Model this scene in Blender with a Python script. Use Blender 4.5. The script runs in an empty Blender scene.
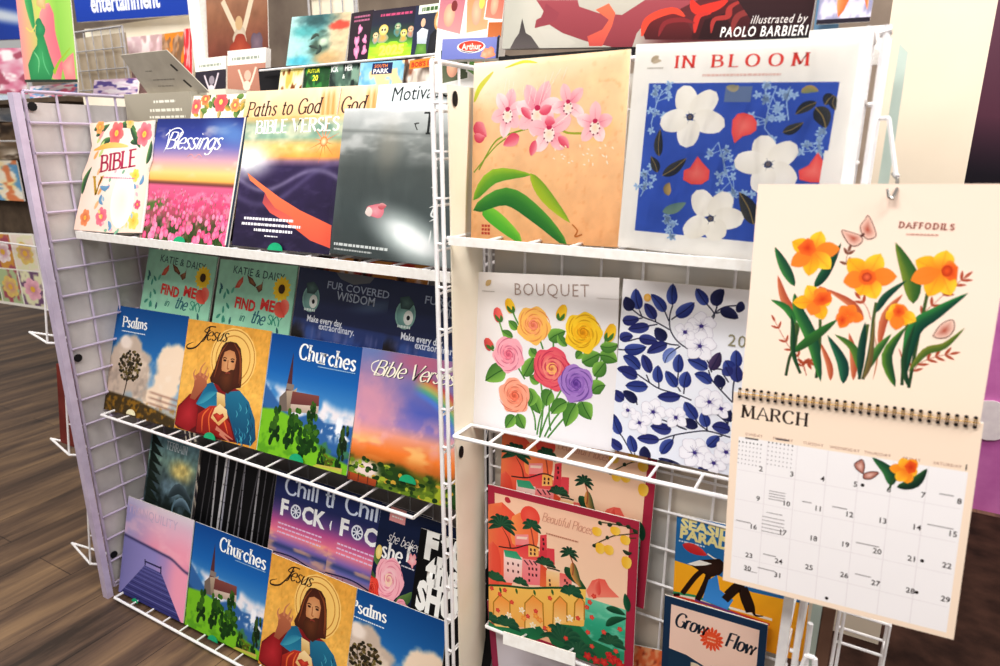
import bpy, math, random
import numpy as np
R = math.radians
D = bpy.data
COL = bpy.context.scene.collection

# ---------------------------------------------------------------- colour + materials
def lin(c):
    c = c / 255.0
    return c / 12.92 if c <= 0.04045 else ((c + 0.055) / 1.055) ** 2.4
def rgb(h):
    if isinstance(h, str):
        h = h.lstrip('#'); h = h if len(h) == 6 else ''.join(ch * 2 for ch in h); return tuple(int(h[i:i + 2], 16) for i in (0, 2, 4))
    return h
def mixc(a, b, t):
    a = rgb(a); b = rgb(b); return tuple(a[i] * (1 - t) + b[i] * t for i in range(3))

def mat(name, color, rough=0.5, spec=0.5, metal=0.0, noise=None, bump=0.0, scale=40.0, coat=0.0):
    m = D.materials.new(name); m.use_nodes = True
    nt = m.node_tree; b = nt.nodes['Principled BSDF']
    c = [lin(v) for v in rgb(color)] + [1]
    b.inputs['Base Color'].default_value = c
    b.inputs['Roughness'].default_value = rough
    b.inputs['Specular IOR Level'].default_value = spec
    b.inputs['Metallic'].default_value = metal
    b.inputs['Coat Weight'].default_value = coat
    tc = nt.nodes.new('ShaderNodeTexCoord')
    if noise or bump:
        n = nt.nodes.new('ShaderNodeTexNoise'); n.inputs['Scale'].default_value = scale
        n.inputs['Detail'].default_value = 5
        nt.links.new(tc.outputs['Object'], n.inputs['Vector'])
        if noise:
            r = nt.nodes.new('ShaderNodeValToRGB')
            r.color_ramp.elements[0].position = .3; r.color_ramp.elements[1].position = .7
            r.color_ramp.elements[0].color = [lin(v) for v in rgb(noise)] + [1]
            r.color_ramp.elements[1].color = c
            nt.links.new(n.outputs['Fac'], r.inputs['Fac']); nt.links.new(r.outputs['Color'], b.inputs['Base Color'])
        if bump:
            bp = nt.nodes.new('ShaderNodeBump'); bp.inputs['Strength'].default_value = bump
            bp.inputs['Distance'].default_value = .01
            nt.links.new(n.outputs['Fac'], bp.inputs['Height']); nt.links.new(bp.outputs['Normal'], b.inputs['Normal'])
    return m

def print_mat(name, rough, spec, coat):
    m = D.materials.new(name); m.use_nodes = True
    nt = m.node_tree; b = nt.nodes['Principled BSDF']
    a = nt.nodes.new('ShaderNodeAttribute'); a.attribute_name = 'Ink'
    nt.links.new(a.outputs['Color'], b.inputs['Base Color'])
    b.inputs['Roughness'].default_value = rough
    b.inputs['Specular IOR Level'].default_value = spec
    b.inputs['Coat Weight'].default_value = coat
    b.inputs['Coat Roughness'].default_value = .12
    tc = nt.nodes.new('ShaderNodeTexCoord')
    n = nt.nodes.new('ShaderNodeTexNoise'); n.inputs['Scale'].default_value = 9
    bp = nt.nodes.new('ShaderNodeBump'); bp.inputs['Strength'].default_value = .15; bp.inputs['Distance'].default_value = .004
    nt.links.new(tc.outputs['Object'], n.inputs['Vector'])
    nt.links.new(n.outputs['Fac'], bp.inputs['Height']); nt.links.new(bp.outputs['Normal'], b.inputs['Normal'])
    return m

def wrap_mat():
    m = D.materials.new('clear_plastic_wrap'); m.use_nodes = True
    nt = m.node_tree; nt.nodes.clear()
    out = nt.nodes.new('ShaderNodeOutputMaterial')
    mx = nt.nodes.new('ShaderNodeMixShader')
    tr = nt.nodes.new('ShaderNodeBsdfTransparent'); gl = nt.nodes.new('ShaderNodeBsdfGlossy')
    gl.inputs['Roughness'].default_value = .12
    fr = nt.nodes.new('ShaderNodeFresnel'); fr.inputs['IOR'].default_value = 1.22
    tc = nt.nodes.new('ShaderNodeTexCoord')
    mp = nt.nodes.new('ShaderNodeMapping'); mp.inputs['Scale'].default_value = (9, 1, 3); mp.inputs['Rotation'].default_value = (0, R(25), 0)
    n = nt.nodes.new('ShaderNodeTexNoise'); n.inputs['Scale'].default_value = 3.5; n.inputs['Detail'].default_value = 3; n.inputs['Distortion'].default_value = .6
    bp = nt.nodes.new('ShaderNodeBump'); bp.inputs['Strength'].default_value = .6; bp.inputs['Distance'].default_value = .006
    L = nt.links.new
    L(tc.outputs['Object'], mp.inputs['Vector']); L(mp.outputs['Vector'], n.inputs['Vector'])
    L(n.outputs['Fac'], bp.inputs['Height']); L(bp.outputs['Normal'], gl.inputs['Normal']); L(bp.outputs['Normal'], fr.inputs['Normal'])
    L(fr.outputs['Fac'], mx.inputs[0]); L(tr.outputs[0], mx.inputs[1]); L(gl.outputs[0], mx.inputs[2]); L(mx.outputs[0], out.inputs['Surface'])
    return m

M = dict(
    ink=print_mat('printed_paper', .5, .2, 0.0),
    gloss=print_mat('glossy_printed_paper', .35, .3, .12),
    wrap=wrap_mat(),
    paper=mat('page_block_paper', '#f2eee8', .8, .2, noise='#e6e0d8', scale=300),
    wire=mat('white_coated_wire', '#f6f4f2', .35, .5, noise='#ece8ea', scale=60),
    lilac=mat('lilac_white_frame', '#d2c6da', .4, .5, noise='#c0b3c8', scale=30),
    greywire=mat('grey_coated_wire', '#c4c2c4', .45, .4, noise='#b0aeb0', scale=60),
    board=mat('pale_card_backing', '#d6d0cd', .85, .2, noise='#b8b2b2', bump=.3, scale=9),
    cream=mat('cream_card', '#fcf4e4', .8, .2, noise='#f4ead6', bump=.2, scale=6),
    taupe=mat('taupe_backing', '#e6d8c6', .85, .2, noise='#c4c6c6', scale=5),
    darkback=mat('dark_backing', '#3c3a3c', .9, .1, noise='#201f22', scale=8),
    black=mat('black_plastic', '#141214', .6, .3, noise='#1e1c1e', scale=20),
    strip=mat('white_price_strip', '#faf8f4', .35, .5, noise='#f0ece6', scale=80),
    gold=mat('gold_wire', '#b08a4a', .3, .6, metal=.8, noise='#8c6a34', scale=50),
    green=mat('green_sticker', '#12a070', .35, .5, noise='#1bb07c', scale=90),
    ivory=mat('ivory_sticker', '#f4ecc8', .4, .4, noise='#eae0b8', scale=90),
    steel=mat('steel_hook', '#9a9894', .3, .6, metal=.7, noise='#7c7a78', scale=60),
    greycard=mat('grey_cardboard', '#c9c2b4', .85, .2, noise='#bab2a4', scale=20),
    tan=mat('tan_backing', '#c9bca8', .85, .2, noise='#b4a48e', scale=12),
    wall=mat('cream_wall_paint', '#efe2cf', .9, .2, noise='#e9dac6', scale=3),
    rackbrown=mat('brown_rack', '#6a5a4a', .8, .2, noise='#4a3e34', scale=14),
    brownwall=mat('taupe_wall_paint', '#c9b8a6', .9, .2, noise='#a8968a', scale=3),
    redbox=mat('dark_red_card', '#8a3a30', .7, .3, noise='#6c2a24', scale=12),
    shaded_floor=mat('shaded_floor_brown', '#4a342b', .95, .1, noise='#2e201b', bump=.5, scale=14),  # darker brown that paints shade onto the floor at the right
    purple=mat('purple_cloth', '#dc8cc4', .8, .2, noise='#bc64a6', scale=6),
    clear=mat('pale_disc', '#f0e6e6', .3, .5, noise='#e2d6da', scale=30),
)

# ---------------------------------------------------------------- objects
def link(name, me, parent=None, m=None):
    o = D.objects.new(name, me); COL.objects.link(o)
    if parent is not None: o.parent = parent
    if m is not None and me is not None: me.materials.append(m)
    return o
def tag(o, label=None, cat=None, group=None, kind=None):
    if label: o['label'] = label
    if cat: o['category'] = cat
    if group: o['group'] = group
    if kind: o['kind'] = kind
    return o

class MB:
    """collects boxes and wires into one mesh"""
    def __init__(s): s.v = []; s.f = []; s.sm = []
    def box(s, x0, x1, y0, y1, z0, z1):
        n = len(s.v)
        for x in (x0, x1):
            for y in (y0, y1):
                for z in (z0, z1): s.v.append((x, y, z))
        for q in ((0, 1, 3, 2), (4, 6, 7, 5), (0, 4, 5, 1), (2, 3, 7, 6), (0, 2, 6, 4), (1, 5, 7, 3)):
            s.f.append(tuple(n + i for i in q))
        return s
    def wire(s, a, b, r=.0025, k=6):
        a = np.array(a, float); b = np.array(b, float); d = b - a; L = np.linalg.norm(d)
        if L < 1e-6: return s
        d /= L; up = np.array((0, 0, 1.)) if abs(d[2]) < .9 else np.array((1., 0, 0))
        u = np.cross(d, up); u /= np.linalg.norm(u); w = np.cross(d, u); n = len(s.v)
        for p in (a, b):
            for i in range(k):
                t = 2 * math.pi * i / k; s.v.append(tuple(p + r * (math.cos(t) * u + math.sin(t) * w)))
        for i in range(k): j = (i + 1) % k; s.f.append((n + i, n + j, n + k + j, n + k + i))
        s.f.append(tuple(n + i for i in range(k))[::-1]); s.f.append(tuple(n + k + i for i in range(k)))
        return s
    def path(s, pts, r=.0025, k=6):
        for a, b in zip(pts, pts[1:]): s.wire(a, b, r, k)
        return s
    def prism(s, pts, y0, y1):
        """outline in x,z extruded along y"""
        n = len(s.v); k = len(pts)
        for y in (y0, y1):
            for p in pts: s.v.append((p[0], y, p[1]))
        s.f.append(tuple(range(n, n + k))); s.f.append(tuple(range(n + k, n + 2 * k))[::-1])
        for i in range(k): j = (i + 1) % k; s.f.append((n + i, n + k + i, n + k + j, n + j))
        return s
    def mesh(s, name):
        me = D.meshes.new(name); me.from_pydata(s.v, [], s.f); me.validate(); me.update(); return me
    def build(s, name, m, parent=None): return link(name, s.mesh(name), parent, m)

# ---------------------------------------------------------------- skeleton letters (pen strokes) for serif and script writing
G = {
'A': (8, '0,0 4,10 8,0|1.6,3.6 6.4,3.6'), 'B': (7, '1,0 1,10|~1,10 5.6,9.4 5.6,6 1,5.4|~1,5.4 6.4,4.6 6.4,.8 1,0'),
'C': (8, '~7.4,8 6,9.8 3,9.8 .8,7 .8,3 3,.2 6,.2 7.5,2'), 'D': (8, '1,0 1,10|~1,10 4.8,9.7 7.3,7 7.3,3 4.8,.3 1,0'),
'E': (6.5, '1,0 1,10|1,10 6,10|1,5.3 5,5.3|1,0 6.2,0'), 'F': (6, '1,0 1,10|1,10 6,10|1,5.3 5,5.3'),
'G': (8, '~7.4,8 6,9.8 3,9.8 .8,7 .8,3 3,.2 6,.2 7.4,1.6|7.4,4.4 7.4,1|5.2,4.4 7.6,4.4'), 'H': (8, '1,0 1,10|7,0 7,10|1,5.2 7,5.2'),
'I': (3, '1.5,0 1.5,10'), 'J': (5, '~4,10 4,2 3,-1.2 .6,-1.4'), 'K': (7.4, '1,0 1,10|6.6,10 1,4.6|2.8,6.2 7,0'), 'L': (6.3, '1,0 1,10|1,0 6,0'),
'M': (10, '1,0 1.4,10|1.4,10 5,1 8.6,10|8.6,10 9,0'), 'N': (8.4, '1,0 1,10|1,10 7.4,0|7.4,0 7.4,10'),
'O': (9, '~.7,5 1.6,8.4 4.5,10 7.4,8.4 8.3,5 7.4,1.6 4.5,0 1.6,1.6 .7,5'), 'P': (6.6, '1,0 1,10|~1,10 5.8,9.3 5.8,5.6 1,5'),
'Q': (9, '~.7,5 1.6,8.4 4.5,10 7.4,8.4 8.3,5 7.4,1.6 4.5,0 1.6,1.6 .7,5|5,2 8.4,-1'), 'R': (7.4, '1,0 1,10|~1,10 5.8,9.3 5.8,5.6 1,5|3.5,5.2 7.2,0'),
'S': (6.4, '~5.6,8.3 4,10 1.6,9.2 1,7.2 3.2,5.4 5.4,4 5.4,1.2 3.2,0 .8,1.4'), 'T': (7.4, '3.7,0 3.7,10|.4,10 7,10'),
'U': (8, '~1,10 1,3 2.2,.4 5,.1 7,2.4 7,10'), 'V': (8, '.2,10 4,0 7.8,10'), 'W': (11, '.2,10 3,0 5.5,9 8,0 10.8,10'), 'Y': (7.4, '.2,10 3.7,5 7.2,10|3.7,5 3.7,0'),
'a': (6, '~5,5.5 3,6.5 .8,4.4 .8,1.8 2.6,0 5,1.8|5,6.5 5,0'), 'b': (6, '1,10 1,.2|~1,1.4 3,0 5.3,2 5.3,4.5 3,6.5 1,5'),
'c': (5.4, '~5,5.3 3,6.5 .7,4.5 .7,2 3,0 5,1.1'), 'd': (6, '5,10 5,0|~5,5 3,6.5 .7,4.5 .7,2 3,0 5,1.5'),
'e': (5.8, '~.9,3.4 5.2,3.6 4.7,5.8 3,6.5 .8,4.6 .7,2 2.8,0 5.2,1.3'), 'f': (4, '~4.2,9.3 3,10 1.9,9 1.7,7 1.7,0|.3,6.3 3.6,6.3'),
'g': (6, '~5,6.5 5,-1 3,-3 .8,-2.2|~5,5 3,6.5 .7,4.5 .7,2 3,0 5,1.5'), 'h': (6.2, '1,10 1,0|~1,5 3.2,6.5 5,5.2 5,3 5,0'),
'i': (2.6, '1.3,6.5 1.3,0|1.2,8.5 1.5,8.9'), 'k': (5.6, '1,10 1,0|5,6.5 1,3|2.2,4 5.2,0'), 'l': (2.6, '1.3,10 1.3,0'),
'm': (9, '1,6.5 1,0|~1,5 2.8,6.5 4.5,5 4.5,0|~4.5,5 6.3,6.5 8,5 8,0'), 'n': (6.2, '1,6.5 1,0|~1,5 3.2,6.5 5,5.2 5,3 5,0'),
'o': (6.2, '~.7,3.2 1.3,5.6 3,6.5 4.8,5.6 5.5,3.2 4.8,.9 3,0 1.3,.9 .7,3.2'), 'p': (6, '1,6.5 1,-3|~1,1.4 3,0 5.3,2 5.3,4.5 3,6.5 1,5'),
'r': (4.4, '1,6.5 1,0|~1,4.8 2.5,6.4 4.2,6'), 's': (4.8, '~4.3,5.7 2.5,6.5 .9,5.3 2.3,3.6 4.1,2.2 3.6,.5 2.2,0 .5,1.1'),
't': (4, '~1.8,8.8 1.8,4 1.9,1 3,0 4,.8|.3,6.3 3.7,6.3'), 'u': (6.2, '~1,6.5 1,2 2.5,0 4.7,1.5|5.1,6.5 5.1,0'), 'v': (5.6, '.3,6.5 2.8,0 5.3,6.5'),
'w': (8, '.3,6.5 2.2,0 4,6.5 5.8,0 7.7,6.5'), 'y': (5.6, '.3,6.5 2.8,0|5.3,6.5 1.2,-3'), '.': (2, '1,0 1.2,.3'), ' ': (3.6, ''),
}
def smooth(pts, k=5):
    if len(pts) < 3: return [tuple(map(float, p)) for p in pts]
    P = [pts[0]] + list(pts) + [pts[-1]]; out = []
    for i in range(1, len(P) - 2):
        a, b, c, d = P[i - 1], P[i], P[i + 1], P[i + 2]
        for j in range(k):
            t = j / k
            out.append(tuple(.5 * (2 * b[q] + (c[q] - a[q]) * t + (2 * a[q] - 5 * b[q] + 4 * c[q] - d[q]) * t * t + (3 * b[q] - a[q] - 3 * c[q] + d[q]) * t ** 3) for q in (0, 1)))
    out.append(tuple(map(float, P[-2]))); return out

# ---------------------------------------------------------------- noise for printed pictures
def vnoise(X, Y, seed=0):
    xi = np.floor(X).astype(np.int64); yi = np.floor(Y).astype(np.int64); fx = X - xi; fy = Y - yi
    fx = fx * fx * (3 - 2 * fx); fy = fy * fy * (3 - 2 * fy)
    def h(a, b):
        n = (a * 374761393 + b * 668265263 + seed * 974711) & 0xffffffff
        n = ((n ^ (n >> 13)) * 1274126177) & 0xffffffff
        return ((n ^ (n >> 16)) & 0xffff) / 65535.0
    return (h(xi, yi) * (1 - fx) + h(xi + 1, yi) * fx) * (1 - fy) + (h(xi, yi + 1) * (1 - fx) + h(xi + 1, yi + 1) * fx) * fy
def fbm(X, Y, s, seed=0, o=4):
    v = 0; a = .5; t = 0
    for i in range(o):
        v = v + a * vnoise(X * s, Y * s, seed + i * 7); t += a; s *= 2; a *= .5
    return v / t
def S(a, b, x): t = np.clip((x - a) / (b - a), 0, 1); return t * t * (3 - 2 * t)
class Pic:
    """soft painted picture on a grid of coloured points; x right, y down, 0..100"""
    def __init__(s, n=90, base='#ffffff', asp=1.0):
        s.n = n; s.m = max(4, int(n * asp)); x = np.linspace(0, 100, n + 1); y = np.linspace(0, 100, s.m + 1)
        s.X, s.Y = np.meshgrid(x, y); s.A = np.ones(s.X.shape + (3,)) * np.array(rgb(base), float)
    def mix(s, mask, col):
        c = np.array(rgb(col), float) if not isinstance(col, np.ndarray) else col
        m = np.clip(mask, 0, 1)[..., None]; s.A = s.A * (1 - m) + c * m; return s
    def ramp(s, stops, t=None):
        t = s.Y if t is None else t
        ks = [k for k, _ in stops]; cs = np.array([rgb(c) for _, c in stops], float)
        s.A = np.stack([np.interp(t, ks, cs[:, i]) for i in range(3)], -1); return s
    def blob(s, cx, cy, rx, ry, col, soft=.3, rot=0, rough=0, seed=1, op=1):
        c, sn = math.cos(R(rot)), math.sin(R(rot)); dx = s.X - cx; dy = s.Y - cy
        d = np.sqrt(((dx * c + dy * sn) / rx) ** 2 + ((-dx * sn + dy * c) / ry) ** 2)
        if rough: d = d + rough * (fbm(s.X, s.Y, .12, seed) - .5) * 2
        return s.mix((1 - S(1 - soft, 1 + soft, d)) * op, col)
    def mott(s, amt, sc=.2, seed=3):
        s.A = np.clip(s.A * (1 + amt * 2 * (fbm(s.X, s.Y, sc, seed) - .5))[..., None], 0, 255); return s
    def below(s, pts, col, soft=.8, op=1):
        yy = np.interp(s.X, [p[0] for p in pts], [p[1] for p in pts]); return s.mix(S(-soft, soft, s.Y - yy) * op, col)

EPS = 3e-6
class Art:
    """everything printed on one sheet: x right, y down, 0..100 over the sheet"""
    def __init__(s): s.v = []; s.c = []; s.f = []; s.L = 1; s.pics = []
    def up(s): s.L += 1
    def pic(s, p, rect=(0, 0, 100, 100)): s.pics.append((p, rect, s.L)); s.L += 1; return s
    def add(s, pts, cols, faces, step=True):
        n = len(s.v); L = s.L
        s.v += [(p[0], p[1], L) for p in pts]; s.c += [rgb(c) for c in cols]; s.f += [tuple(n + i for i in f) for f in faces]
        if step: s.L += 1
        return s
    def poly(s, pts, col, col2=None, d=(0, 1), step=True):
        if col2 is None: cs = [col] * len(pts)
        else:
            t = [p[0] * d[0] + p[1] * d[1] for p in pts]; a, b = min(t), max(t); cs = [mixc(col, col2, (v - a) / (b - a + 1e-9)) for v in t]
        return s.add(pts, cs, [tuple(range(len(pts)))], step)
    def rect(s, x0, y0, x1, y1, col, col2=None, d=(0, 1), step=True): return s.poly([(x0, y0), (x1, y0), (x1, y1), (x0, y1)], col, col2, d, step)
    def fan(s, pts, ce, cc, ctr=None, step=True):
        if ctr is None: ctr = (sum(p[0] for p in pts) / len(pts), sum(p[1] for p in pts) / len(pts))
        n = len(pts); return s.add([ctr] + list(pts), [cc] + [ce] * n, [(0, 1 + i, 1 + (i + 1) % n) for i in range(n)], step)
    def ell(s, cx, cy, rx, ry=None, col='#fff', col2=None, rot=0, n=18, step=True):
        ry = rx if ry is None else ry; c, sn = math.cos(R(rot)), math.sin(R(rot)); P = []
        for i in range(n):
            t = 2 * math.pi * i / n; a = rx * math.cos(t); b = ry * math.sin(t); P.append((cx + a * c - b * sn, cy + a * sn + b * c))
        return s.fan(P, col, col2 or col, (cx, cy), step)
    def rib(s, pts, w, col, col2=None, taper=0, sm=True, step=True):
        P = smooth(pts) if sm else [tuple(map(float, p)) for p in pts]; n = len(P); V = []; Cc = []
        for i, p in enumerate(P):
            a = P[max(0, i - 1)]; b = P[min(n - 1, i + 1)]; dx, dy = b[0] - a[0], b[1] - a[1]; l = math.hypot(dx, dy) or 1; t = i / (n - 1)
            k = w / 2 * (1 if taper == 0 else (1 - t * .85) if taper == 1 else math.sin(math.pi * min(.97, max(.03, t))) ** .7)
            V += [(p[0] - dy / l * k, p[1] + dx / l * k), (p[0] + dy / l * k, p[1] - dx / l * k)]
            c = mixc(col, col2, t) if col2 else col; Cc += [c, c]
        return s.add(V, Cc, [(2 * i, 2 * i + 1, 2 * i + 3, 2 * i + 2) for i in range(n - 1)], step)
    def leaf(s, pts, w, col, col2=None, vein=None, p=1.0, step=True):
        """from stem end to tip, two shaded halves"""
        if len(pts) == 2: pts = [pts[0], ((pts[0][0] + pts[1][0]) / 2, (pts[0][1] + pts[1][1]) / 2), pts[1]]
        P = smooth(pts, 4); n = len(P); V = []; Cc = []; col2 = col2 or col
        for i, q in enumerate(P):
            a = P[max(0, i - 1)]; b = P[min(n - 1, i + 1)]; dx, dy = b[0] - a[0], b[1] - a[1]; l = math.hypot(dx, dy) or 1; t = i / (n - 1)
            k = w / 2 * max(.0, math.sin(math.pi * t ** .85)) ** p * (1.12 if p > .9 else 1)
            V += [(q[0] - dy / l * k, q[1] + dx / l * k), q, (q[0] + dy / l * k, q[1] - dx / l * k)]
            Cc += [col, mixc(col, col2, .35), col2]
        F = []
        for i in range(n - 1): a = 3 * i; F += [(a, a + 1, a + 4, a + 3), (a + 1, a + 2, a + 5, a + 4)]
        s.add(V, Cc, F, step)
        if vein: s.rib(pts, w * .07, vein, step=step)
        return s
    def petal(s, c, tip, w, col, ctr, p=.6):
        """tear-shaped petal from centre c to tip; colour ctr at the root"""
        dx, dy = tip[0] - c[0], tip[1] - c[1]; l = math.hypot(dx, dy) or 1; nx, ny = -dy / l, dx / l; L = []; Rr = []
        N = 8; V = []; Cc = []
        for i in range(N + 1):
            t = i / N; k = w / 2 * (math.sin(math.pi * t ** 1.1) ** p if 0 < i < N else (.12 if i == 0 else 0))
            q = (c[0] + dx * t, c[1] + dy * t); m = mixc(ctr, col, min(1, t * 1.5)); V += [(q[0] + nx * k, q[1] + ny * k), q, (q[0] - nx * k, q[1] - ny * k)]; Cc += [m, mixc(m, ctr, .25), m]
        F = []
        for i in range(N): a = 3 * i; F += [(a, a + 1, a + 4, a + 3), (a + 1, a + 2, a + 5, a + 4)]
        return s.add(V, Cc, F)
    def sprig(s, pts, n, L, w, col, stem=.4):
        s.rib(pts, stem, col, step=False); P = smooth(pts, 6)
        for i in range(1, n + 1):
            k = int(i / (n + .3) * (len(P) - 1)); a = P[max(0, k - 1)]; b = P[min(len(P) - 1, k + 1)]; an = math.atan2(b[1] - a[1], b[0] - a[0])
            for sg in (-1, 1):
                t = an + sg * .75; s.leaf([P[k], (P[k][0] + L * math.cos(t), P[k][1] + L * math.sin(t))], w, col, step=False)
        s.leaf([P[-1], (P[-1][0] + L * math.cos(an), P[-1][1] + L * math.sin(an))], w, col); return s
    def blobby(s, cx, cy, r, lob, amp, col, ctr, seed=0, ry=None, step=True):
        rnd = random.Random(seed); ry = ry or r; P = []; N = 40; ph = rnd.random() * 6
        for i in range(N):
            t = 2 * math.pi * i / N; k = 1 + amp * math.sin(lob * t + ph) + amp * .5 * math.sin((lob * 2 - 1) * t + ph * 2); P.append((cx + r * k * math.cos(t), cy + ry * k * math.sin(t)))
        return s.fan(P, col, ctr, (cx, cy), step)
    def rose(s, cx, cy, r, out, mid, inn, dark, seed=0):
        rnd = random.Random(seed)
        s.blobby(cx, cy, r, 5, .07, out, mid, seed)
        for ring, (rr, n, c1, c2) in enumerate(((.74, 6, out, mid), (.5, 5, mid, out), (.3, 4, inn, mid))):
            for i in range(n):
                t = 2 * math.pi * i / n + ring * .6 + rnd.random() * .4; px, py = cx + rr * r * .55 * math.cos(t), cy + rr * r * .55 * math.sin(t)
                s.ell(px, py, rr * r * .62, rr * r * .46, c1, c2, math.degrees(t) + 90, 12)
                a0 = t - .6 + rnd.random() * .4; jr = rr * r * rnd.uniform(.86, 1.14); s.rib([(cx + jr * (1 + .06 * k) * math.cos(a0 + k * .28), cy + jr * (1 + .06 * k) * math.sin(a0 + k * .28)) for k in range(5)], r * .07, mixc(dark, out, .35), taper=2)
        s.ell(cx, cy, r * .16, r * .14, inn, dark)
        s.rib([(cx + r * .04 * k * math.cos(k * .9), cy + r * .04 * k * math.sin(k * .9)) for k in range(1, 9)], r * .05, dark, taper=2); return s
    def sans(s, txt, x, y, size, col, bold=0, shear=0, rot=0, sp=1.0, align='L', sx=1.0, W=None):
        cu = D.curves.new('t', 'FONT'); cu.body = txt; cu.size = 1; cu.resolution_u = 2; cu.space_character = sp; cu.offset = bold; cu.shear = shear
        o = D.objects.new('t', cu); COL.objects.link(o); bpy.context.view_layer.update()
        me = o.to_mesh(); V = [(v.co.x, v.co.y) for v in me.vertices]; F = [tuple(p.vertices) for p in me.polygons]; o.to_mesh_clear()
        D.objects.remove(o); D.curves.remove(cu)
        if not V: return s
        if W: sx = W / (max(v[0] for v in V) * size)
        w = max(v[0] for v in V) * size * sx; off = {'L': 0, 'C': -w / 2, 'R': -w}[align]; c, sn = math.cos(R(rot)), math.sin(R(rot)); P = []
        for a, b in V:
            a = a * size * sx + off; b = -b * size; P.append((x + a * c - b * sn, y + a * sn + b * c))
        return s.add(P, [col] * len(P), F)
    def pen(s, txt, x, y, h, col, w=.9, thin=.3, shear=0, rot=0, sp=1.0, serif=True, align='L', sx=1.0, W=None):
        """pen-stroked letters, baseline at y, cap height h"""
        k = h / 10; c, sn = math.cos(R(rot)), math.sin(R(rot)); ex = .9 if serif else 0; thin = max(thin, .75) if serif else thin
        nat = sum((G.get(ch, G['o'])[0] * sp + ex) for ch in txt) * k
        if W: sx = W / nat
        W = nat * sx
        off = {'L': 0, 'C': -W / 2, 'R': -W}[align]; cur = 0; V = []; F = []
        def put(px, py):
            a = (px + shear * py) * k * sx + off; b = -py * k; return (x + a * c - b * sn, y + a * sn + b * c)
        for ch in txt:
            adv, st = G.get(ch, G['o'])
            for q in st.split('|'):
                if not q: continue
                cv = q[0] == '~'; pts = [tuple(float(e) for e in t.split(',')) for t in q.lstrip('~').split()]
                pts = [(a + cur, b) for a, b in pts]; P = smooth(pts, 4) if cv else pts; n0 = len(V); N = len(P)
                for i, p in enumerate(P):
                    a = P[max(0, i - 1)]; b = P[min(N - 1, i + 1)]
                    if not cv and 0 < i < N - 1: a = P[i - 1]; b = P[i]
                    dx, dy = b[0] - a[0], b[1] - a[1]; l = math.hypot(dx, dy) or 1; st_ = abs(dy / l)
                    hx = (w / 2) * (.35 + .65 * st_) if st_ > .35 else w * .2; hy = thin / 2
                    hw = thin / 2 + (w - thin) / 2 * st_ ** 1.5
                    if not cv and dx * dy > 0 and abs(dx) > .15 * l and serif: hw = thin / 2 + (w - thin) * .12
                    V += [put(p[0] - dy / l * hw, p[1] + dx / l * hw), put(p[0] + dy / l * hw, p[1] - dx / l * hw)]
                F += [(n0 + 2 * i, n0 + 2 * i + 1, n0 + 2 * i + 3, n0 + 2 * i + 2) for i in range(N - 1)]
                if serif:
                    for e, nb in ((P[0], P[min(1, N - 1)]), (P[-1], P[-2])):
                        if abs(nb[0] - e[0]) < .7 * abs(nb[1] - e[1]) and not cv:
                            m = len(V); ww = w * .5 + .6; V += [put(e[0] - ww, e[1] - thin / 2), put(e[0] + ww, e[1] - thin / 2), put(e[0] + ww, e[1] + thin / 2), put(e[0] - ww, e[1] + thin / 2)]; F.append((m, m + 1, m + 2, m + 3))
            cur += adv * sp + ex
        return s.add(V, [col] * len(V), F)
    def lines(s, x0, y0, x1, y1, n, col, th=.5, step=3, ragged=.3, seed=2, rot=0):
        rnd = random.Random(seed)
        for i in range(n):
            a = x0 + (x1 - x0) * rnd.random() * ragged * .5; b = x1 - (x1 - x0) * rnd.random() * ragged * .5; yy = y0 + (y1 - y0) * (i / max(1, n - 1) if n > 1 else 0); x = a
            while x < b:
                e = min(b, x + step * (.4 + rnd.random())); s.rect(x, yy - th / 2, e, yy + th / 2, col, step=False); x = e + step * .22
        s.L += 1; return s
    def mesh(s, name, w, h):
        vs = []; cs = []; tot = []; idx = []; n = 0
        for p, (x0, y0, x1, y1), L in s.pics:
            X = x0 + p.X / 100 * (x1 - x0); Y = y0 + p.Y / 100 * (y1 - y0)
            vs.append(np.stack([X.ravel(), Y.ravel(), np.full(X.size, L)], -1)); cs.append(p.A.reshape(-1, 3))
            r, c = X.shape; g = np.arange(r * c).reshape(r, c) + n; q = np.stack([g[1:, :-1], g[1:, 1:], g[:-1, 1:], g[:-1, :-1]], -1).reshape(-1, 4)
            idx.append(q.ravel()); tot.append(np.full(len(q), 4)); n += X.size
        if s.v:
            vs.append(np.array(s.v, float)); cs.append(np.array(s.c, float)); idx.append(np.array([n + i for f in s.f for i in f])); tot.append(np.array([len(f) for f in s.f]))
        V = np.concatenate(vs); Cc = np.clip(np.concatenate(cs), 0, 255) / 255; idx = np.concatenate(idx).astype(np.int32); tot = np.concatenate(tot).astype(np.int32)
        Cc = np.where(Cc <= .04045, Cc / 12.92, ((Cc + .055) / 1.055) ** 2.4)
        V[:, 0] = np.clip(V[:, 0], 0, 100); V[:, 1] = np.clip(V[:, 1], 0, 100)
        co = np.stack([(V[:, 0] - 50) / 100 * w, -(V[:, 2] * EPS + .0003), (100 - V[:, 1]) / 100 * h], -1)
        me = D.meshes.new(name); me.vertices.add(len(co)); me.vertices.foreach_set('co', co.astype(np.float32).ravel())
        me.loops.add(len(idx)); me.loops.foreach_set('vertex_index', idx)
        me.polygons.add(len(tot)); st = np.concatenate([[0], np.cumsum(tot)[:-1]]).astype(np.int32)
        me.polygons.foreach_set('loop_start', st); me.polygons.foreach_set('loop_total', tot)
        me.update(calc_edges=True)
        at = me.color_attributes.new('Ink', 'FLOAT_COLOR', 'POINT')
        at.data.foreach_set('color', np.concatenate([Cc, np.ones((len(Cc), 1))], -1).astype(np.float32).ravel())
        return me

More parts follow.
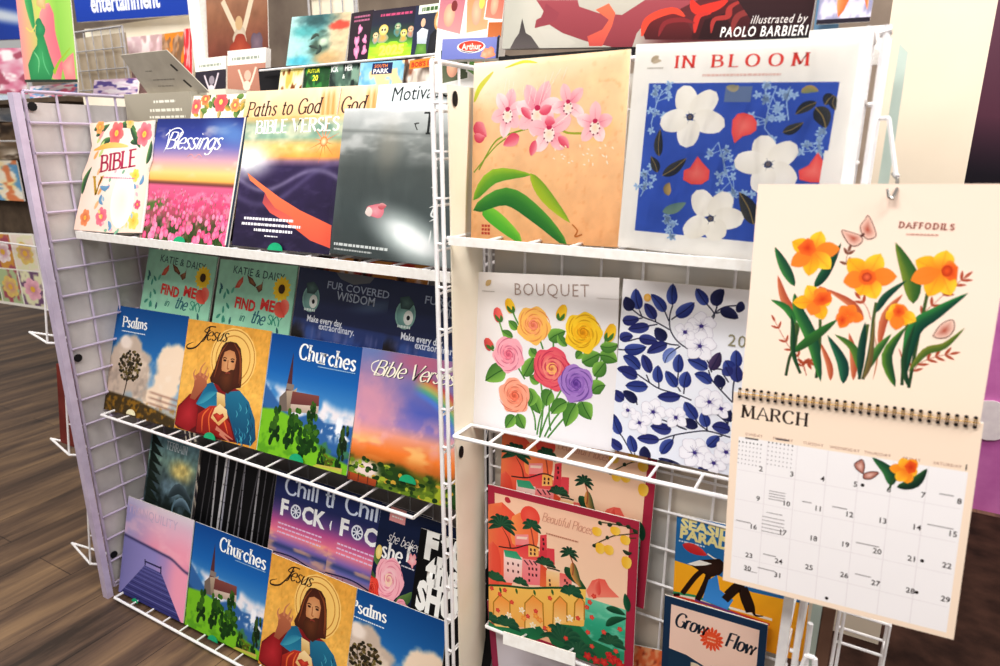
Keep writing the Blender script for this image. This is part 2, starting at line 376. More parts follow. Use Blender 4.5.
BODY = {}
def place(o, pl, dy=0):
    X, Y, Z, lean, roll, w, h = pl
    o.location = (X, Y + dy, Z); o.rotation_mode = 'XYZ'
    from mathutils import Matrix
    m = Matrix.Rotation(-R(lean), 4, 'X') @ Matrix.Rotation(-R(roll), 4, 'Y')
    o.rotation_euler = m.to_euler('XYZ')
MESHC = {}
def sheet(name, label, cat, pl, art, group=None, thick=.003, sticker=None, wrap=False, m='ink', part='cover', sheetkey=None, outline=None, body='paper'):
    """a printed article: page block (or box) with a printed cover, optional sticker and plastic wrap"""
    w, h = pl[5], pl[6]
    if outline:
        bm = MB().prism([((x - 50) / 100 * w, (100 - y) / 100 * h) for x, y in outline], 0, thick)
    else:
        bm = MB().box(-w / 2, w / 2, 0, thick, 0, h)
    o = bm.build(name, M[body]); place(o, pl); tag(o, label, cat, group)
    key = sheetkey
    if key and key in MESHC:
        me = MESHC[key][0]; c = link(part, me, o); c.scale = (w / MESHC[key][1], 1, h / MESHC[key][2])
    else:
        me = art.mesh(part, w, h); me.materials.append(M[m]); c = link(part, me, o)
        if key: MESHC[key] = (me, w, h)
    if sticker:
        u, v, rr, kind = sticker; b = MB(); k = 14
        b.prism([(rr * math.cos(math.pi * i / k), rr * .75 * math.sin(math.pi * i / k)) for i in range(k + 1)], -.0012, 0)
        st = b.build('sticker', M[kind], o); st.location = ((u - 50) / 100 * w, -.006, (100 - v) / 100 * h)
        st['label'] = ('green' if kind == 'green' else 'ivory') + ' half-round sticker'
    if wrap:
        b = MB(); N = 24; ww, hh = w / 2 + .004, h + .004; V = []
        for j in range(N + 1):
            for i in range(N + 1):
                x = -ww + 2 * ww * i / N; z = -.002 + (hh + .002) * j / N
                y = -.0075 - .0012 * math.sin(9 * i / N + 3 * j / N) * math.sin(7 * j / N)
                b.v.append((x, y, z))
        for j in range(N):
            for i in range(N): a = j * (N + 1) + i; b.f.append((a, a + 1, a + N + 2, a + N + 1))
        q = b.build('plastic_wrap', M['wrap'], o)
        for p in q.data.polygons: p.use_smooth = True
        q['label'] = 'clear glossy plastic wrap'
    return o

# ================================================================ PRINTED ARTWORK
def art_daffodil_top():
    a = Art(); p = Pic(40, '#f9e3d2'); p.ramp([(0, '#f7dfcf'), (50, '#fae6d6'), (100, '#fbe8d4')]); a.pic(p)
    RU = '#b5573c'
    def LF(q, w, c1='#1f4f34', c2='#3f8a3a'): a.leaf(q, w * .6, c1, c2)
    for q, w in (([(36.4,48.3),(30.8,46.6),(34.2,46.4)], 2), ([(22,59.1),(16.2,52.5),(12.2,41.4)], 3.4), ([(50.8,59.2),(44.9,52.4),(33.7,46.4)], 3), ([(58.1,71),(59.2,56.3),(64.9,46.5)], 3), ([(39.9,88.9),(38.6,81.6),(33.4,70.8)], 2.5), ([(49.4,87.6),(48.4,75.9),(45.3,65.6)], 3)):
        a.leaf(q, w, RU, '#d98a63')
    a.sprig([(29.2,87.5),(24.7,79.3),(19.9,74.6),(13,63.7)], 5, 3.8, 1.0, RU, .3)
    a.sprig([(29.2,88.1),(27.6,81.9),(29.7,81.6)], 2, 4, 1.4, RU, .35)
    a.sprig([(45,39.9),(41.1,34),(41.4,29.4)], 2, 3.6, 1.2, '#8a5a4a', .25)
    a.sprig([(70.1,65.5),(72.6,56.1),(77,49.7),(82.8,42.4),(86.4,38.3)], 6, 4.2, 1.1, RU, .3)
    a.sprig([(71.7,82.8),(74.2,77),(79.2,73.2),(85.2,70.9)], 5, 4.2, 1.1, RU, .3)
    a.sprig([(53.6,58.9),(51.6,53.9),(48.4,50)], 1, 4, 1.2, RU, .3)
    a.rib([(57.4,85.9),(58,75.8),(56,66.1)], .7, '#c98a6a', taper=2); a.rib([(66,70.5),(68.6,76.7),(71.3,84)], .8, RU, taper=2)
    # stems
    for q in ([(20.1,89.3),(21,80.3),(23.1,73.1),(22.4,63.9)], [(26.5,87.3),(22.5,79),(21.9,72.1)], [(33.6,88.6),(33.7,74.2),(32.7,60.7)], [(53.3,86.5),(54.7,71.8),(54.6,59.7),(54.9,51)], [(51.8,86.7),(52.2,76.5),(52.6,61)], [(69.1,87),(68.2,73.5),(68,59.5)], [(71.8,87.8),(72.5,69.7),(73.4,54.8),(74.4,40.2)], [(22.1,74.4),(23.5,66.1),(21.6,62.9)]):
        a.rib(q, 1.3, '#2c4a30', '#5a6b3a')
    LF([(20.3,46.3),(14.9,37.5),(9.8,28.4)], 7, '#1d4a3a', '#4b8d4c'); LF([(28.8,46.2),(33,38.6),(38.2,25.4)], 6.5, '#163f35', '#2f6b45')
    LF([(35.8,90.1),(30.3,71.1),(22.7,57.1),(20.4,49.3)], 8.5, '#1c4d3a', '#4f9447'); LF([(21.9,77.9),(31.1,68.8),(40.1,60)], 6.5, '#2d5a30', '#3f7f3a')
    LF([(22.4,64),(17.6,56.8),(10,53.3)], 5, '#2c6b3b', '#4f9747'); LF([(26.7,87.2),(22.4,77.8),(21.1,65.2),(19.7,59.6)], 3.4, '#1e3f30', '#3a6a3a')
    LF([(45.4,89.7),(44.1,79.8),(36.4,67.6)], 7, '#153f3a', '#3a7f5a'); LF([(51.5,83.3),(47.9,72.6),(39.4,67)], 5, '#3a6a33', '#6f8f3f')
    LF([(51.8,86.7),(51.3,72.2),(51.5,60)], 5, '#143a35', '#2f6048'); LF([(54.8,81.8),(57.7,72.5),(62.5,64.3)], 5, '#2c5a30', '#6b9a4a')
    LF([(66.6,88.2),(61.7,74.2),(67.7,60.6)], 6.5, '#1f4a33', '#6f9a3a'); LF([(69.3,50.4),(67.1,39.5),(59.4,24.4)], 10, '#2f5f2f', '#86963a')
    LF([(55.3,55.6),(58.3,48.2),(65.7,40.4)], 4.6, '#143f3a', '#37684a'); LF([(69.5,84.2),(70.7,62.4),(78.6,53.3),(88.8,44.2)], 9, '#124038', '#3e8f4a')
    LF([(70.9,80.7),(76.3,70.9),(83,67.4),(89.4,59)], 5, '#4a6a2e', '#8a8f3c'); LF([(71.8,87.8),(68.5,75.6),(71.1,58.1)], 3.6, '#1c3f30', '#3a6038')
    LF([(53.3,86.5),(55.3,77.2),(55,56.4)], 3.2, '#6b5a38', '#8a7a48')
    YE, OR, RD = '#fbc02f', '#f3992b', '#e5562b'
    def daff(c, tips, w, tr, seed=0, redder=False):
        c = c[0]
        for i, t in enumerate(tips): a.petal(c, t, w * .62, '#f58f38' if (redder or i % 3 == 2) else ('#fdd13e' if i % 2 else YE), '#ee6a2a' if redder else '#f2862c', .8)
        for t in tips: a.rib([c, ((c[0] + t[0]) / 2, (c[1] + t[1]) / 2 + .3), t], .28, '#e8862c', taper=1)
        a.fan(tr, '#f07a30', '#d8401f', ((sum(q[0] for q in tr) / len(tr)), (sum(q[1] for q in tr) / len(tr))))
    daff([(26.8,29.7)], [(17.2,25.7),(29.3,20.6),(37.9,28.2),(34.8,37.4),(25.9,41.1),(17.7,36.8)], 11.5, [(19.7,28.2),(23.8,23.9),(26.3,24.9),(28.2,29.4),(25.7,32.2),(21.7,31.3)])
    daff([(50.2,40.1)], [(41.5,32.4),(54.3,29.5),(61.8,39.1),(54.7,49.5),(48.1,48.5),(40.6,42.8)], 13, [(46.5,40.3),(47.5,37.2),(50,36.4),(53.1,37.9),(54.1,40.9),(52.4,43.3),(49.2,43.7),(47.2,42.3)])
    a.ell(*[(50,40.1)][0], 2.0, 2.0, '#b83a1c', '#f07a50')
    daff([(77.8,35.5)], [(67.9,31.6),(78.8,27),(83.9,34.6),(82.6,45.8),(74.5,46.9),(67.1,40.5)], 12.5, [(78.2,33.5),(81.1,32.1),(83.8,33.7),(84,38.5),(81.5,39.8),(78.9,37.8)])
    a.ell(*[(80,35.6)][0], 2.0, 2.4, '#c0401c', '#e8602c')
    daff([(30.4,52.5)], [(20,53.9),(25.6,45.4),(33.2,45.9),(36.9,50.4),(34,60.7),(28.5,59.1)], 10.5, [(28.6,52.6),(31,48.2),(36,47.6),(36.8,52),(33.5,54.1),(30.6,54.6)])
    daff([(44,57.7)], [(39.2,60.2),(40.8,53.7),(46.4,52.8),(50.8,58.9),(45.8,61.2),(41.3,63.8)], 8, [(39.7,59.7),(41.6,57.4),(44.1,58.5),(43.5,62),(41.4,63.2)], redder=True)
    daff([(64,54.8)], [(59.4,57.8),(61,51.5),(65.8,51.1),(71.2,58),(67.7,60.1),(64,62.5)], 9.5, [(61.7,54),(63.2,51.4),(65.7,51.9),(66.7,54.8),(64.7,57),(62.7,56.5)])
    # butterflies
    def wing(q, c1='#f0cdbd', c2='#b8553f'): a.fan(q, c1, c2); a.rib(q + [q[0]], .3, '#7a3f38')
    wing([(46.2,21.6),(45.1,18.2),(46.6,15.2),(48,13.6),(51.6,21),(50.6,23),(48.4,23.4)]); wing([(46,22.1),(41.7,20.8),(37.7,20.2),(41.2,25.8),(44.1,26.7),(46.5,24.6)]); a.rib([(45.6,22.6),(47,21.1)], .9, '#5a2f2a')
    wing([(78.2,63.6),(80.6,58.4),(84.5,56),(85.6,59.8),(83.7,63.5),(80.4,64.4)])
    a.pen('DAFFODILS', *[(60.1,18.1)][0], 2.3, '#9a5348', 2.2, 1.7, rot=1.5, sp=1.32, W=21)
    a.lines(*[(63.2,20.9)][0], *[(75.1,20.7)][0], 1, '#c08a7c', .5, 1.2, 0)
    return a

def art_daffodil_dates():
    a = Art(); p = Pic(30, '#f9e4d0'); a.pic(p)
    W = [(1.6,22.4),(96,16.4),(97.2,96.6),(-2.6,96.2)]
    a.poly([(3.6, 22), (97, 22), (97, 97.4), (3.6, 97.4)], '#f6f2f3')
    a.pen('MARCH', *[(4.3,12)][0], 6.0, '#33251f', 1.9, .7, sp=1.13, rot=0, W=30.5)
    for i, t in enumerate(('SUNDAY', 'MONDAY', 'TUESDAY', 'WEDNESDAY', 'THURSDAY', 'FRIDAY', 'SATURDAY')):
        a.sans(t, 4 + 92 * (i + .5) / 7, 20.8, 1.9, '#a06a56', align='C', sp=1.1)
    for i in range(1, 7): a.rect(4 + 92 * i / 7 - .12, 22, 4 + 92 * i / 7 + .12, 97.2, '#e6dfe2', step=False)
    a.up()
    NUM = {1: '883 325', 2: '203 330'}
    P = dict(zip(range(1, 32), [(95.8,20.2),(14.8,36.7),(28.7,36.6),(42.1,36.3),(55.7,36.1),(69,35.8),(82.1,35.6),(95.3,35.6),(14.4,52.1),(27.3,51.8),(41,51.2),(54.4,51.1),(67.8,51),(81.1,51),(94.4,50.8),(13,67.3),(26.7,66.9),(40.3,66.6),(53.9,66.2),(67.1,66.2),(80.5,66.2),(93.9,65.9),(11.9,83),(25.9,82.4),(39.6,81.8),(54.8,81.6),(67.9,81.9),(81.6,81.6),(95,81.7),(11.6,90.1),(25.7,89.9)]))
    for r in range(5):
        y = (P[2][1], P[9][1], P[16][1], P[23][1])[r] + 4 if r < 4 else 0
        if r < 4: a.rect(4, y - 1.9, 96, y - 1.7, '#e6dfe2', step=False)
    a.up()
    for k, (x, y) in P.items(): a.sans(str(k), x, y + 1.1, 3.6, '#3a3232', align='C', bold=.012)
    def ul(q, n=1, w=None, gap=1.6, th=.28, c='#8a8284'):
        (x0, y0), (x1, y1) = q
        for i in range(n): a.rect(x0, y0 + i * gap, x1, y0 + i * gap + th, c, step=False)
        a.up()
    for q in ([(87.9,33.4),(93.1,33.1)], [(84.9,48.3),(94.6,48)], [(58.3,63.7),(67.7,63.4)], [(47.1,48.5),(53.4,48.5)], [(34.2,48.8),(38.3,48.6)], [(4.7,65.4),(11.9,64.8)], [(18.5,80.1),(24.5,79.6)], [(16.4,88),(24.6,87.1)], [(59.2,79.3),(65.8,78.9)]): ul(q, 1, th=.38)
    ul([(19.2,46.7),(26.7,46.9)], 4, gap=1.35); ul([(18.8,58),(26.1,57.9)], 1); ul([(17,60.5),(27.2,60.4)], 5, gap=1.9)
    ul([(10.5,91.2),(16.3,90.8)], 1)
    for q in [(58.6,35.8),(84.7,66)], [(84.1,81.6),(48.4,95.4)]:
        for x, y in q: a.ell(x, y, .75, .75, '#1c1414')
    for q, t in (([(3.8,24.1),(15.6,23.6)], '#333'), ([(17.3,22.2),(29.6,21.9)], '#333')):
        (x0, y0), (x1, _) = q
        a.rect((x0 + x1) / 2 - 3, y0 - 2.3, (x0 + x1) / 2 + 3, y0 - 1.6, '#6a6262')
        for r in range(6):
            for c in range(7): a.rect(x0 + (x1 - x0) * c / 7, y0 + r * 2.2, x0 + (x1 - x0) * c / 7 + .5, y0 + r * 2.2 + (.5 if r else .7), '#a8a0a4' if r else '#4a4446', step=False)
        a.up()
    a.leaf([(69.6,33.8),(68.4,27.7),(61.2,22)], 4.5, '#1d4a38', '#3f7f48'); a.leaf([(71.9,34),(78.4,30.5),(82.4,23.2)], 4, '#17302a', '#3a6a3a'); a.rib([(69.3,35.3),(69.9,31.6),(72.4,26.9)], .8, '#3a5a33')
    c = [(75.1,25.6)][0]
    for i, t in enumerate([(68.2,25.6),(72.6,20.2),(77.8,20),(79.1,25.6),(75.7,31.5),(71.6,31)]): a.petal(c, t, 4.8, '#fdc53a' if i % 2 else '#f8a62e', '#f0802a')
    a.fan([(73.8,23.8),(75.8,20.7),(78.4,21.8),(78.3,25.7),(75.8,26.9)], '#ef6a2a', '#d03c1c')
    for q in ([(58.3,30.4),(55.7,28.8),(54.6,26.4),(57.4,23.8),(58.6,26.7)], [(58.6,30.3),(61.4,28.8),(64.4,28.7),(61.7,32.1),(58.8,32.5)]): a.fan(q, '#b06a5a', '#ecc4b8'); a.rib(q + [q[0]], .4, '#6a3a34')
    return a

def art_in_bloom():
    a = Art(); p = Pic(30, '#f7f3ec'); a.pic(p)
    x0, y0 = [(8.2,18.2)][0]; x1, y1 = [(90.8,19.4)][0]; yb = [(8.4,90.7)][0][1]
    q = Pic(90, '#3f5fb8'); q.mott(.06, .08, 4); q.mix(S(.5, .9, fbm(q.X, q.Y, .05, 8)) * .3, '#5a78cc'); a.pic(q, (x0, y0, x1, yb))
    BL = '#a9c6e6'
    def spray(q, n, L, seed):
        rnd = random.Random(seed); P = smooth(q, 6); a.rib(q, .5, BL, step=False)
        for i in range(n):
            k = int((i + 1) / n * (len(P) - 1)); x, y = P[k]; an = rnd.random() * 6.3; r = L * (.35 + .65 * rnd.random()); ex, ey = x + r * math.cos(an), y + r * math.sin(an)
            a.rib([(x, y), (ex, ey)], .35, BL, step=False)
            for j in range(5):
                t = j * 1.257 + rnd.random(); a.ell(ex + 1.1 * math.cos(t), ey + 1.1 * math.sin(t), 1.0, .55, BL, rot=math.degrees(t), n=7, step=False)
        a.up()
    spray([(63.5,38.2),(64,29.4),(66,19.9)], 16, 7, 1); spray([(73,34.5),(71,25.9),(71.7,19.9)], 6, 4, 11)
    spray([(55.4,70.2),(49.5,58.9),(44.1,45.1)], 18, 7, 2); spray([(11.2,37.5),(12.8,28),(15,21.5)], 10, 6, 3)
    spray([(26.5,90.4),(27,85.9),(25.6,83)], 9, 5, 4); spray([(84,48.2),(86.7,44.6),(88.4,40.2)], 9, 5, 5); spray([(9.4,73.2),(11.8,66.9),(11.2,61)], 8, 5, 6)
    DK, TN = '#2f3440', '#a08a5a'
    for q, w in (([(83.2,26.7),(78.7,28.9),(75.4,31.9)], 4), ([(89.5,23.8),(87.7,25.5),(86.5,27.8)], 5), ([(83,28.9),(86.4,32.6),(88.5,37.6)], 6), ([(71.3,39.8),(75.2,38.3),(79.2,35.3)], 4), ([(19.4,62.1),(24.9,58.3),(30.1,53.2)], 5), ([(16.8,60.7),(15.2,56.8),(12.8,53)], 4), ([(16.8,52.8),(15.8,47),(16,39.7)], 4), ([(64.7,82.4),(61.5,75),(56.4,67.9)], 6.5), ([(90.1,24.1),(89.4,26.7),(91,30)], 3)):
        a.leaf(q, w, DK, '#4a4a48', TN)
    a.leaf([(21.3,79.9),(27.1,77.8),(32.5,74.4)], 4.5, '#7f9a8a', '#6a8a86'); a.leaf([(23.6,71.7),(22.4,68.2),(23.3,65.2)], 3.5, '#c9a86a', '#8a7a58'); a.leaf([(76.2,22.5),(79.6,21.1),(83.3,22.1)], 3, '#8a9470', '#c0a060')
    a.rect(*[(44.2,19.8)][0], *[(55.9,26.8)][0], '#6f82a4'); a.leaf([(44.5,19.8),(48.2,20.7),(49.7,19.3)], 3, '#b0a488', '#8a8a78')
    def flower(c, tips, w):
        c = c[0]
        for t in tips:
            e = (t[0] + (t[0] - c[0]) * .16, t[1] + (t[1] - c[1]) * .16); a.leaf([(c[0] + (t[0] - c[0]) * .1, c[1] + (t[1] - c[1]) * .1), e], w * .86, '#fdf8ee', '#f6f0e4', p=.5)
        a.ell(c[0], c[1], 1.7, 1.6, '#3a4468'); a.ell(c[0], c[1], .8, .8, '#d8b870')
        for i in range(5):
            t = .6 + i * 1.257; a.rib([c, (c[0] + 3.2 * math.cos(t), c[1] + 3.2 * math.sin(t))], .5, '#3a4468', taper=1)
    flower([(29.6,33.8)], [(25.5,21.3),(38.9,23.9),(43.8,37.2),(29.5,46.2),(17.5,37)], 12.5)
    flower([(67.2,54.3)], [(63,43.2),(76.5,46.3),(77.8,61.8),(65,65.8),(54.2,53.4)], 12.5)
    flower([(44.8,81.3)], [(37.8,69.9),(51.2,70.1),(58,80.1),(49.7,90),(34.8,89.2)], 12.5)
    RE, R2 = '#f05a58', '#f8867c'
    for q in ([(49.1,34.9),(51,32),(53.9,31.5),(57.6,32.7),(59.9,35.6),(60,39.2),(57.8,41.1),(54.5,42.1),(51.3,45.4),(49.4,40.4)], [(35.3,52),(37.9,54.8),(41.7,58.4),(41.8,62.7),(38.7,65.2),(33.8,65.5),(29.7,63.5),(29.6,59),(32.5,57.5)], [(86.9,48),(89.3,51.4),(91.2,55.7),(92,60.9),(85.9,61.3),(81.2,60.4),(80.3,56.3),(84,53.8)]):
        a.fan(q, RE, R2)
    a.rect(*[(89.4,47.1)][0], x1 + 8, [(91.7,61.8)][0][1], '#f7f3ec')
    a.pen('IN BLOOM', *[(19.6,11.2)][0], 5.2, '#e2463e', 1.8, .75, rot=0, sp=1.5, W=62)
    a.lines(*[(33.1,14.8)][0], *[(67,15.3)][0], 1, '#e8c4ba', 1.0, 1.4, 0)
    a.leaf([(8.2,8.4),(10,6.8),(11.8,5.8)], 2.4, '#b9a890'); a.leaf([(9,9),(11.2,7.9),(13.2,8)], 1.6, '#c9b8a0'); a.lines(*[(6.5,11.2)][0], *[(14.3,11.3)][0], 1, '#c4bcb2', .7, .8, 0)
    return a

def art_orchid():
    a = Art(); p = Pic(110, '#fbd2a6'); p.ramp([(0, '#fcdcb4'), (50, '#fbcfa0'), (100, '#f5bd88')]); p.mott(.05, .15, 5)
    p.mix(S(.62, .8, fbm(p.X, p.Y, .35, 9)) * .35, '#e9a870'); p.blob(10, 5, 30, 14, '#fef0dc', .8); p.blob(82, 38, 8, 6, '#f0cf7a', .9, op=.6)
    p.blob(55, 8, 30, 5, '#fde8c8', .9, -12, op=.7); a.pic(p)
    GR, G2, Y1 = '#3f8f3a', '#8cc63c', '#c3cf3a'
    a.rib([(0.8,21.4),(4.5,13.7),(13.9,5.5)], 3.2, '#b9c93a', '#e6dc6a', taper=2); a.rib([(22,4.1),(34.1,1.6),(43.6,2.7)], 1.6, '#d6d650', taper=2)
    a.rib([(5,59.5),(14.4,45.9),(21.9,41),(39.1,37)], 1.0, '#8aa83a'); a.rib([(59.2,37.6),(65.1,40.1),(76.3,40.6)], 1.2, '#a8b440'); a.rib([(1.4,61),(15.6,47.4),(24,42)], .8, '#8aa83a')
    a.leaf([(1.2,77.2),(16.1,63.2),(42.6,62.2)], 7.5, '#5fa33a', '#a9cc3f'); a.leaf([(41.2,61.4),(52.5,74),(69,88.1)], 7, '#b8cc3a', '#86b03a')
    a.leaf([(7.9,81.7),(19.8,88.4),(37.2,99.7)], 9, '#57b53c', '#8ed24a', p=.5); a.leaf([(1.3,83.1),(25.1,74.5),(47.7,85.2),(67.5,100.5)], 10.5, '#2f7a38', '#5fa844', p=.55)
    PK, WH = '#ee8aa0', '#fdeaea'
    def orch(c, r, rot=0, k=5, lip='#c83060', seed=1):
        c = c[0]; rnd = random.Random(seed)
        for i in range(k):
            t = R(rot) + i * 2 * math.pi / k + rnd.random() * .25; rr = r * (.85 + .3 * rnd.random())
            a.petal(c, (c[0] + rr * math.cos(t), c[1] + rr * math.sin(t)), r * .6, WH if i % 2 else '#fad0d4', PK if i % 3 == 0 else '#f4b0bc', .6)
            a.rib([c, (c[0] + rr * .7 * math.cos(t), c[1] + rr * .7 * math.sin(t))], .4, '#e0708c', taper=1)
        a.ell(c[0], c[1] + r * .15, r * .26, r * .3, '#fff2ee', '#fbe0c0')
        for i in range(7):
            t = i * .9; a.ell(c[0] + r * .24 * math.cos(t), c[1] + r * .2 + r * .26 * math.sin(t), .55, .5, '#7a1f3c', n=6)
        a.ell(c[0], c[1] - r * .12, r * .13, r * .1, lip)
    orch([(24.6,27.8)], 13, -80, 6, seed=3); orch([(44.7,28.1)], 15, -70, 7, seed=8); orch([(64.3,25.2)], 11, -50, 5, seed=5)
    orch([(81.5,35.9)], 12, -20, 5, seed=7); orch([(52.9,38.4)], 14, 40, 5, seed=11)
    for q, w in (([(33.8,25.8),(37.6,28.8),(40.7,32.3)], 4), ([(45.9,28.6),(50.6,27.4),(54,25.7)], 5), ([(49.7,34),(53.2,33.6),(56.7,34.2)], 5), ([(33.2,41.3),(28.3,43.1),(22.1,46)], 6.5), ([(44.2,43.5),(42.6,48.3),(41.5,52)], 4.5), ([(58.8,41.9),(63,44.8),(66.1,48.1)], 4.5), ([(2.4,32.5),(5.1,36.6),(10.4,40.8)], 7.5), ([(1.2,39.5),(5.2,41.7),(9.1,40.7)], 5)):
        a.leaf(q, w, '#e0506f', '#f7a8b4')
    for q in ([(21.8,17.5),(23.4,9.9)], [(24.9,17.7),(25.3,10.5)], [(27.4,17.3),(28.4,11.6)], [(34.8,19.1),(35.2,14.4)], [(38.6,24.1),(40.6,15.1)], [(42.2,24.2),(44.1,14.9)], [(45.8,25.3),(49.8,9.6)], [(48,22.6),(54.3,8)], [(50.2,18.9),(58.8,6.9)], [(60.2,12.5),(62.7,6.3)], [(57.9,35.2),(66.7,29)], [(61.3,33.4),(68.9,27.2)]):
        a.rib(q, 1.1, '#fffaf4', taper=2)
    rnd = random.Random(4)
    for i in range(26):
        x, y = 55 + rnd.random() * 38, 46 + rnd.random() * 12; a.ell(x, y, .9, .4, '#fdf0dc', rot=rnd.random() * 90, n=7)
    for i in range(9): x = 8 + (i % 3) * 2.2; y = 91 + (i // 3) * 2.2; a.rect(x, y, x + 1.7, y + 1.4, '#c8503c')
    a.rib([(70.3,88.9),(73.8,92.1),(72.4,95.4),(77,94.1)], .8, '#c87a3a')
    return a

def art_bouquet():
    a = Art(); p = Pic(40, '#f3f0f0'); p.ramp([(0, '#efe9e6'), (100, '#f6f4f8')]); a.pic(p)
    for q in ([(48.4,97.6),(50.5,86.9),(56.6,69.3)], [(50.1,99.3),(56.7,82.3),(66.6,64.4)], [(53.7,98.1),(60.8,85.4),(74.6,68.9)], [(47.4,94.9),(46.3,85.6),(39.9,73.2)], [(57.8,93.7),(56.7,82.3),(58.5,63.5)], [(50.5,97.3),(52.5,79.1),(50.3,60.8)], [(55.8,98.4),(66.9,84.5),(78.5,72)], [(59.4,43.4),(59.3,38.1),(60.6,32.6)], [(52.3,44.1),(50.2,38.8),(49.1,37.1)], [(86.1,65.6),(89.5,49.4),(92.9,33.5)], [(39.8,63.8),(29.1,48.1),(21.6,30.1)], [(35.6,30.9),(32.4,25.6),(30.7,21.2)], [(24.8,50.4),(17.1,48.3),(14.9,46.6)]):
        a.rib(q, 1.1, '#4f8a3f', '#7fae5a')
    for q, w in (([(34.5,33.7),(31.3,31.2),(28.1,28.7)], 5), ([(56.3,38.3),(60.3,35.3),(67.2,32.1)], 8), ([(68.3,40.9),(64.3,37.6),(62.3,34.3)], 5), ([(31.3,38.6),(27,37.1),(23.1,35.2)], 5), ([(25.8,58.8),(19.2,62.3),(10.8,68.1)], 11), ([(38.8,62.1),(42.4,56.1),(46.1,49.2)], 8), ([(78.1,49.7),(83.8,46.5),(89.4,43.3)], 9), ([(85.9,56.8),(89.6,52),(92.8,47.7)], 8), ([(89,44.2),(95,44.5),(100.2,46.9)], 8), ([(89.3,39),(94.9,39.3),(101.2,37.1)], 6), ([(84.2,66.8),(88,62.8),(93.2,61.3)], 8), ([(78.6,72.9),(80.6,77.1),(84.6,82.9)], 10), ([(74.7,74.3),(70.8,81.2),(67.9,89.6)], 9), ([(34.5,86.3),(36.7,90.8),(39.5,95.2)], 8), ([(32.3,87.6),(29,91.9),(25.7,96.7)], 7), ([(43,70.9),(47.3,77.9),(50.5,84.1)], 9), ([(58.6,69),(55.6,73.1),(54.6,78.8)], 9), ([(48.2,48.1),(45.1,46.6),(43.6,44)], 6), ([(78,43.5),(76.1,45.4),(74.2,47.8)], 5), ([(50.3,64.5),(46.2,63.1),(43,61.6)], 6), ([(68.7,74.2),(62.8,77.7),(58.3,83)], 8), ([(42,69.2),(45.2,74.4),(42.4,80.4)], 7)):
        a.leaf(q, w, '#4c7f3a', '#8fc05a', '#3a6a30')
    a.rose(*[(45.6,30.2)][0], 11.2, '#f9c768', '#f7a878', '#ee8a7a', '#dd7a4a', 1); a.rose(*[(28.1,49.7)][0], 11, '#f6b8c4', '#f096a8', '#e87890', '#c95a78', 2)
    a.rose(*[(78.4,32.1)][0], 11.6, '#fbd43c', '#f6bc28', '#e8a018', '#c98a18', 3); a.rose(*[(32.3,75.1)][0], 11, '#f9b49a', '#f49478', '#ee7a5e', '#cc6048', 5)
    a.rose(*[(58.5,55.3)][0], 12.8, '#e65a70', '#f29a8a', '#fbc870', '#c23a58', 4); a.rose(*[(74.5,62.6)][0], 11.2, '#b48cd0', '#9a6ec0', '#7a4ea8', '#5f3a90', 6)
    for q, c1, c2 in (([(31.3,23.9),(29.2,19.4),(27.5,15)], '#fbd23c', '#eab028'), ([(22.7,30),(20.6,25.5),(20.1,20.9)], '#f0796a', '#d8505a'), ([(63.2,26.2),(64.5,21.7),(67,16.7)], '#fbd23c', '#f0b828'), ([(93.3,36),(95.6,30.7),(97.2,25.5)], '#fbd23c', '#eeb42c'), ([(16.4,47.4),(13.8,44.8),(11.6,40.6)], '#e2665a', '#c84a50')):
        a.leaf(q, 6.5, c1, c2, p=.5); a.leaf([q[0], ((q[0][0] + q[1][0]) / 2 + 1.6, (q[0][1] + q[1][1]) / 2), (q[1][0] + 2.0, q[1][1])], 2, '#4c7f3a'); a.leaf([q[0], ((q[0][0] + q[1][0]) / 2 - 1.6, (q[0][1] + q[1][1]) / 2), (q[1][0] - 2.0, q[1][1])], 2, '#4c7f3a')
    a.sans('BOUQUET', *[(32,12.9)][0], 10.6, '#b09a90', bold=-.012, sp=1.1, W=50, rot=-1.6)
    a.leaf([(11.9,8.1),(14.1,6.1),(15.9,4.6)], 3, '#cdb080'); a.lines(*[(9.2,11.5)][0], *[(18.5,11.2)][0], 1, '#c4bcb8', .6, 1, 0)
    a.lines(*[(86.8,11.8)][0], *[(102.2,11.6)][0], 1, '#d8d0cc', .6, 1, 0)
    return a

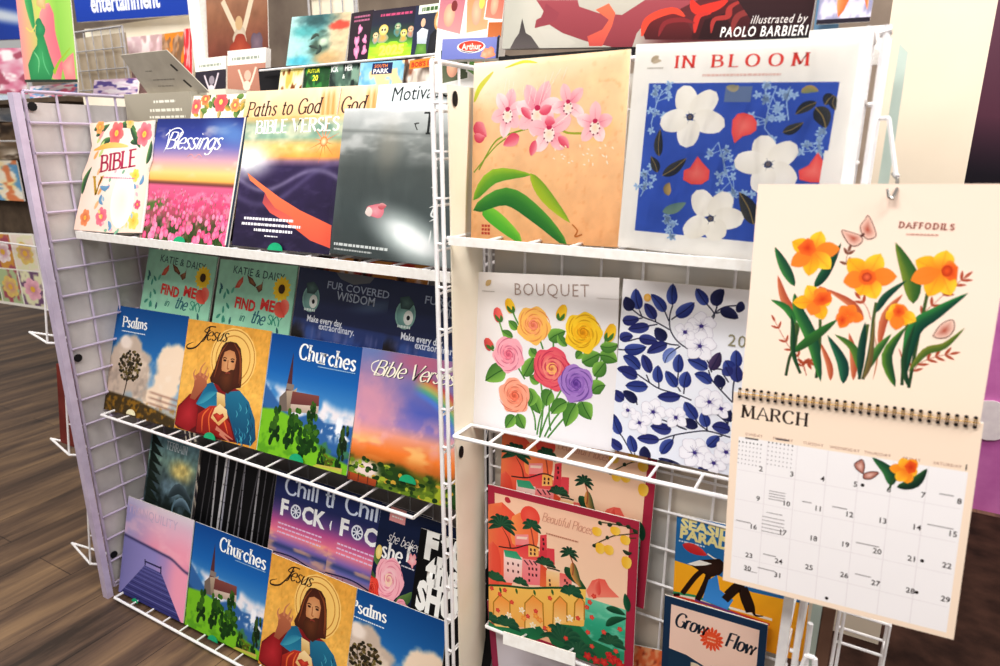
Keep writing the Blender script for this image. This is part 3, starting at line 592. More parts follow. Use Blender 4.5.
def art_blue_leaves():
    a = Art(); p = Pic(40, '#f1f2f8'); p.ramp([(0, '#ece8e8'), (30, '#f3f4fa'), (100, '#eef1fb')]); a.pic(p)
    ST = '#3a3a50'
    for q in ([(39.2,34.8),(32.5,31),(28.2,25.2),(27.2,18),(28.3,11.5)], [(27.8,25.2),(19.9,21.9),(12,19.8),(6,16.2)], [(12,19.8),(10.4,16.5)], [(27,20.6),(24.5,15.8)], [(28.2,19.6),(30.9,17.2)], [(19.9,21.9),(19.2,19)], [(9.5,21.4),(12.5,20.6)], [(15.8,24.6),(20.9,23.1)], [(33.5,33),(27.6,33),(19.8,31),(12.1,32),(5.2,34.7)], [(34.3,33.3),(32,35.4)], [(47.6,18.9),(50.3,13.7),(54.6,9.9),(60.5,8.4)], [(47.6,18.9),(50.3,14.5),(45.9,9.2)], [(50.3,13.7),(51.1,9.9)], [(51,13.6),(53.3,12.5)], [(45.9,35.1),(49.6,40.4),(51.7,45.2)], [(51.5,43.5),(56.2,42.8),(59.1,44.4)], [(49.1,43.9),(45.9,43.6)], [(-0.7,40.1),(3.8,39.9)], [(42.7,62.2),(33.3,60),(24.7,58.8),(18.3,55.9),(11,52.2)], [(38.3,59.5),(38.4,56)], [(34.4,53.6),(34.4,48.4)], [(36.5,58.5),(34.7,56.2)], [(24.7,58.8),(24.4,55.7)], [(19.2,56.2),(17.1,52.1)], [(63.7,59.6),(57.2,54),(52,48.9),(50,44.2)], [(63.7,59.6),(63.2,50.4),(64.3,38.5)], [(57.2,54),(57.9,52.6)], [(60.7,49.2),(57.1,44.7)], [(64.4,78.8),(53.1,77.7),(45.1,79.8),(35.3,83.7),(27.1,88.2),(20.1,89.7)], [(53.1,77.7),(47.9,74.8),(45.2,71.8)], [(52.3,77.4),(52.1,75.7)], [(35.3,83.7),(34.7,86.5)], [(41.7,79.2),(36.5,78),(35.7,73.7)], [(41.7,79.2),(32.2,77.1),(27.8,76.2)], [(13.4,101.5),(6.7,91.6),(4.2,89.3)], [(14.3,101.3),(13.8,99)], [(62.8,70.9),(54.9,63),(52.8,62.1)], [(62.9,71.8),(57,67.8),(50.3,65.2)], [(13.3,70.4),(12.6,68.2)], [(60.4,78.8),(58.1,79.7)]):
        a.rib(q, .75, ST)
    LV = [([(10.4,16.1),(8.2,10.7),(7.5,4.7)], 0), ([(24.5,15.8),(21.2,11.5),(16.1,6.9)], 0), ([(28.1,11.6),(27.4,6.2),(27.5,0.1)], 0), ([(30.5,17.5),(35.1,13.7),(39.5,9.1)], 0), ([(19.6,20.5),(16.5,16.3),(13.1,12.3)], 1), ([(46.1,9.6),(42.8,5.8),(39.8,1.5)], 0), ([(51.1,9.9),(50.6,5),(53.7,0.7)], 2), ([(52.8,11.9),(57.1,12.5),(62.1,14.9)], 2), ([(60.4,8.5),(62.5,9),(64.8,9.6)], 2), ([(6.5,17),(4.1,13.8),(2,9.8)], 2), ([(1.2,23.3),(5.6,22.8),(10.8,21)], 1), ([(16.7,24.6),(10.8,26.5),(4.7,27.9)], 1), ([(26.2,31.4),(23,28.4),(20,25.1)], 2), ([(0.7,34.5),(3.7,32.3),(8,31.3)], 1), ([(11.2,32.2),(16.5,32.3),(21.8,32.5)], 1), ([(3.3,39.7),(9.5,38.8),(15.9,36.4)], 0), ([(27.2,33.3),(21.9,35.9),(16.4,39.8)], 1), ([(32,35.4),(28.2,39.4),(26.7,44)], 3), ([(13.3,49.6),(8.2,45.5),(3.1,43.5)], 0), ([(19.2,50.9),(16.6,45.5),(14.1,41)], 1), ([(34.4,48.4),(33.9,42.9),(34.1,37.8)], 0), ([(49.5,43.8),(44.1,41.3),(38.7,40.2)], 0), ([(50.9,44.1),(53.1,39.1),(54.9,33.8)], 4), ([(63.7,40.8),(63.2,35.9),(62.7,31.4)], 0), ([(61.8,44.4),(59.9,40.5),(57.9,37.7)], 0), ([(12,53.4),(6.4,51.6),(0.1,51.3)], 1),
          ([(12.2,54.5),(7.5,53.2),(2.4,52.2)], 1), ([(18.6,58.8),(12,59.7),(5.7,60.3)], 0), ([(24.4,55.7),(23.3,51),(23.2,45.8)], 0), ([(34.3,56.4),(31,52.4),(27.6,48.2)], 0), ([(38,56.1),(38.4,51.2),(39.2,46.7)], 0), ([(52.1,51.3),(47.9,48.3),(43,47.4)], 0), ([(57.9,52.6),(56,49.1),(54.9,45.9)], 2), ([(5.5,69.1),(1.7,67),(-0.9,64)], 1), ([(13,69),(8.9,66.1),(4.6,63.7)], 2), ([(36.8,61.3),(30.1,62.7),(24.2,63.6)], 1), ([(46.5,72.5),(42.4,68),(39.3,63.7)], 0), ([(52.1,75.7),(50.5,71.7),(49.3,67.4)], 0), ([(47.4,76.5),(42.6,75.4),(37.5,74.7)], 2), ([(64.2,75.1),(59.2,74.3),(54.6,74.8)], 1), ([(63.9,70.3),(61.6,66),(62.4,62.8)], 2), ([(53.5,86.4),(56,82.8),(58.7,79.1)], 0), ([(33.5,80.6),(28.3,81.5),(21.7,81.1)], 1), ([(27.5,88.1),(21,89),(14.8,89.9)], 1), ([(29,96.2),(31.6,90.4),(35.1,86.4)], 0), ([(4.9,89.7),(1.5,84.2),(-0.3,78.2)], 0), ([(6.7,98.2),(2.4,96.4),(-1.4,93.2)], 1), ([(14.1,98.7),(11.9,93.3),(10.6,88.9)], 0), ([(21.1,102.5),(19.9,98.1),(19.4,93.6)], 2), ([(41.6,101.8),(34.3,101.2),(27.8,98.9)], 2), ([(53.9,103.4),(52,100.7),(50.9,98.2)], 1), ([(65.3,48.4),(64,43.6),(64,39.4)], 1), ([(61.1,45.7),(59.3,42.7),(58.4,41.1)], 1)]
    PAL = [('#28357c', '#5566ac'), ('#2c3070', '#464f92'), ('#1c1f4a', '#30335f'), ('#6f82c4', '#aebbe4'), ('#3a2c50', '#5c4a70')]
    for i, (q, k) in enumerate(LV): a.leaf(q, 6.0 if i % 3 else 6.8, PAL[k][0], PAL[k][1], '#20244e', p=.8)
    def fl(c, r, n=5, rot=0, sx=1):
        c = c[0]; r = r * .7
        for i in range(n):
            t = R(rot) + i * 2 * math.pi / n; q = (c[0] + r * math.cos(t), c[1] + r * math.sin(t)); a.blobby((c[0] + q[0] * 1.5) / 2.5, (c[1] + q[1] * 1.5) / 2.5, r * .46, 3, .08, '#d6d2de', '#fbfaff', i)
            a.blobby((c[0] + q[0] * 1.5) / 2.5, (c[1] + q[1] * 1.5) / 2.5, r * .42, 3, .08, '#f6f4fb', '#f9f8fe', i)
            a.rib([c, ((c[0] + q[0]) / 2, (c[1] + q[1]) / 2)], .5, '#8078a8', taper=1); a.rib([c, (c[0] + r * .6 * math.cos(t + .3), c[1] + r * .6 * math.sin(t + .3))], .3, '#a8a0c4', taper=1)
        a.ell(c[0], c[1], 1.1, 1, '#4a3c88')
    fl([(44.2,21.2)], 10.5, 5, -100); fl([(44.4,31.9)], 11.5, 5, -90); fl([(36.1,25.4)], 8, 4, -150); fl([(22.7,72.7)], 10.5, 5, -80); fl([(15.4,80.5)], 9.5, 4, 60); fl([(8.2,74.5)], 6.5, 3, 120)
    fl([(35.3,73.4)], 9, 4, -150); fl([(52,61.4)], 10.5, 5, -120); fl([(58.4,64)], 7.5, 4, -120); fl([(47.1,91.2)], 12, 6, -70); fl([(57.5,94.8)], 9, 5, -60); fl([(63.2,87.3)], 9, 5, -60)
    a.pen('2025', *[(58,29.6)][0], 7, '#8a8468', 1.5, .5) if False else a.sans('2025', *[(58,29.7)][0], 9, '#9a9478', sp=1.1)
    a.ell(*[(14.4,9)][0], 2.0, 2.2, '#e8b04a', '#f2cc80')
    return a

def art_coral_town():
    a = Art(); a.rect(0, 0, 100, 100, '#b8344e', '#a62c48'); p = Pic(50, '#fcd2b2'); p.ramp([(0, '#fbd0b4'), (50, '#fdd8ba'), (100, '#f8c4a0')]); a.pic(p, (5, 4.5, 94.5, 96))
    def pal(c, L, n=7, col='#1d4a34', seed=0, w=2.6, a0=160, a1=380):
        for i in range(n):
            t = R(a0 + (a1 - a0) * i / (n - 1)); e = (c[0] + L * math.cos(t), c[1] + L * .8 * math.sin(t) + L * .15); m = (c[0] + L * .55 * math.cos(t), c[1] + L * .55 * math.sin(t) - L * .06); a.leaf([c, m, e], w, col, '#35694a')
    a.leaf([(5.1,71.2),(7.8,36.9),(10.4,9.6)], 30, '#f0604a', '#f58a5a', p=.4); a.leaf([(1.1,73.6),(3.2,54.8),(3.3,38.1)], 13, '#ea5844', '#f47a60', p=.5)
    a.leaf([(25.2,39.1),(26.3,25),(23.3,13.3)], 20, '#f77a50', '#fba060', p=.4)
    a.ell(*[(30.5,14.3)][0], 6.8, 6.8, '#ee5548', '#f26a58')
    a.rib([(16.6,39.1),(14.7,32.7),(9.7,25.9)], 1.3, '#8a3a2a', taper=1); pal([(10.4,25.7)][0], 11, 9, '#16402f', w=2.8)
    a.rib([(33.6,34.4),(32.4,27.9),(31.1,22)], .9, '#b05040'); pal([(31.7,20.8)][0], 7, 7, '#1d4a34')
    # buildings
    B = lambda q, c1, c2=None: a.poly(q, c1, c2)
    B([(19.7,29),(29.3,26.5),(30,35.4),(20.3,38.1)], '#f9a0a0', '#f48a88'); B([(20.9,29.9),(28.8,28.3),(28.2,30.2),(20.9,31.6)], '#fbd8c8')
    B([(37.6,24.8),(42,23.1),(42.5,39.9),(37.2,41.4)], '#e8505a', '#d8404e'); B([(42.4,32),(47.4,31.2),(47.8,41.8),(42,43.5)], '#e4505a')
    B([(20.3,35.8),(30,33.7),(37.2,35.7),(37.3,42.6),(20.9,44.9)], '#ea4a52', '#f06a60'); B([(29.4,33.9),(36.6,32.5),(36.6,39.3),(29.5,41.3)], '#f9b45a', '#fbc880')
    B([(11.6,42.3),(25.2,43.1),(24.1,61.7),(11.5,64.3)], '#fde8e0', '#f9b4ae'); B([(11.6,41.7),(20.9,40.3),(25.2,44.9),(12.8,46.1)], '#3aa07a', '#52b48a')
    B([(25.2,43.7),(37.8,41.8),(38,58.5),(24.7,61.7)], '#f8a0a0', '#f48088'); B([(37.9,43.5),(42.6,45.6),(42.8,58.2),(37.7,59.2)], '#e4583e', '#ee7a4a')
    B([(42,46.9),(51.3,45.9),(51,56.8),(42.2,58.6)], '#fbd8a8', '#f8b868'); B([(51.3,45.9),(59.9,45),(59.5,53),(51.3,55.6)], '#f0706a', '#f59a92'); B([(59.3,46.3),(63.3,46.2),(62.9,53.1),(59.5,54.2)], '#fbe0cc')
    for q in ([(14.7,50.3),(18.4,49.4),(22.2,49.3),(14.7,55),(18.5,54.5),(22.2,54)], [(30.1,49.3),(32.5,48.8),(35.2,48.4),(30.1,53.3),(32.6,53),(35.2,52.4),(30.2,57.4)], [(44.5,53.1),(44.8,55.9),(54.9,49.9),(56.3,51.2)], [(39.7,27.1),(40.1,29.8),(39.7,33.3)], [(31.2,36.2),(33.9,35.7),(31.2,38.8),(33.9,38.3)]):
        for x, y in q: a.rect(x - .6, y - .9, x + .6, y + .9, '#5a2a2e', step=False)
        a.up()
    for q in ([(26.4,44.5),(29.5,47.1)], [(30.1,43.5),(32.5,46.2)], [(33.1,43.2),(35.5,45.6)]): a.rib(q, .9, '#5a2a3a')
    pal([(41.4,43.7)][0], 7.5, 7, '#2a3a2c', a0=190, a1=350); pal([(24.1,61.7)][0], 6, 6, '#1d4a34', a0=190, a1=350); pal([(5.1,65.1)][0], 9, 7, '#1d5a3a', a0=200, a1=340)
    a.rib([(7.8,40.4),(19.1,38.5),(30,33.1),(37.2,33.5)], .8, '#3a2a28'); a.rib([(42.6,45),(47.9,44.6),(51.3,44.7)], .9, '#2a3a2c')
    a.leaf([(54.7,40.9),(59.3,45.2),(69,51.2)], 6, '#1d4a34', '#3a6a3c'); a.leaf([(59.7,36.1),(61.6,44.5),(66.2,52.1)], 5, '#e8a05a', '#2a5a3a')
    a.rib([(59.9,45),(60.1,38.2),(57.9,32.2)], .8, '#a85a3a'); pal([(57.3,31.8)][0], 6.5, 8, '#1a2f26', w=1.8, a0=150, a1=390)
    # mountain, sea
    a.poly([(69,52.3),(72.6,44.5),(76.9,41.9),(80.7,41.5),(83.5,45.6),(90,50.1),(70.8,56.2)], '#ee6a5c', '#f79a84'); a.leaf([(77.3,53),(76,47.9),(76.9,42.6)], 4, '#e05248', '#f28a78')
    x0, y0 = [(69.5,56.8)][0]; q = Pic(50, '#4cc09a'); q.ramp([(0, '#7ed0b0'), (40, '#3aae8a'), (100, '#2a8a68')]); q.mix(S(.5, .7, fbm(q.X, q.Y * 2, .08, 3)) * .5, '#9adcc0'); a.pic(q, (50, y0, 94.5, 96))
    # arched bridge
    a.poly([(-1.3,70.4),(13.2,66.4),(29.3,63),(46.1,57.5),(68.8,50.7),(68.6,68.1),(68.2,76.3),(52.1,84),(8.5,97),(-1.5,96)], '#f9cf6a', '#f5b460')
    for q in ([(3.9,98.6),(3.7,81.1),(8.6,74.1),(16.1,77.1),(16.4,95.7)], [(27.3,92.7),(27.2,74.2),(32.9,66.8),(40,70),(40.9,87.2)], [(47.2,83.6),(47.4,67.6),(51.7,61.5),(56.5,64.7),(56.8,77.5)], [(61.7,74.5),(61.8,62.9),(65,57.5),(68,60.3),(68.3,72.2)]):
        a.poly(q, '#f5a04a', '#fbd890'); a.rib(q, .9, '#b8862e', sm=False)
    a.rib([(-1.3,70.4),(13.2,66.4),(29.3,63),(46.1,57.5),(68.8,50.7)], 1.4, '#2a5a34')
    for k, q in enumerate([(8.6,68.8),(20.6,65.8),(33.6,62.8),(46.1,58.5),(57,55.7)]): a.leaf([q, (q[0] + 1, q[1] + 4)], 1.5, '#3a6a34')
    # foliage
    rnd = random.Random(5)
    a.poly([(-2,96.2),(5.5,98.1),(23.6,93.9),(38.1,86.8),(43.8,91.8),(35.3,97.7),(20.7,100.8),(-2,101.4)], '#1f6a48', '#2f8a5a')
    a.poly([(42.4,89.5),(52,80.5),(65.5,77.3),(73.7,83.9),(85.4,85.1),(91.8,86.7),(91.6,99),(66.1,100.5),(46.7,96.4)], '#1f7a50', '#2a6a44')
    for c, L, n in (([(14.6,94.9)], 10, 8), ([(55,92)], 17, 9), ([(0.8,95.2)], 8, 6), ([(66,96.3)], 13, 8), ([(86.5,82)], 9, 7), ([(59.7,57.6)], 8, 6)): pal(c[0], L, n, '#14503a', w=3.6, a0=185, a1=355)
    for q in ([(82.3,71.4),(87.2,65.8),(95.2,61.8)], [(81.9,59.7),(88.2,58.9),(94.5,60.1)], [(95.6,57.7),(94.7,51.6),(93.3,46.3)]): a.leaf(q, 4, '#164a34', '#2a6a48')
    for x, y in [(2.5,71.4),(12.4,69.7),(7.1,85.8),(17.6,76.6),(29.4,82.7),(44.9,65),(64.1,72.3),(73.2,68.6),(70.9,79.5),(81.2,75.8),(73.8,88),(91.1,70.4),(84.2,89.6),(89.2,85.7),(74.1,54.3),(71.6,59.1),(69.8,63),(8.6,73.8),(35.1,77.2),(56.3,88.8),(41.7,86.9)]:
        a.blobby(x, y, 1.5, 5, .16, '#d83c3c', '#ee6a50', int(x))
    for x, y in [(15.4,86.7),(25,79.9),(33.1,87.8),(50.6,78.3),(58.7,74.1)]: a.blobby(x, y, 1.9, 5, .3, '#fff6ec', '#f8d890', int(x))
    for x, y in [(85.5,90.4),(86.9,92.6),(81.9,95.9),(89.4,91.7),(76.7,96.5),(92,93.4),(71.3,95.7)]: a.blobby(x, y, 2.6, 5, .2, '#b8202c', '#e04a3c', int(x * 3))
    for x, y in [(26.5,85.1),(35.2,80.7),(38,82.5),(44.5,86.7)]: a.blobby(x, y, 1.8, 5, .2, '#f08a3a', '#f9c060', int(y))
    # lemons
    a.rib([(99.5,6.9),(91.6,10),(84.4,12.9),(73,21.4)], .6, '#4a4a2a'); a.rib([(99.5,5.8),(91.4,4.8),(75.8,6.2)], .6, '#4a4a2a'); a.rib([(98.7,10.2),(94.7,11.3),(91.6,11)], .5, '#4a4a2a')
    for q in ([(74.6,9.7),(74.8,15.5)], [(85.8,6.5),(86.3,11.9)], [(92.1,10.4),(92.3,16.3)], [(77.8,19),(76.4,26.1)], [(81.5,19.1),(83.6,25.1)], [(93.6,22.9),(93.4,30.8)]): a.leaf(q, 6.2, '#f6c03a', '#f9d468', p=.5)
    for q in ([(75.8,5.5),(77.4,7.9)], [(81.1,7),(84.2,5.4)], [(86.2,4.1),(90.3,4.6)], [(90.9,19.7),(94.1,20.9),(96.6,19.7)], [(72.5,21),(74.2,22.7)], [(80.3,14.1),(82.4,15.1)], [(96.5,5.6),(99.6,7.4)], [(92.4,4.1),(95.4,5.3)]): a.leaf(q, 2.2, '#26382a', '#3c5234')
    a.pen('Beautiful Places', *[(38.7,14.8)][0], 5.6, '#dba088', 1.0, .5, shear=.3, rot=1, W=33, serif=False)
    a.lines(*[(41.7,22.3)][0], *[(63.1,16.9)][0], 1, '#c89078', .9, 1.2, 0); a.leaf([(12.9,5.6),(14.7,7.2),(16.8,7.9)], 3.4, '#c43a4a')
    return a

def sky_clouds(p, top, bot, h):
    p.ramp([(0, top), (h, bot), (100, bot)])

def art_psalms():
    a = Art(); p = Pic(90); p.ramp([(0, '#12508f'), (45, '#2f78b8'), (70, '#9cb6cc'), (100, '#b8a890')])
    for cx, cy, rx, ry, sd in ((22, 55, 24, 24, 1), (28, 38, 14, 14, 2), (45, 60, 16, 22, 3), (10, 70, 20, 20, 8)): p.blob(cx, cy, rx, ry, '#cbb8a8', .2, rough=.35, seed=sd)
    for cx, cy, rx, ry, sd in ((84, 50, 17, 22, 4), (92, 38, 12, 12, 5), (80, 66, 16, 14, 6), (70, 78, 22, 9, 7)): p.blob(cx, cy, rx, ry, '#f3dcc4', .2, rough=.3, seed=sd)
    p.blob(20, 33, 9, 6, '#efe0d4', .3, rough=.3, seed=9); p.mix(S(.5, .75, fbm(p.X, p.Y, .12, 12)) * S(35, 50, p.Y) * .5, '#f7e6d4'); p.mix(S(.55, .8, fbm(p.X, p.Y, .09, 15)) * S(40, 60, p.Y) * .5, '#8f8078')
    for y in (74, 79, 84): p.mix(np.exp(-((p.Y - y - (p.X - 70) * .05) / 1.0) ** 2) * S(58, 66, p.X) * .6, '#8a5a4a')
    p.below([(0, 82), (40, 83), (100, 92)], '#4a3a20', 1); p.mix(S(.45, .7, fbm(p.X, p.Y, .3, 20)) * S(83, 86, p.Y) * .8, '#a87a24'); a.pic(p)
    a.rib([(26, 84), (28, 70), (29, 55)], 1.4, '#3a2a20'); rnd = random.Random(3)
    for k in range(120):
        t = rnd.random() * 6.28; r = rnd.random() ** .5; a.ell(30 + 16 * r * math.cos(t), 55 + 15 * r * math.sin(t), 1.9, 1.4, rnd.choice(('#5a4a2c', '#3c3420', '#7a6a3c', '#2f2a1c')), n=7)
    for k in range(6): a.rib([(28, 70), (28 + (k - 2.5) * 2.5, 60), (28 + (k - 2.5) * 4.5, 48)], .6, '#33281a')
    a.pen('Psalms', 11, 19, 9.5, '#fdfcf8', 2.1, 1.0, W=36, rot=-1); a.lines(11, 23, 45, 23, 1, '#dfe8f0', 1.0, 2, 0); return a

def art_robed_figure():
    a = Art(); p = Pic(80, '#e9b457'); p.ramp([(0, '#e2a648'), (60, '#eebb60'), (100, '#d99c40')]); p.mott(.1, .25, 4); p.mix(S(.6, .75, fbm(p.X * 3, p.Y, .3, 9)) * .35, '#c88630'); a.pic(p)
    c = [(60.4,28.8)][0]
    a.ell(c[0], c[1], 27, 27, '#f2cc7c', '#efc06a'); 
    for r in (25, 20): a.rib([(c[0] + r * math.cos(t / 8 * 3.14159), c[1] + r * math.sin(t / 8 * 3.14159)) for t in range(17)], 1.0, '#c4883a')
    # robe
    a.poly([(-0.8,96.9),(1.2,80),(14.3,66.8),(26.4,63.1),(37.1,53.4),(61.1,52.2),(73.3,54.6),(85.1,62.1),(94.3,75.8),(98.3,91.9),(93.7,97.9),(58,99.9),(26,100.8),(5,99.4)], '#8a1f24', '#5a1418')
    a.fan([(0.4,96.6),(1.5,81.8),(15.6,66.6),(22.8,70.9),(26.9,79.1),(27.1,93.5),(18.2,100.5)], '#8f1a20', '#b83038')
    a.poly([(23.4,74.4),(33.6,54.8),(40.5,51.9),(49.6,61.1),(49.1,71.7),(36.5,76.6)], '#1d6488', '#2c86a4'); a.leaf([(25.9,73.9),(36.8,65),(46.9,59.8)], 6, '#4aa0b4', '#2a7a9a')
    a.poly([(57.4,58.1),(73.3,54.6),(85.1,62.1),(94.3,75.8),(97.8,92),(93.8,98.2),(76.5,97.9),(66.4,80.9),(58.5,70.1)], '#2a7a98', '#164a6c')
    rnd = random.Random(2)
    for k in range(26): x, y = rnd.uniform(70, 92), rnd.uniform(58, 96); a.rib([(x, y), (x + 2, y + 3), (x + 1, y + 6)], .8, rnd.choice(('#5ab0c0', '#123a5c', '#3c94ac')), taper=2)
    a.poly([(28.1,98.6),(27.6,82.6),(40.8,73.2),(50.3,71.5),(67,84.2),(74,96.7),(57.6,98.2)], '#c03c2c', '#8a1f1c')
    for q in ([(35.4,97.2),(34,83.3),(41.1,74.9)], [(45.3,97.1),(41.5,83.7),(44.7,74.3)], [(66.2,93),(59.5,82.2),(52.9,72.8)]): a.rib(q, 1.6, '#e0703c', taper=2)
    a.poly([(46.9,59.8),(56.7,60.8),(59.2,70),(55.6,74.1),(49.1,71.7)], '#e8cf9a', '#c89a50'); a.poly([(47.1,73.9),(52.3,69.4),(61.4,73.1),(63.8,79.6),(54.6,88.3),(43.9,83.2)], '#f0d8a8', '#d8a868'); a.fan([(45.8,80.2),(50.2,77.7),(54,78.8),(57.3,77),(59.5,79.5),(52.9,85.5)], '#a82c24', '#d8503c')
    # raised hand
    a.poly([(15,70.4),(18,59),(17.5,50),(23.1,45.6),(32.3,47.8),(33.9,56.5),(26.7,64.8),(21.5,71.1)], '#b87050', '#a05a40')
    for q in ([(19.4,53.4),(15.9,48.5),(17.6,43.7)], [(23.7,49.1),(24.4,41.8),(28.8,36.2)], [(27.7,50.3),(30.4,44.5),(32,39.8)], [(31.2,51.6),(33.7,48.5),(34.2,44.9)]): a.rib(q, 3, '#c8835e', taper=1)
    for q in ([(51.4,90.6),(60.3,93.3),(72.9,96.9)], [(56.9,94),(63.4,97.1),(69.8,99.6)]): a.rib(q, 4, '#c8806a', taper=1)
    # head and hair
    a.fan([(55.4,14.2),(62.6,14.6),(68.1,19.1),(71.3,28.2),(73.6,43.4),(74,51.9),(66.2,54),(60.1,59.4),(53.1,57.9),(46.9,53.6),(38.1,52.3),(36.3,49),(40.6,39.5),(42.6,30.3),(46.1,20.2),(49.6,15.7)], '#4a2418', '#6a3420')
    a.fan([(55.5,21.6),(61.6,22.5),(64.6,28.2),(64.1,36.1),(62.1,44.3),(56.7,47.7),(52.3,45.7),(48.7,39.2),(48,30.5),(50,24.1)], '#c98a5c', '#dca878')
    a.fan([(49.9,40.8),(55.5,41.2),(59.8,38.5),(64.4,37.8),(64.4,46.5),(61.6,54.8),(54.9,57.6),(49.1,52.4),(46.9,46.5)], '#4f2a1a', '#6f3c24'); a.rib([(54.1,42.5),(56.8,41.4),(59.7,41.7)], 1.3, '#8a3c30')
    a.rib([(55.2,30.4),(55.5,34.7),(55.6,37.9),(57.6,37.9)], 1.1, '#a8683f'); a.ell(*[(51.5,31.3)][0], 2, 1, '#3c2218', n=9); a.ell(*[(60.6,31.1)][0], 2, 1, '#3c2218', n=9)
    a.rib([(48.9,29.9),(51.1,28.8),(53.6,29.6)], .9, '#4a2818'); a.rib([(58,29.7),(60.2,28.8),(62.7,29.5)], .9, '#4a2818')
    for q in ([(52.2,16.4),(45.6,26.4),(43,39.2),(41.1,48.3)], [(59.1,15),(67.2,23.5),(70.3,35.2),(71.1,48.9)], [(65.6,18.5),(70.6,31.7),(72.6,50.4)]): a.rib(q, 1.4, '#8a4a28', taper=2)
    a.pen('Jesus', *[(18.9,16.9)][0], 12, '#2a1c18', 1.3, .5, shear=.45, sp=.98, serif=False, rot=-3)
    a.rib([(35.7,3.8),(27.9,4.3),(22.4,8.7),(26.3,9.5),(29.6,7)], 1.0, '#2a1c18'); a.rib([(28.1,5.4),(22.8,15),(13.9,24.3),(4,26.8),(2.9,23.8),(10.5,20.1)], 1.5, '#2a1c18', taper=2)
    return a

def art_church():
    a = Art(); p = Pic(90); p.ramp([(0, '#0f4f96'), (30, '#1f6cb4'), (55, '#5a98cc'), (100, '#6a9cc8')])
    p.mix(S(-3, 6, p.Y - (38 + (p.X) * .12 + 8 * (fbm(p.X, p.Y * 0, .06, 5) - .5))) * S(.25, .6, fbm(p.X, p.Y, .08, 6)) * (1 - S(62, 75, p.Y)), '#ece6ea')
    p.below([(0, 40), (20, 56), (40, 66), (60, 58), (72, 64), (100, 62)], '#3a6ca6', 1.2); p.mix(S(.5, .65, fbm(p.X, p.Y, .15, 7)) * (1 - S(72, 80, p.Y)) * S(55, 60, p.Y) * S(55, 70, p.X), '#f4f4f8')
    p.below([(0, 60), (15, 66), (45, 84), (65, 88), (100, 86)], '#2c5488', 1.5)
    p.below([(0, 64), (20, 62), (40, 66), (60, 76), (72, 86), (100, 92)], '#7fbe2a', 1.2); p.mix(S(.5, .7, fbm(p.X, p.Y, .2, 8)) * S(70, 80, p.Y) * .6, '#4f8f22'); a.pic(p)
    x, y = [(29.5,12.8)][0]; a.poly([(x, y), (x + 4.2, y + 38), (x - 3.6, y + 38)], '#4a2a34', '#6a3c40')
    a.poly([(27.3,45.3),(34.8,44.1),(38.6,41.2),(35.3,60.9),(28.4,62.5)], '#c0ac98', '#8a7868'); a.rect(*[(26.7,39.2)][0], *[(34.8,44.1)][0], '#8f8078')
    a.poly([(20.7,51.8),(27.3,45.3),(30.9,61.7),(22,63.2)], '#7a6c64'); a.poly([(34.1,44.8),(62.6,43.9),(63.6,52.1),(33.6,55.4)], '#8a5048', '#6f3c3c'); a.poly([(34.3,55.3),(63.6,52.1),(64,58),(34,62.1)], '#d8c4b4', '#b09c90')
    rnd = random.Random(6)
    def tree(q, rx, ry, c):
        c = mixc(c, '#0a200a', .35)
        for k in range(22):
            t = rnd.random() * 6.28; r = rnd.random() ** .6; a.ell(q[0] + rx * r * math.cos(t), q[1] + ry * r * math.sin(t), rx * .34, ry * .2, mixc(c, '#0c260c' if t < 3.1 else '#6a9a2a', rnd.random() * .55), n=8)
    for q in [(20.7,77.1),(37.3,75.8),(57.6,70.1)]: tree(q, 6, 17, '#24561c')
    for q in [(51.9,86.3),(55.7,79.8),(62,80.5),(42.8,71)]: tree(q, 6.5, 12, '#2f6a1e')
    for q in [(57.7,56.9)]: tree(q, 4, 8, '#2a5a20')
    for q in [(90.6,87.5),(73.9,92.9)]: tree(q, 3.5, 14, '#24501e')
    for q in [(92.9,74.3)]: tree(q, 4, 14, '#2a3a28')
    for q in [(80.8,91.4)]: tree(q, 5, 5, '#a8a02c')
    a.poly([(95.5,95.5),(69.9,97.4),(65.6,100.2),(73,101.4),(95.6,102.7)], '#cfa868', '#a8cc3a')
    a.pen('Churches', *[(35.9,17.1)][0], 12.2, '#fbfcfc', 2.1, 1.0, W=60, rot=2); a.lines(*[(57.3,20.9)][0], *[(95.7,20.4)][0], 1, '#a8c8e0', .8, 1.6, 0); return a

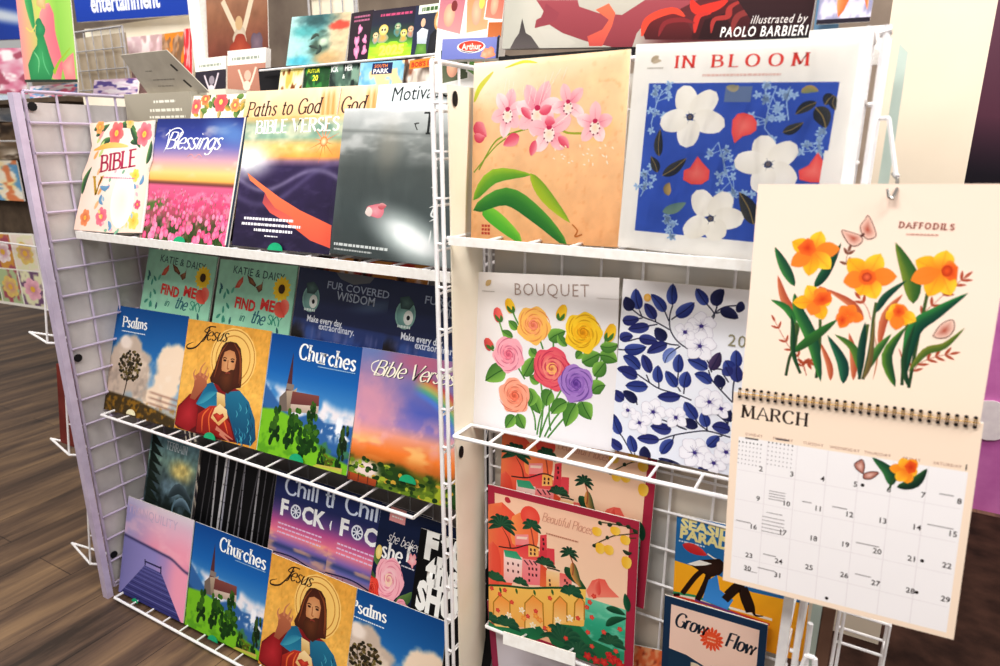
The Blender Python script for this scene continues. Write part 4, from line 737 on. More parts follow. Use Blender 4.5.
def art_rainbow():
    a = Art(); p = Pic(90); p.ramp([(0, '#7a8cc0'), (18, '#8a80b4'), (40, '#5f6cc0'), (52, '#9a86c4'), (60, '#f0a890'), (72, '#f58a3c'), (80, '#c8702c'), (86, '#5a6a20'), (100, '#6f8a2c')])
    p.blob(12, 40, 26, 22, '#f0a8b0', .7, rough=.3, seed=2, op=.8); p.blob(55, 4, 26, 10, '#d8667a', .8, op=.7)
    for r, c in ((60, '#d84a4a'), (57, '#e8a050'), (54, '#c8cc60'), (51, '#58c090'), (48, '#5a8ae0')):
        d = np.sqrt((p.X - 46) ** 2 + ((p.Y - 74) * 1.0) ** 2); p.mix(np.exp(-((d - r) / 2.2) ** 2) * S(46, 62, p.X) * .8, c)
    p.mix(S(.5, .7, fbm(p.X, p.Y, .09, 6)) * np.exp(-((p.Y - 58) / 12) ** 2) * .8, '#f2b4b4'); p.mix(S(.5, .75, fbm(p.X, p.Y * 3, .05, 7)) * np.exp(-((p.Y - 70) / 7) ** 2) * .8, '#fbd088')
    p.mix(S(.45, .6, fbm(p.X, p.Y, .14, 8)) * S(78, 84, p.Y) * .85, '#2a4a18'); p.mix(S(.55, .65, fbm(p.X, p.Y, .16, 12)) * S(84, 88, p.Y) * .8, '#b8c43a'); p.blob(16, 89, 13, 6, '#e8d4cc', .4); p.blob(42, 88, 14, 8, '#2c4a1c', .4, rough=.3)
    a.pic(p)
    rnd = random.Random(3)
    for k in range(90):
        x, y = rnd.uniform(0, 100), 80 + 20 * rnd.random() ** .7; a.ell(x, y, rnd.uniform(1.4, 3.4), rnd.uniform(1, 2), rnd.choice(('#1f3f14', '#3a5c1c', '#6f8a28', '#a8b43a', '#24401a', '#c8a03c')), n=7, step=k % 6 == 0)
    a.poly([(-4.7,94.1),(-3.9,107.2),(26.2,103.6),(26.7,94.9)], '#b4552a', '#8a3a20'); 
    for q in [(1.1,95.5),(9.8,94.4),(18.6,95)]: a.rect(q[0] - .5, q[1] - 1, q[0] + .5, q[1] + 5, '#6a3020')
    a.pen('Bible Verses', *[(13,19.2)][0], 11.5, '#2a2438', 1.6, .8, shear=.5, sp=.98, serif=False, rot=-2); a.pen('Bible Verses', *[(12.3,19)][0], 11.5, '#fbf4e2', 1.4, .6, shear=.5, sp=.98, serif=False, rot=-2)
    a.rib([(16.6,7.5),(10.7,10.9),(11.4,16),(18.1,17.6)], .8, '#fbf4e2'); return a

def art_blessings():
    a = Art(); p = Pic(90); p.ramp([(0, '#1f2f78'), (14, '#38479a'), (24, '#7c78b8'), (34, '#d8a8b4'), (44, '#f8d08a'), (50, '#fbb860'), (53, '#6a3a34'), (55, '#e06a90'), (70, '#d8507c'), (100, '#4a5a28')])
    p.mix(S(.55, .8, fbm(p.X, p.Y * 2.5, .04, 4)) * (1 - S(40, 50, p.Y)) * .7, '#f8d8c8'); p.blob(85, 12, 22, 8, '#6a94cc', .8, 12, op=.8)
    p.mix(S(.5, .7, fbm(p.X, p.Y, .25, 5)) * S(56, 62, p.Y) * .7, '#f59ab4'); p.blob(10, 72, 16, 4, '#4a7a30', .6, -14, op=.9); p.mix(S(.4, .7, fbm(p.X, p.Y * .4, .3, 6)) * S(76, 88, p.Y) * .95, '#2c4a1c'); a.pic(p)
    rnd = random.Random(7); T = []
    for k in range(170): yy = 57 + 41 * rnd.random() ** .8; T.append((yy, rnd.uniform(1, 97)))
    for yy, xx in sorted(T):
        s_ = .7 + (yy - 57) * .058; c = rnd.choice(('#f06a98', '#e8508a', '#f58cb0', '#d83c74')); a.rib([(xx, yy), (xx, yy + s_ * 3)], .4, '#4f7a34', step=False); a.ell(xx, yy, s_ * .85, s_ * 1.25, c, mixc(c, '#ffc8dc', .5), n=9, step=True)
    a.rect(96.5, 0, 98, 98, '#e8e0d8'); a.rect(98, 0, 100, 100, '#2a3c4c')
    a.pen('Blessings', 14, 25, 14, '#fdfcff', 1.5, .55, shear=.42, sp=.98, serif=False, rot=0); a.rib([(13, 14), (20, 9), (28, 8), (33, 12), (28, 17)], .9, '#fdfcff'); a.rib([(17, 9), (16, 22), (13, 28)], 1.2, '#fdfcff', taper=1)
    a.rib([(42, 31), (46, 29), (50, 32), (54, 29), (58, 31)], .7, '#e0a0a8'); return a

def art_desert():
    a = Art(); p = Pic(100); p.ramp([(0, '#f6c880'), (7, '#86a896'), (16, '#8fae98'), (22, '#f6c070'), (30, '#f9a850'), (34, '#8a6a80'), (38, '#382a52'), (100, '#281f3c')])
    p.mix(S(.4, .7, fbm(p.X, p.Y * 2, .05, 4)) * (1 - S(20, 34, p.Y)) * .6, '#fdf0d0'); p.blob(6, 33, 22, 11, '#ffffff', .9)
    p.mix(np.exp(-((p.Y - (48 + 8 * np.sin(p.X * .06))) / 2.0) ** 2) * .7, '#8a80a0'); p.mix(np.exp(-((p.Y - (62 - p.X * .18 + 10 * np.sin(p.X * .05))) / 2.5) ** 2) * .5, '#6a5f88'); p.mott(.12, .12, 6)
    p.mix((p.Y > 36) * S(.5, .8, fbm(p.X * .4, p.Y, .25, 8)) * .3, '#5c5078'); a.pic(p)
    a.poly([(7.7,42.9),(22.6,50.4),(45.5,61.2),(67.1,69.7),(98.7,79.1),(100.1,95.5),(80.4,91.1),(56.2,79.5),(37,72.9),(27.8,65.6),(29.2,57.9),(11.4,48.7)], '#f58a5c', '#e8604a'); a.poly([(29.2,57.9),(27.8,65.6),(37,72.9),(56.2,79.5),(60.6,75.6),(41.5,68.9),(32.5,61.6)], '#a84a58', '#f0705a')
    c = [(81.9,19.2)][0]
    for k in range(12):
        t = k * .52 + .2; a.rib([c, (c[0] + (9 + 5 * (k % 2)) * math.cos(t), c[1] + (11 + 5 * (k % 2)) * math.sin(t))], .8, '#fb7a3c', taper=1)
    a.ell(c[0], c[1], 3.6, 3.6, '#ff7a30', '#fff0c0')
    a.pen('BIBLE VERSES', *[(11.4,12.6)][0], 9.6, '#fffdf4', 2.1, 1.0, W=84, rot=-1)
    for i, (x0, x1) in enumerate(((10, 62), (8, 70), (22, 62), (34, 48))): a.lines(x0, 78 + i * 4.2, x1, 78 + i * 4.2, 1, '#f4f0f4', 2.0 if i < 3 else 1, 3, 0, seed=i)
    return a

def art_fish():
    a = Art(); p = Pic(90); p.ramp([(0, '#dcdedd'), (14, '#b8bcba'), (24, '#8c918e'), (40, '#5f6664'), (70, '#566060'), (100, '#4a5252')]); p.mix(S(.5, .8, fbm(p.X * .4, p.Y, .12, 3)) * (1 - S(24, 40, p.Y)) * .6, '#f4f4f2')
    p.mix(np.exp(-((p.Y - 15 - .03 * p.X) / 1.2) ** 2) * .5, '#6a6f6c'); p.blob(64, 84, 27, 11, '#f6fffc', .9, 22); p.blob(66, 84, 18, 6, '#ffffff', .5, 22); p.blob(40, 26, 8, 14, '#b0a898', .9, op=.4); p.mott(.05, .1, 9); a.pic(p)
    c = [(34.6,68.1)][0]; a.fan([(c[0] + 7.5 * math.cos(t / 16 * 6.28), c[1] + 5 * math.sin(t / 16 * 6.28) * (1 + .2 * math.sin(t))) for t in range(16)], '#f08a98', '#f7b8c0'); a.leaf([(c[0] - 2, c[1]), (c[0] - 8, c[1] + 2)], 6, '#fbf0e8', '#f4dcd4'); a.leaf([(c[0] + 2, c[1] - 3), (c[0] + 9, c[1] - 4)], 4, '#d8606c', '#f4b8b8')
    a.pen('T', *[(64.3,16.2)][0], 13, '#2e3030', 1.4, .9)
    for q in ([(60.4,9.4),(59,11),(61,14.2)], [(58,10.2),(61.7,9.7)]): a.rib(q, .8, '#4a4a48')
    for q in ([(74.9,23.5),(74.2,28.3),(77.2,31.3)], [(75.7,39.3),(78.6,37.6),(77.5,42.4)], [(76.1,50.5),(80.3,49.4),(78.3,55.1),(81.3,57.3)], [(76.6,63.2),(80.1,62.2),(78.5,67.9),(82,69.2),(77.7,72)], [(78.2,88.9),(79.4,83.9),(79.8,77.4)]): a.rib(q, 1.4, '#f2f4f2', taper=2)
    a.lines(*[(2.9,93)][0], *[(48.2,90.9)][0], 1, '#e4e8e6', 1.9, 3, 0); a.lines(*[(3.4,96.5)][0], *[(35.5,95.1)][0], 1, '#c4c8c6', 1.2, 2, 0); return a

FL_OUT = [(-1.6,1.1),(22.5,1),(47,-0),(74.1,1.2),(96.7,0.2),(98.7,17.3),(100.9,34.4),(98.3,42.9),(102.1,65),(102.7,92.2),(102.2,95.6),(57.3,98.3),(0.1,98.9),(0,88.8),(2.1,75.8),(3.6,62.8),(0.3,48.2),(6,35.2),(9,22.4)]
def art_floral():
    a = Art(); p = Pic(60, '#fdf5ec'); p.mix(S(.55, .75, fbm(p.X, p.Y, .09, 3)) * .6, '#fbe0d4'); a.fan(FL_OUT, '#f8dccc', '#fbf0e6')
    rnd = random.Random(12)
    def fl(x, y, r, c1, c2):
        for k in range(6): t = k * 1.047 + rnd.random() * .3; a.petal((x, y), (x + r * math.cos(t), y + r * math.sin(t)), r * .8, c1, c2, .5)
        a.ell(x, y, r * .25, r * .25, '#f8d060', '#e8a040')
    for q in ([(13,13.3),(21.2,7.9),(32.3,2.6)], [(21.8,22.4),(30.1,17.9),(40.3,15.2)], [(48.2,4.6),(59.8,3.1),(73,8.5)], [(66.8,18.9),(78.1,17.2),(82.2,10.3)], [(94.8,37.8),(97.3,27.6),(96.7,17.3)], [(4.6,66.5),(6,53.6),(13.9,40.6)], [(63.3,4.9),(74.8,15.5),(82.8,24.2)], [(8.3,7.7),(17,4.2),(19.2,0.6)]): a.leaf(q, 6, '#2e4a3a', '#6a9a5a')
    for q, r, c1, c2 in (([(44.3,10.8)], 15, '#f4807c', '#e04a54'), ([(85.5,12.1)], 15, '#f8909a', '#e0505a'), ([(17.3,5.1)], 9, '#f9b06a', '#f08040'), ([(15,87.1)], 11, '#f2a070', '#d87048'), ([(39.9,85)], 12, '#f28a9a', '#e0607a'), ([(81.4,47.5)], 8, '#fbe070', '#eec040'), ([(88.3,86.1)], 11, '#fbe080', '#e8b848'), ([(90.6,72.2)], 6, '#f0708a', '#d84868'), ([(62.4,1.3)], 8, '#f8d090', '#f0a060')): fl(*q[0], r * .75, c1, c2)
    for k in range(22):
        t = k * .2856; x, y = 62 + 24 * math.cos(t) + rnd.uniform(-3, 3), 72 + 26 * math.sin(t) + rnd.uniform(-3, 3); a.leaf([(x, y), (x + 5 * math.cos(t + 1), y + 5 * math.sin(t + 1))], 2.6, rnd.choice(('#8ab89a', '#a8c8d8', '#f4b8c0', '#f4d890')))
    for k in range(12): x, y = rnd.uniform(4, 30), rnd.uniform(15, 95); a.leaf([(x, y), (x + 6, y - 8)], 3.4, rnd.choice(('#f4c090', '#f0a0a0', '#c8d890', '#e8b070')))
    for q in ([(31.4,58.4),(39.6,60),(46.6,57.1)], [(36.4,65.4),(34.7,70.9),(40.2,74.3)], [(89.1,55.1),(92.5,51.6),(92.7,46.4)], [(77,58.9),(82.4,57),(85.7,58.6)], [(51.6,88),(56,93.1),(53.9,96.7)]): a.leaf(q, 4, '#6a9ac0', '#8ab0cc')
    a.rib([(13.2,26),(37.3,21.5),(64.8,22.4)], 5, '#f8b050', '#fbd088', taper=2); a.ell(*[(68,69.7)][0], 17, 24, '#fdf6ee', '#fdf8d8')
    a.pen('BIBLE', *[(27.9,45.5)][0], 14.5, '#b83a5c', 1.9, .9, W=54, rot=-7); a.pen('V', *[(20,66)][0], 16, '#c8a03a', 2.2, .8, rot=0); a.lines(*[(33.9,50.2)][0], *[(81.8,43.2)][0], 1, '#e890a8', 1.2, 3, 0); return a

def art_floral_second():
    a = Art(); p = Pic(30, '#fdf0dc'); a.pic(p); rnd = random.Random(5)
    for k in range(26):
        x, y = rnd.uniform(0, 70), rnd.uniform(0, 14); an = rnd.random() * 6.28; a.leaf([(x, y), (x + 9 * math.cos(an), y + 7 * math.sin(an))], 4.5, rnd.choice(('#3a5a3a', '#7a9a4a', '#e8b04a', '#f4c088')), '#5a7a40')
    for x, y, r, c in ((36, 6, 9, '#f06a6a'), (16, 3, 6, '#f9a05a'), (54, 9, 6, '#f8b060'), (5, 9, 7, '#f4807c')):
        for k in range(6): a.petal((x, y), (x + r * math.cos(k * 1.05), y + r * math.sin(k * 1.05)), r * .8, c, '#d84850', .5)
        a.ell(x, y, r * .25, r * .25, '#fbd870')
    return a

def art_paths():
    a = Art(); p = Pic(60); p.ramp([(0, '#f8dcba'), (22, '#f4c08a'), (28, '#8aa898'), (100, '#d8a860')]); p.mix(S(.5, .8, fbm(p.X, p.Y * .6, .08, 3)) * .35, '#fdf0dc')
    for x in (84, 89, 94): p.mix(np.exp(-((p.X - x - (p.Y * .12)) / 1.6) ** 2) * S(-1, 8, p.Y) * .8, '#e08a3c')
    a.pic(p); a.pen('Paths to God', 4, 20, 11.0, '#4a342c', 1.6, .8, shear=.18, W=80, rot=-1); return a

def art_motivation():
    a = Art(); p = Pic(40); p.ramp([(0, '#e8ecec'), (30, '#ccd8de'), (100, '#8a9aa4')]); p.blob(48, 30, 9, 5, '#5f6a70', .5, rough=.3); a.pic(p)
    a.sans('Motivation', *[(12.4,12.1)][0], 14, '#2e3638', shear=.12, rot=-1, W=56); return a

def art_find_me():
    a = Art(); p = Pic(50, '#a9dcc0'); p.mott(.05, .2, 3); a.pic(p); rnd = random.Random(9)
    for k in range(34):
        x = rnd.choice((rnd.uniform(2, 26), rnd.uniform(2, 26), rnd.uniform(80, 98), rnd.uniform(5, 95))); y = rnd.uniform(45, 98) if 26 < x < 80 else rnd.uniform(22, 98)
        if 26 <= x < 80 and y < 80: y = rnd.uniform(80, 98)
        an = rnd.uniform(-2.6, -.6); a.leaf([(x, y), (x + 7 * math.cos(an), y + 7 * math.sin(an))], 2.6, rnd.choice(('#4a9a84', '#2f7a70', '#6ab89c', '#3a6a70')))
    a.sans('KATIE & DAISY', *[(18.9,11.1)][0], 9.5, '#3c5a58', sp=1.05, W=66, rot=3, bold=.004)
    a.fan([(50.4,21.5),(42.3,18.5),(38.3,11.8),(45.8,14.4),(51.4,19.5)], '#5a3428', '#a8744a'); a.fan([(51,21.5),(58.3,17.9),(60.9,11.1),(59.2,15.9),(59.6,23.4),(55.8,25.7)], '#6a4030', '#b8845a'); a.fan([(24.2,24.2),(27.3,18.1),(33.6,13.1),(34,18.4),(30.1,23.6)], '#c84a3c', '#e07a5a')
    c = [(83.5,20.6)][0]
    for k in range(14): t = k * .45; a.petal(c, (c[0] + 11 * math.cos(t), c[1] + 11 * math.sin(t)), 4.5, '#fbd83a', '#f0b820')
    a.ell(*c, 4, 4, '#4a3018'); a.leaf([(78.8,32.6),(84.4,38.4),(91.2,43.7)], 11, '#f0705a', '#d8483c'); a.leaf([(85.2,30),(90.5,35),(91.4,42.2)], 9, '#e8584a', '#f4907a')
    a.sans('FIND', *[(26.8,40.7)][0], 13, '#e2403c', bold=.04, W=27, rot=4); a.sans('ME', *[(59.7,39.4)][0], 13, '#e2403c', bold=.04, W=18, rot=4)
    a.pen('in', *[(35,51.9)][0], 7.5, '#3a7a70', 1.5, .8, shear=.3, serif=False, rot=4); a.pen('the', *[(49.9,52)][0], 11.5, '#2f6a78', 1.5, .8, shear=.3, W=17, serif=False, rot=4); a.pen('SKY', *[(71.1,51.2)][0], 8, '#3a9a80', 1.6, .8, serif=False, rot=4)
    a.rect(99, 0, 100, 100, '#6a9a84'); return a

def art_fur():
    a = Art(); p = Pic(60); p.ramp([(0, '#2a3356'), (40, '#252c52'), (42, '#34457e'), (100, '#1f2a54')]); p.mix(S(.4, .7, fbm(p.X, p.Y, .1, 4)) * S(42, 48, p.Y) * .7, '#4a66a8'); p.mix(S(.5, .7, fbm(p.X * 2, p.Y * .3, .2, 5)) * S(42, 48, p.Y) * .4, '#8a88b4')
    p.blob(84, 22, 18, 4, '#6f8aa0', .9, -10, op=.5); p.blob(6, 62, 10, 16, '#241c1c', .4, rough=.3); p.blob(8, 78, 8, 9, '#6a5048', .5); a.pic(p)
    a.poly([(40, 0), (80, 0), (76, 5), (60, 8), (46, 5)], '#6a6c70'); a.ell(17, 24, 9.5, 11, '#88b4a8', '#a9d0c0'); a.ell(17, 24, 8.2, 9.6, '#6f9a94', '#94c0b4'); a.ell(20, 26, 4.5, 5.5, '#e8ece4', '#fdfdf8'); a.ell(20, 26, 1.6, 1.8, '#16181c'); a.lines(11, 33, 23, 33, 1, '#e4f0ea', 2, 2, 0); a.fan([(10, 12), (18, 10), (24, 15), (20, 20), (12, 20)], '#2f4a48', '#5a7a74')
    a.sans('FUR COVERED', *[(32.3,13.5)][0], 8.2, '#a9b4c8', bold=.012, W=64, rot=1); a.sans('WISDOM', *[(44.2,21.4)][0], 9.5, '#b4bece', bold=.012, W=39, rot=1)
    a.sans('Make every day', *[(15.4,42.3)][0], 7.5, '#eef0f6', bold=.022, W=38); a.sans('extraordinary.', *[(29.3,46.9)][0], 7.5, '#dfe2ee', bold=.022, W=38); return a
    a.sans('Make every day', 18, 62, 9.5, '#eef0f6', bold=.018); a.sans('extraordinary.', 35, 72, 9.5, '#dfe2ee', bold=.018); return a

def art_pier():
    a = Art(); p = Pic(90); p.ramp([(0, '#d8c4d4'), (20, '#e8b8cc'), (40, '#f0a0b8'), (52, '#d890b4')]); p.mix(1 - S(0, 55, p.X), '#a9a0cc'); p.mix(S(.5, .8, fbm(p.X, p.Y * 2, .05, 3)) * .5, '#f8ccd4'); p.mix((1 - S(0, 14, p.Y)) * .5, '#e4dce0')
    m = Pic(90); m.ramp([(0, '#8a86bc'), (50, '#9a90c8'), (100, '#f0a0bc')], m.X); yy = 46 + .06 * p.X + 6 * S(70, 100, p.X) - 6; w = S(-.6, .6, p.Y - yy - 0); p.mix(w, m.A); p.blob(88, 66, 14, 34, '#f8a8bc', .8, op=.8); p.mix(np.exp(-((p.Y - yy) / 1.3) ** 2), '#3f3a68'); a.pic(p)
    a.poly([(36.2,62),(62,62.5),(80.1,100),(2.8,100.2)], '#6a68a4', '#34366e', (0, 1)); rnd = random.Random(3)
    A_, B_, C_, E_ = [(36.2,62),(62,62.5),(96.4,100.5),(2.8,100.2)]
    a.poly([A_, B_, C_, E_], '#5c5a98', '#3c3c78')
    for k in range(16):
        t = (k / 16) ** 1.5; l = (A_[0] + (E_[0] - A_[0]) * t, A_[1] + (E_[1] - A_[1]) * t); r = (B_[0] + (C_[0] - B_[0]) * t, B_[1] + (C_[1] - B_[1]) * t); a.rib([l, r], .3 + t * .5, '#2a2a5c' if k % 2 else '#7a7ab4', sm=False)
    for q in ([(37.1,61.7),(35.8,55.9)], [(61.3,63.7),(60.6,55.8)], [(36.1,57.9),(61,57.8)]): a.rib(q, 1.6, '#2a2650')
    a.sans('TRANQUILITY', *[(2,15.8)][0], 12.5, '#c8b0c8', sp=1.05, sx=.92); return a

def art_river():
    a = Art(); p = Pic(70); p.ramp([(0, '#6f94a4'), (25, '#8aa89c'), (38, '#586a6a'), (60, '#2a3636'), (100, '#161c12')]); p.blob(70, 30, 20, 9, '#e8d488', .7, rough=.2); p.mix(S(.45, .7, fbm(p.X, p.Y, .1, 4)) * S(35, 45, p.Y) * .6, '#5f7480'); p.blob(60, 50, 20, 8, '#96b4c4', .6, rough=.4, op=.7); p.mott(.3, .2, 7); p.blob(82, 84, 8, 5, '#6f9a1c', .5); a.pic(p)
    rnd = random.Random(3)
    for k in range(40): y = k * 2.4; w = 10 + 12 * (k % 4) / 3 + k * .22; a.leaf([(2, y), (w * .6, y + 2), (w + 6, y + 5)], 3.4, '#141c18', '#24342a')
    a.leaf([(50, 60), (70, 48), (98, 56)], 10, '#2f3c40', '#54646c'); a.leaf([(60, 68), (80, 60), (100, 68)], 8, '#3c4c54', '#8aa4b4'); a.rib([(66, 60), (62, 72), (70, 86)], 3, '#6f8a98'); a.pen('TERRAIN', 34, 12, 8, '#dfe8ec', 1.6, .9); return a
def art_birch():
    a = Art(); p = Pic(50); p.ramp([(0, '#0c0b0e'), (80, '#0a090c'), (92, '#3a2412'), (100, '#5a3414')]); p.mix(S(.5, .7, fbm(p.X, p.Y, .2, 3)) * S(82, 90, p.Y), '#8a4a1c'); a.pic(p)
    for x, t, w, c in ((8, 4, 1.2, '#5a585c'), (16, 6, 1.0, '#4a484c'), (25, -3, 2.2, '#c8c6c8'), (33, 2, 2.8, '#e4e2e4'), (38, 0, 2.2, '#b8b8c4'), (46, 3, 1.8, '#a8a6aa'), (55, 5, 1.4, '#6f6c70'), (62, -2, 1.6, '#94929a'), (70, 8, 1.4, '#5a585e'), (79, 0, 2.0, '#b4b2b6'), (86, 2, 1.2, '#6a686e'), (93, 5, 1.2, '#4c4a50')):
        a.rib([(x + t, 0), (x + t * .4, 45), (x, 92)], w, c, mixc(c, '#40383a', .3), sm=True)
        for k in range(5): a.rect(x - .5 + t * (1 - k / 5), 10 + k * 17, x + .6 + t * (1 - k / 5), 11.2 + k * 17, '#1c1a1c')
    return a
def art_chill():
    a = Art(); p = Pic(70); p.ramp([(0, '#1c2a5c'), (22, '#2c3468'), (34, '#6a4f8c'), (44, '#c05a94'), (54, '#f08a9a'), (62, '#8a6fb4'), (66, '#3a4a7c'), (70, '#7c78b8'), (80, '#f4a878'), (90, '#b888a8'), (100, '#5a6aa0')]); p.mix(S(.5, .7, fbm(p.X, p.Y * 4, .05, 3)) * S(40, 55, p.Y) * .6, '#f8c090'); p.mix(S(.5, .7, fbm(p.X * .5, p.Y * 4, .08, 6)) * S(72, 80, p.Y) * .6, '#4a5a98'); a.pic(p)
    a.rib([(0, 74), (30, 72), (60, 76), (100, 73)], 1.2, '#1f2448'); a.rib([(0, 92), (40, 84), (70, 90), (100, 95)], 1.4, '#1c2448')
    for x in (8, 14, 20): a.rib([(x, 74), (x, 82)], .8, '#a03c50')
    a.rib([(62, 76), (66, 86), (64, 98)], 1.6, '#9a2c44'); a.pen('Chill the', 12, 18, 15, '#d4dcec', 1.5, 1.2, serif=False, W=78)
    a.sans('F', 9, 38, 20, '#fdfdfd', bold=.04, W=10); a.sans('CK', 36, 38, 20, '#fdfdfd', bold=.04, W=28); a.sans('OUT', 69, 38, 14, '#fdfdfd', bold=.04, W=24); a.ell(28.5, 31.5, 6.4, 6.4, '#eef0fa'); a.ell(28.5, 31.5, 4.8, 4.8, '#2c3468')
    for k in range(4): t = k * .785; a.rib([(28.5 - 5 * math.cos(t), 31.5 - 5 * math.sin(t)), (28.5 + 5 * math.cos(t), 31.5 + 5 * math.sin(t))], 1.1, '#eef0fa')
    for i in range(3): a.lines(9, 46 + i * 4, 62, 46 + i * 4, 1, '#e4c8e4', 1.3, 4, 0, seed=i)
    return a
def art_she():
    a = Art(); a.rect(0, 0, 100, 100, '#18264a', '#142040'); a.pen('she believed', *[(13,27.9)][0], 8.5, '#f0ecec', 1.0, .7, shear=.4, serif=False, W=50, rot=2)
    x, y = [(8.9,42.3)][0]; a.pen('she', x, y, 13, '#f6f4f2', 2.2, 1.0, W=27); x, y = [(39.2,39)][0]; a.pen('f', x, y, 13, '#f6f4f2', 2.4, 1.0); x, y = [(47.5,36.2)][0]; a.blobby(x, y, 5, 5, .2, '#f4a0a8', '#fbd0d0', 1); a.lines(x - 12, y + 7, x + 4, y + 7, 1, '#d8d4dc', 1.1, 3, 0)
    x, y = [(22.6,58.3)][0]
    for q in ([(x - 12, y - 8), (x - 20, y - 16), (x - 16, y - 24)], [(x + 12, y + 14), (x + 24, y + 10), (x + 30, y + 2)], [(x - 14, y + 6), (x - 26, y), (x - 28, y - 8)]): a.leaf(q, 8, '#4a6a3a', '#6a8a4a')
    a.rose(x, y, 18, '#f6b4c0', '#f8ccd0', '#f9d8b8', '#e08098', 3); a.rose(x - 20, y + 12, 10, '#e84a3c', '#f06a50', '#c83028', '#a82420', 2); a.rose(x + 20, y + 22, 11, '#f4a8b8', '#f8c8d0', '#fbe0d0', '#d87890', 5)
    a.ell(x - 17, y - 19, 4, 6, '#e8cc70', '#f4e4a0'); x, y = [(12.2,-0.6)][0]; a.rect(x, y, x + 20, y + 12, '#f0a8a8'); a.lines(x + 3, y + 4, x + 17, y + 8, 2, '#fbf0ec', 1.2, 3, 0); return a
def art_fshow():
    a = Art(); a.rect(0, 0, 100, 100, '#0c0b0e', '#100f12')
    x, y = [(7.9,20.4)][0]; a.sans('F', x, y, 31, '#fbfaf6', bold=.07, W=16); a.blobby(x + 24, y - 16, 5, 5, .2, '#fbfaf6', '#fbfaf6', 2); a.sans('CK', x + 32, y + 1, 31, '#fbfaf6', bold=.07, W=36)
    x, y = [(14.4,40.4)][0]; a.sans('the', x, y, 31, '#fbfaf6', bold=.07, W=42); x, y = [(5.7,57.2)][0]; a.sans('SHOW', x, y + 4, 30, '#fbfaf6', bold=.06, W=78); return a
def art_warm_strip():
    a = Art(); p = Pic(60, '#3a2420'); p.mix(S(.4, .5, fbm(p.X, p.Y * .3, .1, 3)), '#d8944a'); p.mix(S(.6, .7, fbm(p.X, p.Y, .12, 6)), '#f0e0d8'); p.mix(S(.62, .72, fbm(p.X, p.Y, .1, 16)), '#c83c34'); a.pic(p); return a

def art_seaside():
    a = Art(); a.rect(0, 0, 100, 100, '#2f7ab4', '#2a6ea8'); a.poly([(0, 42), (30, 44), (60, 52), (100, 50), (100, 100), (0, 100)], '#f8b62a', '#f4a41c')
    a.sans('SEASIDE', *[(3.4,10.9)][0], 12, '#f4e8a8', bold=.05, W=46, rot=2); a.sans('PARADISE', *[(2.8,20)][0], 12, '#f4e8a8', bold=.05, W=54, rot=2); a.lines(*[(2.5,23.2)][0], *[(22.8,20.5)][0], 1, '#d8e4ec', 1.4, 3, 0)
    a.leaf([(5.4,26),(15.4,27.7),(25.2,30.3)], 8, '#c82c34', '#e04a44'); a.rib([(25.2,28.7),(31.1,31.4),(34.9,31.4)], 1.2, '#f4e8d8')
    for q, c in (([(-2.7,74.8),(37.1,73.3),(74.5,76.1)], '#e0503c'), ([(-1.7,72.7),(37,71),(76,71.2)], '#f4ecdc'), ([(-2.8,71.6),(17.4,69.5),(44.8,73)], '#3a9a6a'), ([(17.6,72.9),(41,74.2),(63.7,77.7)], '#8a4a8a')): a.rib(q, 2.2, c, sm=False)
    SK = '#2c1810'
    for q, w in (([(23.9,42.5),(16.6,52.6),(7.4,70.4)], 4), ([(27.8,42.4),(25.5,54.4),(19.5,72.3)], 4.4), ([(5.4,71.8),(0.4,73.9)], 2.5)): a.rib(q, w, SK, sm=True)
    a.fan([(13.1,42.7),(19.7,35.9),(34.8,30.4),(40.7,35.2),(35.6,44.5),(28.1,49),(22.2,46.4)], SK, '#3c2218'); a.poly([(10.1,42.1),(19.7,35.9),(29.4,36.4),(23.8,39.6),(16.1,42.3)], '#f4f0e8')
    a.poly([(27.3,51.5),(33.7,45.1),(36.3,57.7),(47,63.2),(42.9,73.6),(33.2,72.3),(23.4,71)], '#3c86cc', '#4a9ae0')
    a.rib([(40.5,65.3),(51,50.8),(55.3,60.5),(59.6,70.2)], 6, SK, taper=0); a.rib([(42.2,60.3),(49.1,50.3),(54.5,48.6)], 6, SK); a.rib([(54.6,49.7),(61,63),(63.3,71.1),(69.6,70.1)], 4.5, SK, taper=1); return a
